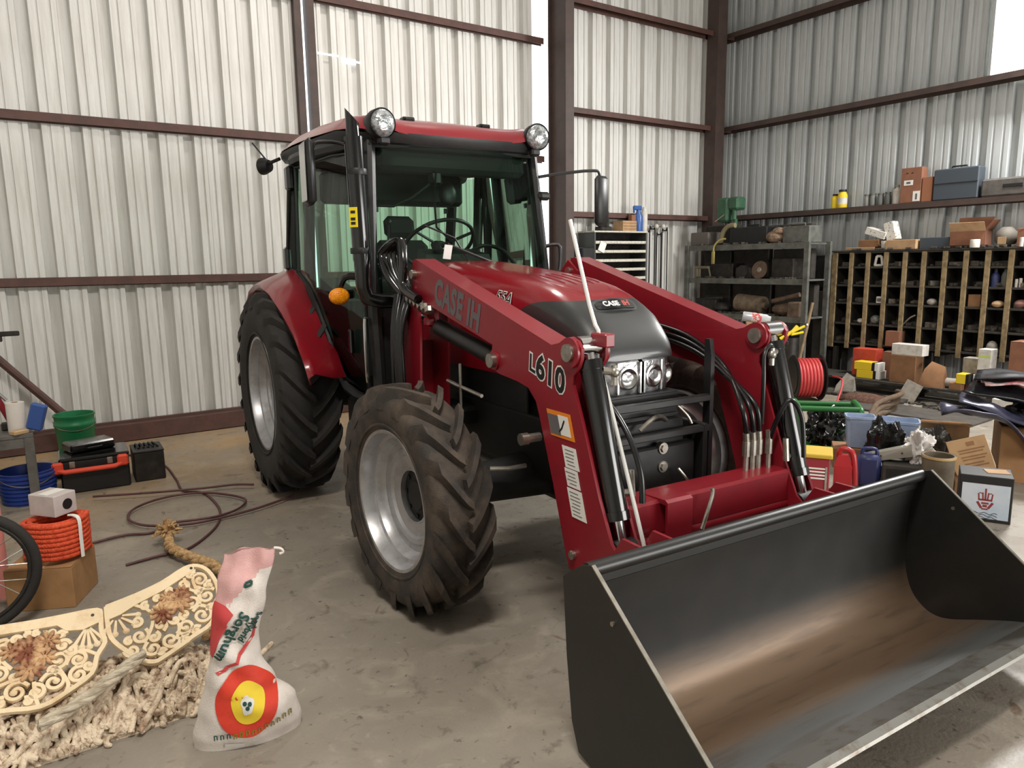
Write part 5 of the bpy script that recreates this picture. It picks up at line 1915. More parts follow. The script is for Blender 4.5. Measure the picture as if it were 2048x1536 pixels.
sp_ = thing('pipe_stand', 'dark steel pipe clamp end at the left edge above the workbench', 'pipe stand', (-0.30, 6.62, 0))
MB().rod((0, 0, 0), (0, 0, 1.2), 0.03, 12).build('post', DARKM, sp_, 40)
MB().box((0.16, 0, 1.205), (0.44, 0.05, 0.035), ch=0.006).box((0.12, 0, 1.17), (0.30, 0.07, 0.04), ch=0.006).build('clamp_bar', DARKM, sp_, 0)
MB().rod((0, 0, 0), (0, 0, 0.015), 0.16, 24).build('base_plate', DARKM, sp_, 30)
mb = MB().tube([(0.62, 7.72, 0.04), (0.35, 7.78, 0.36), (0.01, 7.82, 0.78), (-0.4, 7.84, 1.3)], 0.035, 10)
lone('wooden_pole', 'brown pole leaning on the door behind the green tub', 'pole', mb, PRIMER)
pk = thing('pink_tube', 'tall pink plastic tube at the left edge beside the spoked wheel', 'tube', (-0.165, 4.46, 0))
MB().lathe([(0.0, 0.0), (0.045, 0.0), (0.045, 0.62), (0.040, 0.64), (0, 0.64)], n=24).build('tube_body', mat('pink_plastic', (216, 140, 132), 0.5), pk, 40)
MB().lathe([(0.0, 0.64), (0.03, 0.64), (0.03, 0.70), (0.0, 0.71)], n=20).build('cap', BLK, pk, 40)

# spoked cart wheel
wh = thing('spoked_wheel', 'black spoked cart wheel standing at the left edge', 'wheel', (-0.275, 4.02, 0))
WR = 0.30
mb = MB().tube([(WR * 0.93 * math.cos(2 * PI * k / 48), 0, 0.30 + WR * 0.93 * math.sin(2 * PI * k / 48)) for k in range(48)], 0.023, 10, closed=True)
mb.build('tyre', RUBD, wh, 60)
mb = MB().tube([(WR * 0.84 * math.cos(2 * PI * k / 48), 0, 0.30 + WR * 0.84 * math.sin(2 * PI * k / 48)) for k in range(48)], 0.011, 8, closed=True)
mb.build('rim', DARKM, wh, 60)
MB().rod((0, -0.05, 0.30), (0, 0.05, 0.30), 0.03, 16).build('hub', DARKM, wh, 40)
for k in range(20):
    a = 2 * PI * k / 20
    MB().rod((0.028 * math.cos(a + 0.9 * (-1) ** k), 0.03 * (-1) ** k, 0.30 + 0.028 * math.sin(a + 0.9 * (-1) ** k)), (WR * 0.83 * math.cos(a), 0, 0.30 + WR * 0.83 * math.sin(a)), 0.0028, 5).build('spoke', STEEL, wh, 60)
lone('oily_rag', 'dark heap of oily cloth behind the spoked wheel', 'rag', MB().ball((0, 0, 0.17), 0.20, 18, (1.0, 0.7, 0.85)).ball((0.10, 0.05, 0.08), 0.12, 14, (1, 0.8, 0.66)), DARKM, (-0.42, 4.32, 0))

# air hose on the floor
HM = mat('maroon_air_hose', (92, 52, 54), 0.5, 0.0, (66, 44, 42), 20, 0.4, 0.7)
HA = [(0.70, 7.83), (0.77, 7.32), (0.98, 6.76), (0.99, 6.18), (0.97, 5.79), (1.08, 5.66), (1.10, 5.31), (1.06, 5.03), (0.96, 4.79), (0.76, 4.54), (0.59, 4.52), (0.42, 4.50)]
HB = [(1.60, 5.12), (1.31, 4.99), (1.04, 4.95), (0.84, 4.95), (0.62, 5.07), (0.54, 5.29), (0.59, 5.49), (0.76, 5.62), (0.97, 5.65), (1.14, 5.53), (1.28, 5.26), (1.20, 5.08), (1.02, 4.99), (0.78, 5.03)]
HC = [(1.42, 5.52), (1.30, 5.60), (1.10, 5.67), (0.78, 5.77), (0.39, 5.93)]
HD = [(0.30, 4.99), (0.48, 5.01), (0.61, 4.97), (0.72, 5.0)]
for pts, lb, h in ((HA, 'maroon air hose running from the door rail past the toolbox', 0.010), (HB, 'maroon air hose looped on the concrete beside the rear tyre', 0.026), (HC, 'straight maroon air hose leading under the rear tyre', 0.042), (HD, 'short dark hose end on the floor beyond the rope tassel', 0.012)):
    mb = MB().tube([(x, y, h + 0.003 * math.sin(i * 2.1)) for i, (x, y) in enumerate(pts)], 0.0085, 7, sub=6)
    lone('air_hose', lb, 'hose', mb, HM, smooth=60, group='air hose lengths on the floor')
# ------------------------------------------------------------------ racks along the right wall
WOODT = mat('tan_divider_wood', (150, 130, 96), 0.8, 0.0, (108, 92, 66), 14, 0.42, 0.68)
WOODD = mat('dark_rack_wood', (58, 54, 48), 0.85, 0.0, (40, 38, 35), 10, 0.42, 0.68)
CLUT = mat('dusty_hardware', (66, 62, 56), 0.8, 0.2, (120, 108, 92), 18, 0.52, 0.75)
CLUTD = mat('dark_hardware', (44, 43, 41), 0.7, 0.3, (70, 64, 58), 15, 0.5, 0.75)
SHELFM = mat('grey_shelf_steel', (104, 106, 100), 0.6, 0.2, (74, 74, 70), 9, 0.42, 0.7)
BROWNB = mat('brown_carton', (136, 92, 70), 0.85, 0.0, (120, 80, 60), 8, 0.4, 0.7)
TANB = mat('tan_carton', (178, 146, 110), 0.85, 0.0, (156, 122, 90), 8, 0.4, 0.7)
WHITEB = mat('off_white_carton', (206, 202, 194), 0.7, 0.0, (176, 170, 160), 14, 0.45, 0.7)
REDB = mat('orange_red_carton', (200, 76, 54), 0.6, 0.0, (172, 60, 44), 8, 0.4, 0.7)
YELB = mat('yellow_carton', (224, 194, 40), 0.55)
GREYB = mat('grey_paper_sack', (158, 152, 142), 0.85, 0.0, (120, 112, 102), 12, 0.42, 0.7)
CASEM = mat('slate_tool_case', (62, 70, 78), 0.5)
BLUEB = mat('blue_spray_can', (54, 92, 156), 0.35)

PX, PB = 9.10, 9.44
PYS = [5.608, 5.377, 5.155, 4.923, 4.687, 4.462, 4.223, 3.994, 3.766, 3.532, 3.30, 3.07]
PZS = [1.742, 1.552, 1.320, 1.090, 0.822, 0.567]
pg = thing('pigeonhole_rack', 'wooden pigeonhole parts rack of tan dividers and dark shelves', 'shelf', (9.27, 4.34, 0))
PO = Vector((9.27, 4.34, 0))


def pgp(name, mb, m, smooth=0):
    return mb.build(name, m, pg, smooth, off=PO)


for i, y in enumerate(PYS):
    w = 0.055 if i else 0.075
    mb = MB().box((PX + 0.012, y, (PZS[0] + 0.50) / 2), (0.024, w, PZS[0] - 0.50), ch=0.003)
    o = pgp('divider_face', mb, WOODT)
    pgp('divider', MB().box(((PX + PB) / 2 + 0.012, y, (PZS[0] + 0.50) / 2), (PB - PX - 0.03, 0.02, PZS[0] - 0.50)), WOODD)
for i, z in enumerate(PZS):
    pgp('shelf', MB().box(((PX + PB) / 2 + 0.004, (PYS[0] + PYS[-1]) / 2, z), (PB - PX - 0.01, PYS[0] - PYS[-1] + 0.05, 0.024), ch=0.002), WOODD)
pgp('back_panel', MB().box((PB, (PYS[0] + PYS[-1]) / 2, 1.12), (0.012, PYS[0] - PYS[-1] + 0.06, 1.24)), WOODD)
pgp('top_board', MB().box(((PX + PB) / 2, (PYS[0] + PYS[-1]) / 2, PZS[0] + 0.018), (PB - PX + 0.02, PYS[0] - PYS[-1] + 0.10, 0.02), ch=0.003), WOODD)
for y in (5.55, 4.45, 3.15):
    pgp('leg', MB().box((PX + 0.06, y, 0.255), (0.06, 0.05, 0.51)), WOODD)
    pgp('leg', MB().box((PB - 0.06, y, 0.255), (0.06, 0.05, 0.51)), WOODD)
# loose hardware lying in the pigeonholes
hr = random.Random(5)
mb = MB()
for i in range(len(PYS) - 1):
    for z in PZS[1:]:
        for k in range(hr.randint(5, 10)):
            y = hr.uniform(PYS[i + 1] + 0.05, PYS[i] - 0.05)
            x = hr.uniform(PX + 0.05, PX + 0.22)
            s = hr.uniform(0.018, 0.062)
            if hr.random() < 0.5:
                mb.box((x, y, z + 0.013 + s * 0.5), (s * 1.6, s * hr.uniform(1, 1.8), s), rot=(0, 0, hr.uniform(0, 180)), ch=0.004)
            else:
                mb.rod((x, y - s, z + 0.013 + s * 0.45), (x + hr.uniform(-0.03, 0.03), y + s, z + 0.013 + s * 0.45), s * 0.45, 8)
hw = mb.build('loose_hardware', CLUT, None, 0, fix=False)
hw['kind'] = 'stuff'
tag(hw, 'small dusty hardware lying in the pigeonholes', 'hardware')


def cell(ix, iz):
    """centre of a pigeonhole floor (front)"""
    return PX + 0.10, (PYS[ix] + PYS[ix + 1]) / 2, PZS[iz + 1] + 0.0125


def small_box(name, label, size, loc, rz, m, band=None, cat='box', tilt=(0, 0)):
    t = thing(name, label, cat, loc)
    t.rotation_euler = (RAD(tilt[0]), RAD(tilt[1]), RAD(rz))
    sx, sy, sz = size
    MB().box((0, 0, sz / 2), size, ch=min(0.004, sx * 0.1)).build('box_body', m, t, 0)
    if band:
        MB().box((-sx / 2 - 0.0008, 0, sz * 0.5), (0.0016, sy * 0.7, sz * 0.5)).build('label_panel', band, t, 0)
    return t


x, y, z = cell(2, 0)
t = thing('square_flange', 'white square flange in the top row third pigeonhole', 'flange', (x - 0.06, y - 0.01, z))
mb = MB()
for a, b in (((-0.05, 0), (-0.03, 0.115)), ((-0.03, 0.115), (0.03, 0.115)), ((0.03, 0.115), (0.05, 0)), ((0.05, 0.0), (-0.05, 0.0))):
    mb.rod((0, a[0], a[1] + 0.012), (0, b[0], b[1] + 0.012), 0.016, 8)
mb.build('flange_ring', WHITEB, t, 30)
x, y, z = cell(2, 2)
small_box('parts_box', 'small white box in the third row third pigeonhole', (0.08, 0.07, 0.085), (x - 0.04, y - 0.05, z), 5, WHITEB, GREYP)
x, y, z = cell(1, 3)
lone('cloth_wad', 'pale crumpled wad in the fourth row second pigeonhole', 'wad', MB().ball((0, 0, 0.032), 0.036, 10, (1, 1.2, 0.9)), WHITEB, (x - 0.05, y - 0.04, z))
x, y, z = cell(2, 3)
lone('plastic_bag', 'clear plastic bag slumped in the fourth row third pigeonhole', 'bag', MB().ball((0, 0, 0.055), 0.07, 12, (0.8, 1.0, 0.85)), mat('clear_bag_plastic', (120, 124, 118), 0.15, 0.0, (80, 82, 78), 25, 0.4, 0.6), (x - 0.03, y, z))
x, y, z = cell(8, 1)
t = thing('blue_bottle', 'dark blue bottle in the second row pigeonhole at the right', 'bottle', (x - 0.02, y + 0.05, z))
MB().lathe([(0.045, 0), (0.046, 0.12), (0.03, 0.15), (0.02, 0.16), (0.02, 0.185), (0, 0.185)], n=20).build('bottle_body', mat('navy_plastic', (44, 52, 96), 0.4), t, 40)
MB().lathe([(0.023, 0.175), (0.023, 0.20), (0, 0.20)], n=16).build('cap', BLK, t, 40)
lone('grey_bottle', 'grey bottle beside the dark blue one in the pigeonhole', 'bottle', MB().lathe([(0.04, 0), (0.042, 0.12), (0.03, 0.16), (0.018, 0.175), (0.018, 0.2), (0, 0.2)], n=18), mat('olive_grey_plastic', (86, 88, 78), 0.5), (x - 0.02, y - 0.05, z))
x, y, z = cell(9, 1)
for k, (dy, lb) in enumerate(((0.06, 'left one of three white tubes in the second row pigeonhole'), (0.02, 'middle one of three white tubes in the second row pigeonhole'), (-0.03, 'right one of three white tubes in the second row pigeonhole'))):
    lone('white_tube', lb, 'tube', MB().rod((0, 0, 0), (0, 0, 0.09 + 0.01 * k), 0.016, 12), WHITEB, (x - 0.05, y + dy, z), group='white tubes in a pigeonhole')
x, y, z = cell(7, 2)
small_box('parts_box', 'brown carton filling the third row pigeonhole at the right', (0.14, 0.13, 0.14), (x, y, z), 0, CARDD)
x, y, z = cell(9, 2)
lone('cloth_wad', 'pinkish rag wad in the third row pigeonhole at the right edge', 'rag', MB().ball((0, 0, 0.05), 0.06, 12, (1, 1.2, 0.8)), mat('pink_rag', (140, 100, 92), 0.9), (x - 0.03, y, z))
x, y, z = cell(8, 2)
lone('cloth_wad', 'tan paper wad in the third row pigeonhole', 'wad', MB().ball((0, 0, 0.04), 0.05, 12, (1, 1.3, 0.8)), TANB, (x - 0.05, y - 0.01, z))
x, y, z = cell(5, 2)
lone('cloth_wad', 'grey paper wad in the third row pigeonhole near the middle', 'wad', MB().ball((0, 0, 0.04), 0.048, 12, (1, 1.2, 0.85)), GREYB, (x - 0.05, y + 0.01, z))
x, y, z = cell(8, 4)
lone('cloth_wad', 'pale paper wad standing up in the bottom row pigeonhole', 'wad', MB().ball((0, 0, 0.075), 0.06, 12, (0.8, 1.0, 1.25)), GREYB, (x - 0.05, y + 0.01, z))
x, y, z = cell(3, 4)
small_box('parts_box', 'tan carton poking out of the bottom row fourth pigeonhole', (0.16, 0.17, 0.19), (x - 0.08, y - 0.06, z), 4, BROWNB)
x, y, z = cell(4, 3)
lone('steel_tube', 'bent grey tube leaning in the fourth row pigeonhole', 'tube', MB().tube([(0, 0.10, 0.012), (0, 0.02, 0.10), (0, -0.05, 0.14)], 0.011, 8, sub=3), STEEL, (x - 0.06, y, z))

# --- on top of the pigeonhole rack
TZ = 1.771
small_box('cardboard_tray', 'flat cardboard lid at the left end of the rack top', (0.22, 0.38, 0.035), (9.26, 5.30, TZ), 0, TANB)
small_box('dark_carton', 'dark brown carton lying on the cardboard lid', (0.20, 0.27, 0.09), (9.27, 5.20, TZ + 0.036), 0, CARDD)
dotm = mat('white_carton_with_flecks', (212, 208, 200), 0.7, 0.0, (70, 70, 70), 55, 0.60, 0.64, detail=2)
small_box('white_carton', 'white flecked carton lying tilted on the dark brown carton', (0.14, 0.27, 0.09), (9.25, 5.14, TZ + 0.166), 0, dotm, None, 'box', (18, 0))
small_box('white_carton', 'white flecked carton standing tilted above the tan box', (0.14, 0.12, 0.23), (9.27, 4.92, TZ + 0.115), 0, dotm, None, 'box', (-16, 0))
lone('white_cup', 'white paper cup between the flecked cartons and tan box', 'cup', MB().lathe([(0.03, 0.0), (0.042, 0.11), (0.044, 0.112), (0.040, 0.112), (0.028, 0.004), (0, 0.004)], n=20), WHITEB, (9.16, 4.985, TZ))
small_box('tan_box', 'long tan cardboard box on the rack top', (0.20, 0.37, 0.115), (9.20, 4.755, TZ), 0, TANB)
small_box('grey_tray', 'dark grey parts tray on the rack top beside the tan box', (0.24, 0.34, 0.13), (9.27, 4.38, TZ), 0, CASEM)
ob = thing('open_carton', 'open brown carton with raised flaps on the rack top', 'box', (9.24, 4.02, TZ), RAD(6))
MB().box((0, 0, 0.015), (0.24, 0.36, 0.03)).build('carton_base', DARKM, ob, 0)
mb = MB()
mb.box((-0.118, 0, 0.10), (0.004, 0.36, 0.19)).box((0.118, 0, 0.10), (0.004, 0.36, 0.19)).box((0, 0.178, 0.10), (0.24, 0.004, 0.19)).box((0, -0.178, 0.10), (0.24, 0.004, 0.19))
mb.build('carton_body', BROWNB, ob, 0)
MB().box((-0.155, 0, 0.235), (0.004, 0.36, 0.12), rot=(0, -38, 0)).build('carton_flap', TANB, ob, 0)
MB().box((0.13, 0.0, 0.27), (0.004, 0.36, 0.16), rot=(0, 12, 0)).build('carton_flap', BROWNB, ob, 0)
MB().box((0, -0.215, 0.25), (0.24, 0.004, 0.14), rot=(32, 0, 0)).build('carton_flap', BROWNB, ob, 0)
lone('paper_roll', 'white paper roll in front of the open carton', 'roll', MB().lathe([(0.02, 0), (0.048, 0), (0.05, 0.01), (0.05, 0.085), (0.047, 0.092), (0.02, 0.092)], n=22, closed=True), WHITEB, (9.075, 3.90, TZ))
t = thing('round_keg', 'rounded grey brown container on the rack top', 'container', (9.26, 3.66, TZ))
MB().box((0, 0, 0.11), (0.22, 0.21, 0.22), ch=0.07).build('keg_body', mat('grey_brown_plastic', (104, 98, 88), 0.7), t, 60)
MB().box((-0.112, 0.0, 0.07), (0.004, 0.085, 0.08), ch=0.0015).build('paper_label', TANB, t, 0)
carton('cardboard_box', 'brown box with an open flap at the right end of the rack top', (9.26, 3.36, TZ), (0.24, 0.30, 0.20), 0, BROWNB, True, 35)
lone('white_tube', 'white tube standing in front of the brown box on the rack top', 'tube', MB().rod((0, 0, 0), (0, 0, 0.10), 0.02, 14), WHITEB, (9.08, 3.44, TZ))
mb = MB()
for i in range(26):
    mb.box((hr.uniform(9.08, 9.14), hr.uniform(3.2, 5.5), TZ + 0.012), (0.03, hr.uniform(0.02, 0.07), 0.024), rot=(0, 0, hr.uniform(-40, 40)), ch=0.004)
ld = mb.build('scattered_hardware', CLUT, None, 0, fix=False)
ld['kind'] = 'stuff'
tag(ld, 'scattered small hardware along the front of the rack top', 'hardware')

# --- on the girt shelf of the right wall
GZ = 2.336


def jug(name, label, loc, r, h, m, capm, cat='bottle', band=None, neck=0.45):
    t = thing(name, label, cat, loc)
    MB().lathe([(r * 0.94, 0), (r, 0.01), (r, h * 0.68), (r * 0.9, h * 0.76), (r * neck, h * 0.84), (r * neck, h * 0.9), (0, h * 0.9)], n=24).build('bottle_body', m, t, 40)
    MB().lathe([(r * neck * 1.15, h * 0.88), (r * neck * 1.15, h), (0, h)], n=18).build('cap', capm, t, 40)
    if band:
        MB().lathe([(r * 1.01, h * 0.2), (r * 1.01, h * 0.55)], n=24, cap=False).build('wrap_label', band, t, 40)
    return t


jug('oil_bottle', 'yellow oil bottle at the left on the wall girt', (9.39, 5.83, GZ), 0.048, 0.19, YELB, BLK, band=None, neck=0.6)
jug('oil_bottle', 'yellow bottle with a white label and black cap on the wall girt', (9.39, 5.725, GZ), 0.062, 0.24, YELB, BLK, band=WHITEB, neck=0.7)
for k, (y, lb) in enumerate(((5.38, 'left one of four grey jars on the wall girt'), (5.30, 'second of four grey jars on the wall girt'), (5.20, 'third of four grey jars on the wall girt'), (5.105, 'right one of four grey jars on the wall girt'))):
    jug('grey_jar', lb, (9.39, y, GZ), 0.038, 0.15 + 0.008 * (k % 2), mat('grey_jar_%d' % k, (128 - 12 * k, 130 - 12 * k, 126 - 12 * k), 0.35), SHELFM, 'jar', None, 0.85)
jug('white_bottle', 'white plastic bottle beside the brown carton on the girt', (9.39, 4.99, GZ), 0.05, 0.235, WHITEB, GREYB, neck=0.4)
t = small_box('brown_carton', 'tall brown carton with white stickers on the wall girt', (0.14, 0.25, 0.42), (9.385, 4.79, GZ), 0, BROWNB)
MB().box((-0.0712, 0.03, 0.24), (0.0015, 0.11, 0.06)).build('sticker', WHITE, t, 0)
MB().box((-0.0722, 0.03, 0.24), (0.0015, 0.05, 0.025)).build('sticker_print', GREYP, t, 0)
MB().box((-0.0712, -0.075, 0.075), (0.0015, 0.085, 0.12)).build('sticker', WHITE, t, 0)
MB().box((-0.0722, -0.075, 0.07), (0.0015, 0.022, 0.07)).build('sticker_print', GREYP, t, 0)
for yy in (0.05, -0.01):
    MB().box((-0.0712, yy, 0.355), (0.0015, 0.022, 0.010)).build('hand_hole', BLACKP, t, 0)
small_box('brown_carton', 'short brown carton between the tall carton and slate case', (0.14, 0.12, 0.29), (9.385, 4.595, GZ), 0, mat('rust_brown_carton', (146, 96, 68), 0.85))
t = thing('tool_case', 'slate blue tool case with a carrying handle on the girt', 'case', (9.385, 4.27, GZ))
MB().box((0, 0, 0.18), (0.16, 0.50, 0.36), ch=0.012).build('case_body', CASEM, t, 0)
MB().box((-0.078, 0, 0.19), (0.012, 0.48, 0.012)).build('case_seam', BLK, t, 0)
MB().tube([(0, 0.09, 0.36), (0, 0.08, 0.385), (0, -0.08, 0.385), (0, -0.09, 0.36)], 0.010, 8).build('handle', BLK, t, 50)
t = thing('tool_case', 'low grey tool case at the right end of the wall girt', 'case', (9.385, 3.66, GZ))
MB().box((0, 0, 0.10), (0.17, 0.66, 0.20), ch=0.02).build('case_body', mat('dusty_grey_case', (92, 88, 84), 0.7, 0.0, (70, 66, 62), 10, 0.4, 0.7), t, 0)
MB().box((-0.087, 0, 0.11), (0.010, 0.20, 0.04), ch=0.004).build('handle', BLK, t, 0)

# --- low bench under the pigeonholes and its pile of boxes
lb_ = thing('low_bench', 'low dark plank bench running under the pigeonhole rack', 'bench', (8.86, 4.35, 0))
for k in range(3):
    MB().box((-0.17 + 0.17 * k, 0, 0.185), (0.163, 2.6, 0.03), ch=0.003).build('plank', WOODD, lb_, 0)
for y in (-1.1, 0, 1.1):
    MB().box((0, y, 0.085), (0.46, 0.06, 0.17)).build('bench_leg', WOODD, lb_, 0)
BZ = 0.2002
small_box('red_box', 'orange red box on the low bench behind the yellow boxes', (0.18, 0.30, 0.34), (8.96, 4.99, BZ), 0, REDB)
t = small_box('yellow_box', 'lower yellow box with black and white end on the low bench', (0.16, 0.21, 0.10), (8.77, 4.87, BZ), 0, YELB)
t2 = small_box('yellow_box', 'upper yellow box with black and white end on the low bench', (0.16, 0.22, 0.10), (8.77, 4.90, BZ + 0.1005), 0, YELB)
for q, sh in ((t, 0.0), (t2, 0.01)):
    MB().box((0, -0.125 - sh, 0.05), (0.16, 0.032, 0.10), ch=0.002).build('black_end', BLACKP, q, 0)
    MB().box((0, -0.165 - sh, 0.05), (0.158, 0.045, 0.098), ch=0.002).build('white_end', WHITE, q, 0)
lone('paper_sack', 'grey paper sack slumped on the floor by the yellow boxes', 'sack', MB().hull([(0, -0.11, 0), (0.10, 0.11, 0), (-0.08, 0.10, 0), (0.10, -0.1, 0.0), (0.0, -0.12, 0.22), (0.06, 0.02, 0.26), (-0.03, 0.10, 0.10), (0.08, 0.12, 0.12)]), GREYB, (8.53, 5.02, 0))
carton('cardboard_box', 'worn brown carton behind the long white box', (9.0, 4.66, BZ), (0.18, 0.24, 0.32), 8, BROWNB, True)
small_box('brown_carton', 'tall dark brown carton under the long white box', (0.18, 0.30, 0.33), (8.76, 4.40, BZ), 0, CARDD)
small_box('white_box', 'long off-white box lying on the dark brown carton', (0.15, 0.36, 0.13), (8.76, 4.37, BZ + 0.331), 0, WHITEB, None, 'box', (0, 0))
lone('brown_sack', 'crumpled brown paper sack beside the dark brown carton', 'sack', MB().hull([(-0.1, -0.14, 0), (0.10, 0.13, 0), (-0.08, 0.14, 0), (0.10, -0.13, 0.0), (0.0, -0.12, 0.24), (0.06, 0.06, 0.28), (-0.06, 0.08, 0.20)]), CARDD, (8.72, 4.06, BZ))
lone('grey_cardboard', 'grey cardboard scrap leaning on the front of the low bench', 'cardboard', MB().box((0, 0, 0.13), (0.012, 0.20, 0.26)), GREYB, (8.52, 4.28, 0.0), (20, 14, 0))
t = small_box('white_carton', 'white and green carton on the low bench near the right edge', (0.15, 0.13, 0.28), (8.82, 3.56, BZ + 0.191), 0, WHITEB)
MB().box((-0.0758, 0, 0.20), (0.0016, 0.12, 0.025)).build('label_panel', mat('pale_green_print', (188, 204, 110), 0.5), t, 0)
small_box('white_carton', 'grey white carton behind the white and green carton', (0.14, 0.16, 0.25), (8.90, 3.73, BZ + 0.101), 0, GREYB)
t = small_box('yellow_box', 'small yellow box with a black end under the white carton', (0.15, 0.10, 0.11), (8.70, 3.73, BZ + 0.081), 0, YELB)
MB().box((0, -0.065, 0.055), (0.15, 0.03, 0.11)).build('black_end', BLACKP, t, 0)
small_box('white_carton', 'low white carton under the white and green carton', (0.16, 0.17, 0.10), (8.78, 3.555, BZ + 0.0905), 0, WHITEB)
small_box('red_carton', 'dark red carton at the bottom of the white carton pile', (0.16, 0.22, 0.09), (8.78, 3.60, BZ), 0, mat('dark_red_carton', (112, 46, 44), 0.7), None)
small_box('dark_carton', 'flat dark carton under the small yellow box', (0.18, 0.13, 0.08), (8.72, 3.785, BZ), 0, CARDD)
lone('paper_roll', 'tan paper roll lying on the low bench beside the cartons', 'roll', MB().rod((0, -0.10, 0.055), (0, 0.11, 0.055), 0.055, 18), GREYB, (8.76, 3.96 - 0.03, BZ + 0.001), (0, 0, 12))
carton('cardboard_box', 'tall brown box on the low bench at the right edge', (8.84, 3.19, BZ), (0.26, 0.24, 0.58), 0, BROWNB)
small_box('white_carton', 'white carton on the floor below the tall brown box', (0.16, 0.24, 0.20), (8.50, 3.20, 0), 0, WHITEB)
mb = MB()
for i in range(70):
    x, y = hr.uniform(8.30, 8.62), hr.uniform(3.4, 5.3)
    s = hr.uniform(0.02, 0.06)
    mb.box((x, y, s * 0.4), (s * 2.2, s * hr.uniform(1, 3), s * 0.8), rot=(0, 0, hr.uniform(0, 180)), ch=0.004)
fl_ = mb.build('floor_scraps', CLUT, None, 0, fix=False)
fl_['kind'] = 'stuff'
tag(fl_, 'scraps of hardware and trash on the floor before the low bench', 'scraps')
lone('rubber_mat', 'dark flat rubber mat on the floor before the low bench', 'mat', MB().box((0, 0, 0.012), (0.55, 1.5, 0.024), ch=0.006), mat('dark_mat_rubber', (66, 62, 58), 0.85, 0.0, (84, 78, 70), 8, 0.4, 0.7), (8.0, 3.98, 0), (0, 0, 2))
mb = MB()
for k in range(3):
    mb.tube([(7.2, 3.95, 0.03), (7.5, 4.0 + 0.02 * k, 0.05 + 0.05 * k), (7.9, 4.08 - 0.04 * k, 0.03 + 0.09 * k), (8.3, 4.25, 0.06 + 0.05 * k)], 0.028, 8, sub=5)
lone('canvas_hose', 'brown canvas hose bundle lying in the aisle before the low bench', 'hose', mb, mat('brown_canvas', (96, 78, 60), 0.9, 0.0, (70, 58, 46), 20, 0.4, 0.7), smooth=60)
lone('litter_heap', 'reddish brown litter heap against the low bench', 'litter', MB().ball((0, 0, 0.0), 0.22, 18, (0.8, 1.6, 0.5)), mat('reddish_litter', (104, 72, 58), 0.95, 0.0, (66, 48, 40), 22, 0.4, 0.65, bump=0.8), (8.2, 4.55, 0.0))

# --- open steel shelving left of the pigeonholes
ss = thing('steel_shelving', 'grey steel shelving unit in the corner loaded with dark parts', 'shelf', (8.74, 6.62, 0))
SO = Vector((8.74, 6.62, 0))
for x in (8.5, 8.97):
    for y in (5.62, 7.62):
        mb = MB().box((x, y, 0.945), (0.045, 0.075, 1.89), ch=0.004)
        mb.build('post', SHELFM, ss, 0, off=SO)
for z in (0.28, 0.90, 1.395, 1.865):
    mb = MB().box((8.735, 6.62, z), (0.46, 1.96, 0.02))
    mb.box((8.50, 6.62, z - 0.02), (0.02, 1.96, 0.075))
    mb.build('shelf_board', SHELFM, ss, 0, off=SO)


def heap(name, label, boxes, m, cat='parts', smooth=0):
    """one rusty machine part made of touching blocks and cylinders"""
    mb = MB()
    for b in boxes:
        if b[0] == 'b':
            mb.box(b[1], b[2], rot=b[3] if len(b) > 3 else None, ch=0.012)
        elif b[0] == 'r':
            mb.rod(b[1], b[2], b[3], 16)
        else:
            mb.ball(b[1], b[2], 14, b[3])
    lo = min(v.z for v in mb.v)
    cx = sum(v.x for v in mb.v) / len(mb.v)
    cy = sum(v.y for v in mb.v) / len(mb.v)
    for v in mb.v:
        v.x -= cx
        v.y -= cy
        v.z -= lo
    return lone(name, label, cat, mb, m, (cx, cy, lo), smooth=smooth or 30)


S1, S2, S3, S4 = 1.8752, 1.4052, 0.9102, 0.2902
RUSTY = mat('rusty_brown_iron', (104, 84, 68), 0.8, 0.2, (66, 56, 48), 12, 0.42, 0.68)
heap('metal_case', 'dusty grey metal case on the left end of the shelving top', [('b', (8.72, 7.46, S1 + 0.10), (0.3, 0.34, 0.20))], mat('dusty_case', (104, 98, 94), 0.8), 'case')
heap('black_case', 'black case on the middle of the shelving top', [('b', (8.72, 6.60, S1 + 0.12), (0.3, 0.62, 0.24)), ('b', (8.72, 6.60, S1 + 0.255), (0.06, 0.2, 0.05))], BLK, 'case')
heap('rag_heap', 'tan rag heap on the right of the black case', [('s', (8.62, 6.18, S1 + 0.09), 0.14, (0.8, 1.0, 0.65)), ('s', (8.60, 6.12, S1 + 0.16), 0.07, (1, 1.4, 0.8))], mat('tan_rag', (146, 122, 100), 0.9, 0.0, (90, 74, 62), 14, 0.4, 0.6), 'rag')
heap('battery_charger', 'grey battery charger with a handle at the right of the shelving top', [('b', (8.70, 5.84, S1 + 0.11), (0.28, 0.40, 0.22)), ('r', (8.58, 5.95, S1 + 0.245), (8.58, 5.72, S1 + 0.245), 0.014), ('b', (8.58, 5.95, S1 + 0.22), (0.02, 0.02, 0.06)), ('b', (8.58, 5.72, S1 + 0.22), (0.02, 0.02, 0.06))], SHELFM, 'charger')
gm = thing('drill_press', 'green drill press standing in the corner on the shelving top', 'machine', (8.70, 7.02, S1))
GRM = mat('dusty_green_enamel', (52, 92, 66), 0.55, 0.0, (40, 70, 52), 8, 0.4, 0.7)
MB().box((0, 0, 0.02), (0.26, 0.24, 0.04), ch=0.008).build('base', DARKM, gm, 0)
MB().rod((0.03, 0, 0.03), (0.03, 0, 0.40), 0.04, 18).build('column', DARKM, gm, 40)
MB().box((0, 0.06, 0.50), (0.22, 0.20, 0.34), ch=0.03).box((0, -0.12, 0.58), (0.2, 0.18, 0.18), ch=0.03).build('head', GRM, gm, 30)
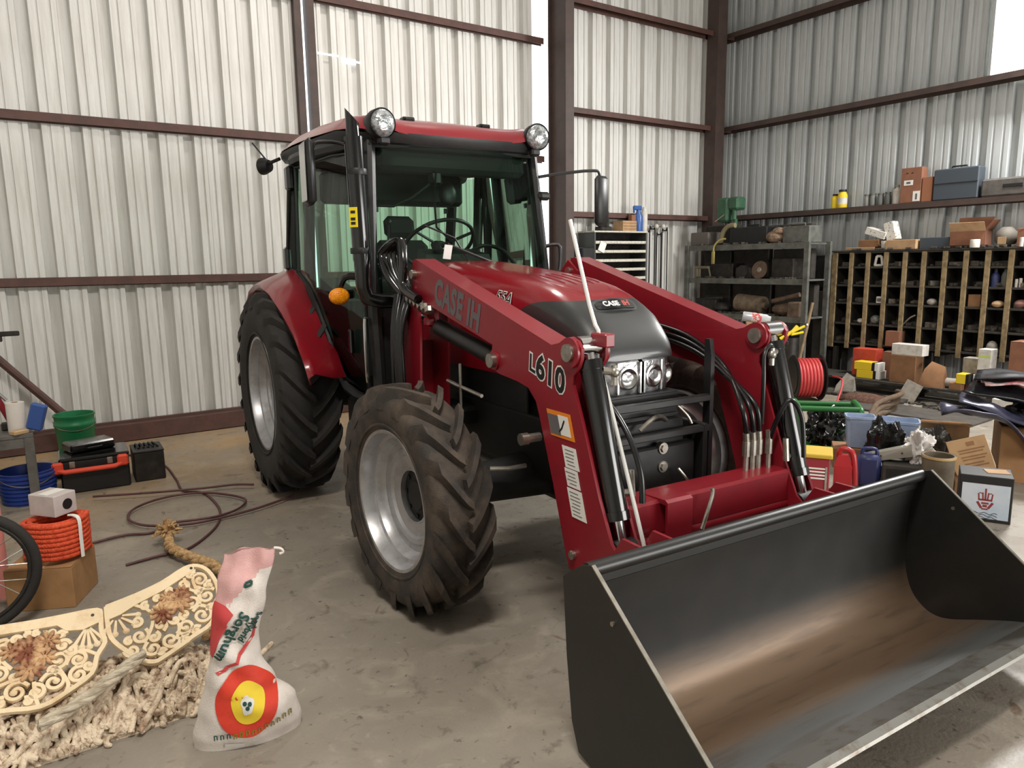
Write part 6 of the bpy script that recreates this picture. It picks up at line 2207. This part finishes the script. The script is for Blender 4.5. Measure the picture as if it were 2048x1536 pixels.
MB().rod((-0.05, -0.12, 0.50), (-0.05, -0.12, 0.36), 0.03, 16).box((-0.03, -0.12, 0.30), (0.05, 0.06, 0.14), ch=0.01).build('quill', GRM, gm, 30)
MB().rod((-0.10, 0.0, 0.44), (-0.12, 0.16, 0.34), 0.01, 8).build('feed_lever', STEEL, gm, 40)
lone('curved_hose', 'tan ribbed hose arching beside the drill press', 'hose', MB().tube([(0, 0.10, 0.02), (0, 0.07, 0.16), (0, -0.02, 0.25), (0, -0.14, 0.26)], 0.035, 10, sub=4), mat('tan_hose', (132, 122, 94), 0.8), (8.60, 6.98, S1 + 0.015), smooth=60)
lone('yellow_hook', 'yellow ratchet hook hanging over the front of the shelving top', 'hook', MB().tube([(0.03, -0.12, 0.09), (-0.005, -0.04, 0.075), (-0.03, 0.03, 0.0), (-0.035, 0.04, -0.08)], 0.013, 8, sub=4).box((-0.036, 0.042, -0.17), (0.02, 0.055, 0.18), ch=0.006), mat('worn_yellow_paint', (150, 136, 74), 0.7), (8.487, 7.05, 1.875), smooth=50)
sb = thing('saw_blade', 'round rusty saw blade leaning on the upper shelf', 'blade', (8.56, 6.38, S2))
MB().lathe([(0.016, -0.003), (0.12, -0.003), (0.125, 0.0), (0.12, 0.003), (0.016, 0.003)], (0, 0, 0.125), (-1, 0, 0.22), 36, closed=True).build('disc', RUSTY, sb, 30)
MB().lathe([(0, 0.004), (0.035, 0.004), (0.03, 0.008), (0, 0.009)], (0, 0, 0.125), (-1, 0, 0.22), 20).build('hub_plate', STEEL, sb, 30)
heap('bracket', 'tan angle bracket on the left of the upper shelf', [('b', (8.56, 7.38, S2 + 0.16), (0.06, 0.26, 0.04)), ('b', (8.56, 7.47, S2 + 0.08), (0.06, 0.05, 0.16)), ('r', (8.56, 7.26, S2 + 0.16), (8.56, 7.22, S2 + 0.02), 0.012)], mat('khaki_iron', (112, 104, 84), 0.8), 'bracket')
heap('black_box', 'black box behind the bracket on the upper shelf', [('b', (8.74, 7.05, S2 + 0.11), (0.3, 0.40, 0.22))], DARKM, 'box')
heap('pump_body', 'dark iron pump body on the upper shelf left of the saw blade', [('b', (8.70, 6.66, S2 + 0.08), (0.26, 0.26, 0.16)), ('r', (8.55, 6.66, S2 + 0.10), (8.85, 6.66, S2 + 0.10), 0.09)], CLUTD, 'pump')
heap('black_box', 'black box right of the saw blade on the upper shelf', [('b', (8.74, 6.05, S2 + 0.14), (0.28, 0.34, 0.28))], DARKM, 'box')
heap('electric_motor', 'brown electric motor lying on the middle shelf', [('r', (8.66, 6.78, S3 + 0.16), (8.66, 6.36, S3 + 0.13), 0.125), ('r', (8.66, 6.84, S3 + 0.165), (8.66, 6.32, S3 + 0.128), 0.05), ('b', (8.66, 6.56, S3 + 0.02), (0.2, 0.26, 0.04))], mat('brown_motor_paint', (124, 108, 90), 0.75, 0.1, (84, 72, 60), 9, 0.4, 0.7), 'motor')
heap('gearbox', 'rusty gearbox on the left of the middle shelf', [('b', (8.70, 7.30, S3 + 0.10), (0.3, 0.4, 0.2)), ('s', (8.64, 7.05, S3 + 0.08), 0.13, (1, 1.1, 0.62)), ('r', (8.56, 7.3, S3 + 0.2), (8.56, 7.0, S3 + 0.22), 0.02)], CLUTD, 'gearbox')
heap('iron_castings', 'pile of rusty castings on the right of the middle shelf', [('s', (8.66, 6.0, S3 + 0.09), 0.17, (0.9, 1.2, 0.55)), ('b', (8.60, 5.82, S3 + 0.10), (0.2, 0.16, 0.2), (0, 0, 20)), ('r', (8.56, 6.15, S3 + 0.2), (8.58, 5.75, S3 + 0.3), 0.03)], RUSTY, 'castings')
heap('dark_drum', 'dark round drum on the lowest shelf', [('r', (8.72, 5.98, S4), (8.72, 5.98, S4 + 0.34), 0.18)], DARKM, 'drum')
heap('dark_block', 'dark crate on the lowest shelf', [('b', (8.72, 6.75, S4 + 0.2), (0.34, 0.7, 0.40))], WOODD, 'crate')
mb = MB()
for z0 in (S1, S2, S3):
    for k in range(46):
        y, x, s = hr.uniform(5.75, 7.5), hr.uniform(8.52, 8.60), hr.uniform(0.012, 0.032)
        if z0 == S2 and 6.2 < y < 6.6:
            continue
        mb.box((x, y, z0 + s * 0.55), (s * 1.5, s * hr.uniform(1.2, 2.8), s * 1.1), rot=(0, 0, hr.uniform(0, 180)), ch=0.003)
sc_ = mb.build('shelf_scraps', CLUT, None, 0, fix=False)
sc_['kind'] = 'stuff'
tag(sc_, 'small dusty scraps along the front of the steel shelves', 'scraps')
for y, w, z0, h, lb in ((7.35, 0.5, S2, 0.40, 'tall dark filler block at the back left of the upper shelf'), (6.75, 0.6, S2, 0.42, 'wide dark filler block at the back middle of the upper shelf'), (6.08, 0.6, S2, 0.40, 'dark filler block at the back right of the upper shelf'), (7.35, 0.5, S3, 0.42, 'dark filler block at the back left of the middle shelf'), (6.72, 0.66, S3, 0.43, 'wide dark filler block at the back middle of the middle shelf'), (6.02, 0.62, S3, 0.42, 'dark filler block at the back right of the middle shelf'), (7.3, 0.55, S4, 0.5, 'dark filler block at the back left of the lowest shelf'), (7.28, 0.6, S1, 0.30, 'dark filler block at the back left of the shelving top'), (6.2, 0.8, S1, 0.26, 'long dark filler block at the back right of the shelving top')):
    heap('dark_block', lb, [('b', (8.905, y, z0 + h / 2), (0.11, w, h))], WOODD, 'crate')  # blocks added to darken the shelf backs and hide the wall
heap('dark_infill', 'dark narrow locker between the steel shelving and pigeonhole rack', [('b', (9.34, 5.86, 0.86), (0.26, 0.40, 1.72))], CLUTD, 'infill')  # block added to keep the gap beside the rack dark
fk = thing('fork_handle', 'wooden fork handle leaning on the end of the steel shelving', 'tool', (8.36, 5.50, 0))
MB().tube([(-0.22, 0.0, 0.0), (-0.10, -0.01, 0.42), (0.10, -0.02, 1.12)], 0.019, 10).build('handle', mat('weathered_wood', (132, 112, 84), 0.8, 0.0, (96, 80, 60), 12, 0.4, 0.7), fk, 60)
MB().rod((-0.02, -0.04, 0.85), (0.10, 0.14, 0.86), 0.014, 8).build('grip', STEEL, fk, 40)
lone('timber_post', 'weathered timber post standing between the shelving and pigeonholes', 'post', MB().box((0, 0, 0.62), (0.09, 0.12, 1.24), ch=0.006), WOODD, (9.02, 5.74, 0))

# --- bin cabinet in the far bay
bc2 = thing('bin_cabinet', 'steel hardware bin cabinet with pale drawer lips in far bay', 'cabinet', (7.04, 7.66, 0))
BO = Vector((7.04, 7.66, 0))
CABM = mat('cabinet_grey_paint', (78, 80, 78), 0.6, 0.2)
LIPM = mat('pale_bin_lip', (196, 192, 178), 0.6, 0.0, (140, 132, 116), 30, 0.5, 0.7)
for x in (6.565, 7.515):
    MB().box((x, 7.66, 1.45), (0.02, 0.33, 1.26)).build('side_panel', CABM, bc2, 0, off=BO)
MB().box((7.04, 7.66, 2.07), (0.99, 0.34, 0.02)).build('top_panel', LIPM, bc2, 0, off=BO)
MB().box((7.04, 7.82, 1.45), (0.93, 0.01, 1.26)).build('back_panel', DARKM, bc2, 0, off=BO)
for i in range(10):
    z = 1.928 - 0.1215 * i
    MB().box((7.04, 7.66, z - 0.02), (0.93, 0.31, 0.008)).build('bin_shelf', CABM, bc2, 0, off=BO)
    MB().box((7.04, 7.498, z), (0.93, 0.008, 0.036)).build('bin_lip', LIPM, bc2, 0, off=BO)
MB().box((7.04, 7.66, 0.41), (0.97, 0.33, 0.82), ch=0.005).build('base_cupboard', CABM, bc2, 0, off=BO)
mb = MB()
for i in range(9):
    for k in range(16):
        x, s = hr.uniform(6.62, 7.46), hr.uniform(0.012, 0.03)
        mb.box((x, 7.55, 1.928 - 0.1215 * i - 0.015 + s * 0.55), (s * 2, s * 1.6, s), rot=(0, 0, hr.uniform(0, 90)), ch=0.003)
q = mb.build('bin_contents', CLUT, None, 0, fix=False)
q['kind'] = 'stuff'
tag(q, 'bolts and fittings lying in the bin cabinet', 'hardware')
lone('paper_tag', 'white paper tag hanging on the upper bins of the cabinet', 'tag', MB().box((0, 0, 0), (0.11, 0.006, 0.13)), WHITE, (6.68, 7.482, 1.865), (0, 24, 0))
t = thing('divided_carton', 'tan divided carton on top of the bin cabinet', 'box', (7.22, 7.62, 2.0805))
MB().box((0, 0, 0.07), (0.26, 0.2, 0.14), ch=0.004).build('box_body', TANB, t, 0)
for k in range(3):
    MB().box((0, -0.102, 0.03 + 0.04 * k), (0.24, 0.004, 0.006)).build('box_seam', CARDD, t, 0)
small_box('orange_box', 'orange brown carton beside the blue can on the bin cabinet', (0.07, 0.12, 0.23), (7.375, 7.62, 2.0805), 90, BROWNB)
t = thing('spray_bottle', 'blue spray bottle with trigger on the bin cabinet', 'bottle', (7.455, 7.60, 2.0805))
MB().lathe([(0.06, 0), (0.064, 0.01), (0.064, 0.21), (0.03, 0.27), (0.03, 0.30), (0, 0.30)], n=22).build('bottle_body', BLUEB, t, 40)
MB().box((-0.02, 0, 0.325), (0.15, 0.05, 0.06), ch=0.012).box((-0.085, 0, 0.285), (0.02, 0.03, 0.06), ch=0.006).build('trigger_head', BLUEB, t, 30)
lone('white_can', 'tall white can beside the blue spray bottle', 'can', MB().lathe([(0.045, 0), (0.047, 0.005), (0.047, 0.27), (0.03, 0.30), (0.022, 0.34), (0, 0.34)], n=20), WHITEB, (7.60 - 0.03, 7.60, 2.0805))
heap('dark_bracket', 'pair of dark upright brackets on the left of the bin cabinet', [('b', (6.78, 7.62, 2.0805 + 0.14), (0.05, 0.1, 0.28)), ('b', (6.86, 7.62, 2.0805 + 0.13), (0.05, 0.1, 0.26)), ('b', (6.82, 7.62, 2.0805 + 0.03), (0.2, 0.14, 0.06))], DARKM, 'bracket')
heap('dark_cabinet', 'dark case standing left of the bin cabinet', [('b', (6.42, 7.55, 0.93), (0.22, 0.2, 1.86))], BLK, 'cabinet')
for k, (x, z0, z1) in enumerate(((7.86, 1.28, 2.06), (7.96, 1.05, 2.10), (8.10, 1.22, 2.02), (8.22, 0.98, 2.08))):
    mb = MB()
    w = 0.045 + 0.01 * (k % 2)
    mb.tube([(-w, 0, 0), (-w, 0, z0 - z1 + w), (-w * 0.6, 0, z0 - z1 + w * 0.3), (0, 0, z0 - z1), (w * 0.6, 0, z0 - z1 + w * 0.3), (w, 0, z0 - z1 + w), (w, 0, 0), (w * 0.5, 0, 0.03), (-w * 0.5, 0, 0.03)], 0.009, 6, closed=True, sub=3)
    lone('drive_belt', 'black rubber drive belt hanging on the far wall, %s from the bin cabinet' % ('first', 'second', 'third', 'fourth')[k], 'belt', mb, HOSE, (x, 7.82, z1), smooth=60, group='drive belts hanging on the far wall')
for x, lb in ((7.98, 'left white knob on the far wall above the belts'), (8.12, 'right white knob on the far wall above the belts')):
    lone('wall_knob', lb, 'knob', MB().rod((0, 0.06, 0), (0, -0.02, 0), 0.012, 8).ball((0, -0.03, 0), 0.036, 14), WHITEB, (x, 7.79, 2.17), smooth=60, group='white knobs on the far wall')
heap('floor_cabinet', 'dark cupboard standing under the hanging belts', [('b', (8.0, 7.62, 0.42), (0.7, 0.3, 0.84))], CABM, 'cupboard')

# --- box and spray can beyond the loader arm
pd = thing('steel_pedestal', 'dark steel pedestal hidden behind the left loader arm', 'stand', (4.30, 3.14, 0), RAD(-50))
MB().box((0, 0, 0.55), (0.12, 0.12, 1.10), ch=0.01).build('column', DARKM, pd, 0)
MB().box((0, 0, 1.115), (0.30, 0.18, 0.03), ch=0.004).build('top_plate', DARKM, pd, 0)
MB().box((0, 0, 0.01), (0.30, 0.30, 0.02), ch=0.004).build('foot_plate', DARKM, pd, 0)
t = small_box('cardboard_box', 'small tan cardboard box seen over the left loader arm', (0.25, 0.13, 0.115), (4.30, 3.14, 1.1305), -50, TANB)
MB().box((-0.09, -0.0655, 0.05), (0.03, 0.002, 0.085)).build('side_print', GREYP, t, 0)
cn = thing('spray_can', 'white spray can lying on the small tan cardboard box', 'can', (4.255, 3.18, 1.2785))
mb = MB().lathe([(0.030, 0.0), (0.033, 0.004), (0.033, 0.155), (0.024, 0.172), (0.024, 0.185), (0, 0.185)], n=24)
M_ = Matrix.Rotation(RAD(-50), 4, 'Z') @ Matrix.Rotation(RAD(98), 4, 'Y') @ Matrix.Translation((0, 0, -0.09))
mb.xf(M_)
mb.build('can_body', mat('white_can_lacquer', (206, 212, 216), 0.25, 0.3), cn, 40)
mb = MB().lathe([(0.0335, 0.06), (0.0335, 0.125)], n=24, cap=False).xf(M_)
mb.build('wrap_label', mat('red_white_label', (206, 96, 96), 0.4, 0.0, (214, 210, 208), 30, 0.46, 0.52), cn, 40)
# ------------------------------------------------------------------ the pile on the floor right of the tractor
BAGM = mat('glossy_black_bag', (18, 18, 18), 0.12, 0.0, (30, 30, 28), 12, 0.45, 0.7, bump=0.9, bscale=14)
GRN = mat('green_frame_paint', (34, 104, 46), 0.4)
LBLUE = mat('pale_blue_plastic', (158, 174, 200), 0.4, 0.0, (138, 156, 186), 9, 0.4, 0.7)
NAVY = mat('navy_blue_plastic', (38, 46, 92), 0.4)
REDJ = mat('red_jug_plastic', (164, 34, 40), 0.35)


def crumple(name, label, cat, c, rad, sc, m, amp=0.35, fr=2.2, seed=0.0, n=28, flat=True, loc=(0, 0, 0)):
    """a crumpled lump: sphere pushed around by ridged noise, resting on its base"""
    rows = []
    for i in range(n + 1):
        a = PI * i / n
        row = []
        for k in range(2 * n):
            b = 2 * PI * k / (2 * n)
            d = Vector((math.sin(a) * math.cos(b), math.sin(a) * math.sin(b), math.cos(a)))
            q = mnoise.noise(d * fr + Vector((seed, seed * 1.7, 0)))
            q2 = abs(mnoise.noise(d * fr * 2.6 + Vector((seed, 3, 1))))
            r = rad * (1 + amp * q - amp * 0.7 * q2)
            p = Vector((d.x * r * sc[0], d.y * r * sc[1], d.z * r * sc[2]))
            row.append(p)
        rows.append(row)
    lo = min(p.z for r in rows for p in r) * 0.55
    for r in rows:
        for p in r:
            p.z = max(p.z, lo) - lo
    mb = MB().grid(rows, cu=True)
    return lone(name, label, cat, mb, m, c, smooth=40)


# hose reel
hz = thing('hose_reel', 'red hose wound on a black flanged reel standing on the floor', 'reel', (7.80, 5.08, 0), RAD(-6))
RX = Vector((0.84, -0.54, 0)).normalized()
for off in (-0.155, 0.155):
    MB().lathe([(0.02, -0.008), (0.262, -0.008), (0.272, 0.0), (0.262, 0.008), (0.02, 0.008)], RX * off + Vector((0, 0, 0.272)), RX, 48, closed=True).build('flange', BLK, hz, 30)
mb = MB()
pts = []
for k in range(24 * 7 + 1):
    a = 2 * PI * k / 24
    s = -0.138 + 0.276 * k / (24 * 7)
    up, sd = Vector((0, 0, 1)), RX.cross(Vector((0, 0, 1)))
    pts.append(RX * s + Vector((0, 0, 0.272)) + (up * math.cos(a) + sd * math.sin(a)) * 0.215)
mb.tube(pts, 0.021, 7)
mb.build('wound_hose', mat('red_air_hose', (176, 56, 56), 0.5), hz, 60)
MB().rod(RX * -0.17 + Vector((0, 0, 0.272)), RX * 0.17 + Vector((0, 0, 0.272)), 0.20, 32).build('drum', BLK, hz, 40)
mb = MB().tube([(7.95, 4.84, 0.30), (7.86, 4.66, 0.28), (7.66, 4.58, 0.10), (7.4, 4.48, 0.012), (7.15, 4.30, 0.012), (7.25, 4.12, 0.012), (7.05, 3.95, 0.012)], 0.011, 8, sub=6)
lone('red_hose', 'thin red hose trailing from the hose reel to the green frame', 'hose', mb, MATS['red_air_hose'], smooth=60)

# green tubular cart frame with a black bag in it
gf = thing('green_cart', 'green tubular cart frame holding a black plastic bag', 'cart', (5.93, 3.52, 0), RAD(-48))
mb = MB()
for x in (-0.36, 0.14):
    mb.tube([(x, -0.16, 0.0), (x, -0.165, 0.22), (x, -0.15, 0.36), (x, -0.10, 0.395), (x, 0.12, 0.41), (x, 0.17, 0.36), (x, 0.17, 0.0)], 0.024, 10, sub=3)
mb.tube([(-0.36, -0.12, 0.39), (0.14, -0.12, 0.39)], 0.024, 10)
mb.tube([(-0.36, 0.15, 0.385), (0.14, 0.15, 0.385)], 0.024, 10)
mb.build('cart_frame', GRN, gf, 60)
MB().box((-0.11, 0, 0.06), (0.50, 0.30, 0.02)).build('cart_floor', GRN, gf, 0)
crumple('plastic_bag', 'glossy black plastic bag sitting inside the green cart frame', 'bag', (5.85, 3.59, 0.072), 0.20, (1.05, 0.75, 0.95), BAGM, 0.5, 2.6, 2.0)

# red crate with white stripes and a yellow top
cr = thing('striped_crate', 'red parts crate with white slatted front and yellow lid', 'crate', (4.70, 3.0, 0), RAD(-58))
MB().box((0, 0, 0.14), (0.27, 0.24, 0.28), ch=0.006).build('crate_body', mat('dull_red_paint', (142, 40, 48), 0.6), cr, 0)
MB().box((0, 0, 0.295), (0.30, 0.27, 0.03), ch=0.006).build('crate_lid', mat('yellow_lid', (196, 164, 52), 0.6), cr, 0)
for k in range(4):
    MB().box((0.02, -0.1225, 0.205 - 0.024 * k), (0.17, 0.006, 0.012), ch=0.002).build('slat', WHITE, cr, 0)
MB().box((0.112, -0.1225, 0.13), (0.014, 0.006, 0.18), ch=0.002).build('edge_strip', GREYB, cr, 0)
rj = thing('red_jug', 'red plastic jug leaning between the crate and navy can', 'jug', (4.90, 2.86, 0), RAD(-58))
MB().hull([(x, y, z) for x in (-0.06, 0.06) for y in (-0.05, 0.05) for z in (0.0, 0.19)] + [(x, y, 0.27) for x in (-0.035, 0.03) for y in (-0.03, 0.03)]).build('jug_body', REDJ, rj, 0)
MB().tube([(-0.03, 0, 0.25), (-0.02, -0.01, 0.31), (0.05, -0.02, 0.30), (0.075, -0.03, 0.20), (0.085, -0.04, 0.06)], 0.020, 10, sub=3).build('jug_handle', REDJ, rj, 60)
nj = thing('navy_can', 'navy blue fuel can beside the red jug', 'can', (5.14, 2.80, 0), RAD(-60))
MB().box((0, 0, 0.125), (0.16, 0.14, 0.25), ch=0.03).build('can_body', NAVY, nj, 40)
MB().tube([(-0.05, 0, 0.24), (-0.04, 0, 0.285), (0.04, 0, 0.285), (0.05, 0, 0.24)], 0.014, 8, sub=3).build('can_handle', NAVY, nj, 60)
ct_ = carton('cardboard_box', 'low dark carton supporting the pale blue tub', (5.62, 3.14, 0), (0.42, 0.26, 0.165), -55, CARDD, False)


def tub(name, label, loc, rz, w, d, h):
    t = thing(name, label, 'tub', loc, RAD(rz))
    def ring(f, z):
        return [(sx * w * f / 2, sy * d * f / 2, z) for sx, sy in ((-1, -0.7), (-0.8, -1), (0.8, -1), (1, -0.7), (1, 0.7), (0.8, 1), (-0.8, 1), (-1, 0.7))]
    mb = MB().grid([ring(0.0, 0.004), ring(0.80, 0.0), ring(0.82, 0.01), ring(0.97, h - 0.02), ring(1.05, h - 0.02), ring(1.05, h), ring(0.98, h), ring(0.94, h - 0.02), ring(0.78, 0.012), ring(0.0, 0.012)], cu=True)
    mb.build('tub_body', LBLUE, t, 30)
    return t


tub('blue_tub', 'pale blue plastic tub standing right of the green cart', (5.60, 3.15, 0.166), -52, 0.21, 0.17, 0.255)
crumple('plastic_bag', 'crumpled shiny black bag between the two pale blue tubs', 'bag', (5.53, 2.89, 0.0), 0.26, (0.72, 0.62, 1.05), BAGM, 0.45, 2.4, 7.0)
tub('blue_tub', 'second pale blue tub half hidden behind the black bag', (5.95, 3.02, 0.0), -60, 0.30, 0.22, 0.36)
crumple('plastic_bag', 'dull black bag lump behind the white cloth', 'bag', (5.80, 2.66, 0.0), 0.22, (0.6, 0.55, 1.0), mat('dull_black_bag', (40, 36, 30), 0.35, 0.0, (66, 60, 50), 8, 0.45, 0.7, bump=0.6, bscale=12), 0.45, 2.2, 9.0)
sd_ = thing('grey_box', 'dark grey box under the grey lamp housing', 'box', (5.28, 2.62, 0), RAD(-62))
MB().box((0, 0, 0.10), (0.28, 0.20, 0.20), ch=0.012).build('box_body', mat('charcoal_box', (54, 52, 48), 0.7, 0.0, (72, 68, 62), 8, 0.4, 0.7), sd_, 0)
MB().box((0, -0.102, 0.10), (0.22, 0.004, 0.13)).build('front_panel', BLK, sd_, 0)
lh_ = thing('lamp_housing', 'grey metal lamp housing lying tilted on the dark grey box', 'lamp', (5.25, 2.70, 0.222), RAD(-60))
lh_.rotation_euler = (0, RAD(-14), RAD(-60))
MB().hull([(x, y, z) for x, y, z in ((-0.17, -0.05, 0), (0.14, -0.055, 0), (-0.17, 0.05, 0), (0.14, 0.055, 0), (-0.155, -0.035, 0.055), (0.15, -0.045, 0.075), (-0.155, 0.035, 0.055), (0.15, 0.045, 0.075))]).build('housing', mat('grey_lamp_metal', (142, 138, 128), 0.45, 0.4), lh_, 0)
MB().tube([(-0.16, -0.05, 0.03), (-0.19, -0.06, 0.0), (-0.18, -0.065, -0.03), (-0.15, -0.06, -0.01)], 0.004, 6, sub=3).build('wire_loop', CHROME, lh_, 60)
for x in (-0.06, 0.08):
    MB().rod((x, -0.046, 0.035), (x, -0.056, 0.035), 0.006, 8).build('screw', DARKM, lh_, 40)
crumple('white_cloth', 'crumpled white cloth draped at the end of the lamp housing', 'cloth', (5.40, 2.57, 0.20), 0.125, (0.85, 0.8, 1.0), mat('white_rag', (214, 210, 206), 0.9, 0.0, (190, 186, 182), 9, 0.4, 0.7), 0.75, 2.6, 4.0)
br = thing('fibre_drum', 'brown fibre drum with an open top behind the bucket', 'drum', (5.28, 2.38, 0))
MB().lathe([(0.10, 0.0), (0.102, 0.01), (0.102, 0.29), (0.106, 0.29), (0.106, 0.305), (0.094, 0.305), (0.094, 0.02), (0, 0.02)], n=32).build('drum_body', mat('brown_fibre_drum', (104, 94, 78), 0.75, 0.0, (84, 74, 60), 9, 0.4, 0.7), br, 30)
MB().lathe([(0.107, 0.288), (0.109, 0.296), (0.107, 0.307)], n=32, cap=False).build('rim_band', mat('tan_rim', (176, 146, 98), 0.6), br, 40)
lone('tan_cardboard', 'large folded sheet of tan cardboard standing behind the cloth', 'cardboard', MB().box((0, 0, 0.15), (0.36, 0.008, 0.30)).box((0.0, -0.10, 0.30), (0.36, 0.2, 0.006), rot=(-14, 0, 0)), TANB, (6.45, 2.88, 0), (0, 0, -62), 0)
bx = carton('dark_carton', 'dark box beneath the tilted printed carton', (5.62, 2.27, 0), (0.28, 0.26, 0.10), -62, CARDD, False)
pc = thing('printed_carton', 'tan carton with printed lines tilted on the pile', 'box', (5.69, 2.30, 0.125))
pc.rotation_euler = (RAD(-16), RAD(-20), RAD(-62))
MB().box((0, 0, 0.125), (0.25, 0.22, 0.25), ch=0.003).build('carton_body', mat('kraft_carton', (170, 138, 100), 0.85, 0.0, (150, 118, 84), 6, 0.4, 0.7), pc, 0)
MB().box((0.1265, 0.02, 0.125), (0.003, 0.18, 0.22)).build('side_sheet', WHITE, pc, 0)
for k, (w, z) in enumerate(((0.05, 0.205), (0.17, 0.165), (0.15, 0.145), (0.16, 0.115), (0.14, 0.095), (0.12, 0.065), (0.15, 0.045))):
    MB().box((0.02 - 0.005 * (k % 3), -0.1108, z), (w, 0.0016, 0.03 if k == 0 else 0.009)).build('printed_line', CARDD, pc, 0)
eb = thing('emblem_box', 'black box with a pale label and red emblem beside the bucket', 'box', (5.115, 2.01, 0), RAD(-64))
MB().box((0, 0, 0.15), (0.29, 0.24, 0.30), ch=0.004).build('box_body', mat('black_carton', (26, 26, 25), 0.5), eb, 0)
MB().box((0.0, -0.1212, 0.135), (0.26, 0.0016, 0.225)).build('front_label', mat('pale_blue_label', (192, 198, 206), 0.5, 0.0, (168, 184, 200), 5, 0.4, 0.7), eb, 0)
mb = MB()
EM = Vector((0.0, -0.1226, 0.135))
for x0, z0, x1, z1, w in ((-0.038, 0.052, -0.034, 0.012, 0.008), (-0.034, 0.055, -0.020, 0.052, 0.006), (-0.016, 0.058, -0.012, 0.01, 0.008), (0.0, 0.085, 0.0, 0.01, 0.010), (0.016, 0.058, 0.012, 0.01, 0.008), (0.020, 0.052, 0.034, 0.055, 0.006), (0.038, 0.052, 0.034, 0.012, 0.008), (-0.038, 0.010, 0.038, 0.010, 0.012), (-0.042, -0.005, -0.018, -0.045, 0.014), (0.042, -0.005, 0.018, -0.045, 0.014), (-0.02, -0.012, 0.02, -0.012, 0.012), (-0.012, -0.03, 0.012, -0.03, 0.016), (-0.018, -0.050, 0.018, -0.050, 0.010)):
    d = Vector((x1 - x0, 0, z1 - z0))
    n_ = Vector((-d.z, 0, d.x)).normalized() * w / 2
    a, b = EM + Vector((x0, 0, z0)), EM + Vector((x1, 0, z1))
    mb.add([a + n_, b + n_, b - n_, a - n_], [(0, 1, 2, 3)])
mb.build('red_emblem', mat('maroon_print', (132, 48, 48), 0.5), eb, 0)
mb = MB()
for k in range(3):
    mb.tube([(-0.07 + 0.14 * i / 12, -0.1228, 0.058 - 0.014 * k + 0.006 * math.sin(i * 1.3 + k)) for i in range(13)], 0.0018, 5)
mb.build('label_script', BLACKP, eb, 0)
MB().box((0.06, 0.02, 0.3025), (0.13, 0.10, 0.003), rot=(0, 0, 12)).build('paper_sheet', TANB, eb, 0)
carton('cardboard_box', 'large brown carton at the right edge under the dark sheets', (6.36, 2.12, 0), (0.62, 0.44, 0.42), -62, mat('big_kraft_carton', (150, 112, 74), 0.85, 0.0, (132, 96, 62), 4, 0.4, 0.7), True)


def sheet(name, label, c, L, W, rz, tilt, seed, m, amp=0.03, droop=0.0, stripes=False):
    t = thing(name, label, 'packaging', c)
    t.rotation_euler = (RAD(tilt[0]), RAD(tilt[1]), RAD(rz))
    rows, edge = [], []
    for i in range(15):
        u = -0.5 + i / 14
        row = []
        for k in range(11):
            v = -0.5 + k / 10
            z = amp * mnoise.noise(Vector((u * 3.2 + seed, v * 3.2, seed * 0.7))) + amp * 0.5 * math.sin(v * 14 + seed) * 0.6 - droop * max(0, -u) ** 2 * 4
            row.append((u * L, v * W, z + 0.02))
        rows.append(row)
    mb = MB().grid(rows)
    o = mb.build('sheet_body', m, t, 40, fix=False)
    sm = o.modifiers.new('thickness', 'SOLIDIFY')
    sm.thickness = 0.012
    mb = MB()
    mb.tube([Vector(p) for p in rows[0]], 0.010, 6)
    mb.tube([Vector(r[0]) for r in rows], 0.009, 6)
    mb.build('white_edge', WHITEB, t, 50, fix=False)
    if stripes:
        for q in range(4):
            k = 1 + q
            mb = MB()
            mb.grid([[(r[k][0], r[k][1] - 0.008, r[k][2] + 0.009), (r[k][0], r[k][1] + 0.008, r[k][2] + 0.009)] for r in rows[1:9]])
            mb.build('white_stripe', WHITEB, t, 40, fix=False)
    return t


crumple('packaging_bundle', 'bulky black film bundle in the middle of the packaging pile', 'packaging', (6.36, 2.20, 0.428), 0.21, (1.0, 0.85, 0.50), mat('dark_film_bundle', (30, 31, 40), 0.35, 0.0, (64, 62, 76), 9, 0.5, 0.7), 0.35, 2.2, 14.0)
NV = mat('navy_packaging_film', (44, 46, 66), 0.35, 0.0, (78, 76, 96), 7, 0.45, 0.7)
BKF = mat('black_packaging_film', (26, 27, 32), 0.3, 0.0, (52, 52, 58), 6, 0.5, 0.75)
sheet('packaging_sheet', 'navy packaging sheet drooping over the front of the big carton', (6.02, 2.40, 0.485), 0.60, 0.40, 118, (0, 0), 1.0, NV, 0.05, 0.30)
sheet('packaging_sheet', 'navy sheet with white stripes lying over the big carton', (6.14, 2.34, 0.50), 0.60, 0.50, 112, (4, -14), 4.0, NV, 0.05, 0.06, True)
sheet('packaging_sheet', 'black packaging sheet on top of the striped navy sheet', (6.28, 2.32, 0.60), 0.62, 0.54, 106, (-3, -8), 7.0, BKF, 0.05, 0.06)
sheet('packaging_sheet', 'red and white edged sheet on the packaging pile', (6.36, 2.34, 0.675), 0.50, 0.44, 122, (5, -3), 9.5, mat('white_red_film', (204, 196, 194), 0.5, 0.0, (176, 92, 96), 4, 0.5, 0.6), 0.045, 0.02)
sheet('packaging_sheet', 'topmost flat black sheet with a white torn edge', (6.40, 2.32, 0.735), 0.62, 0.50, 110, (0, 2), 12.0, BKF, 0.035, 0.02)
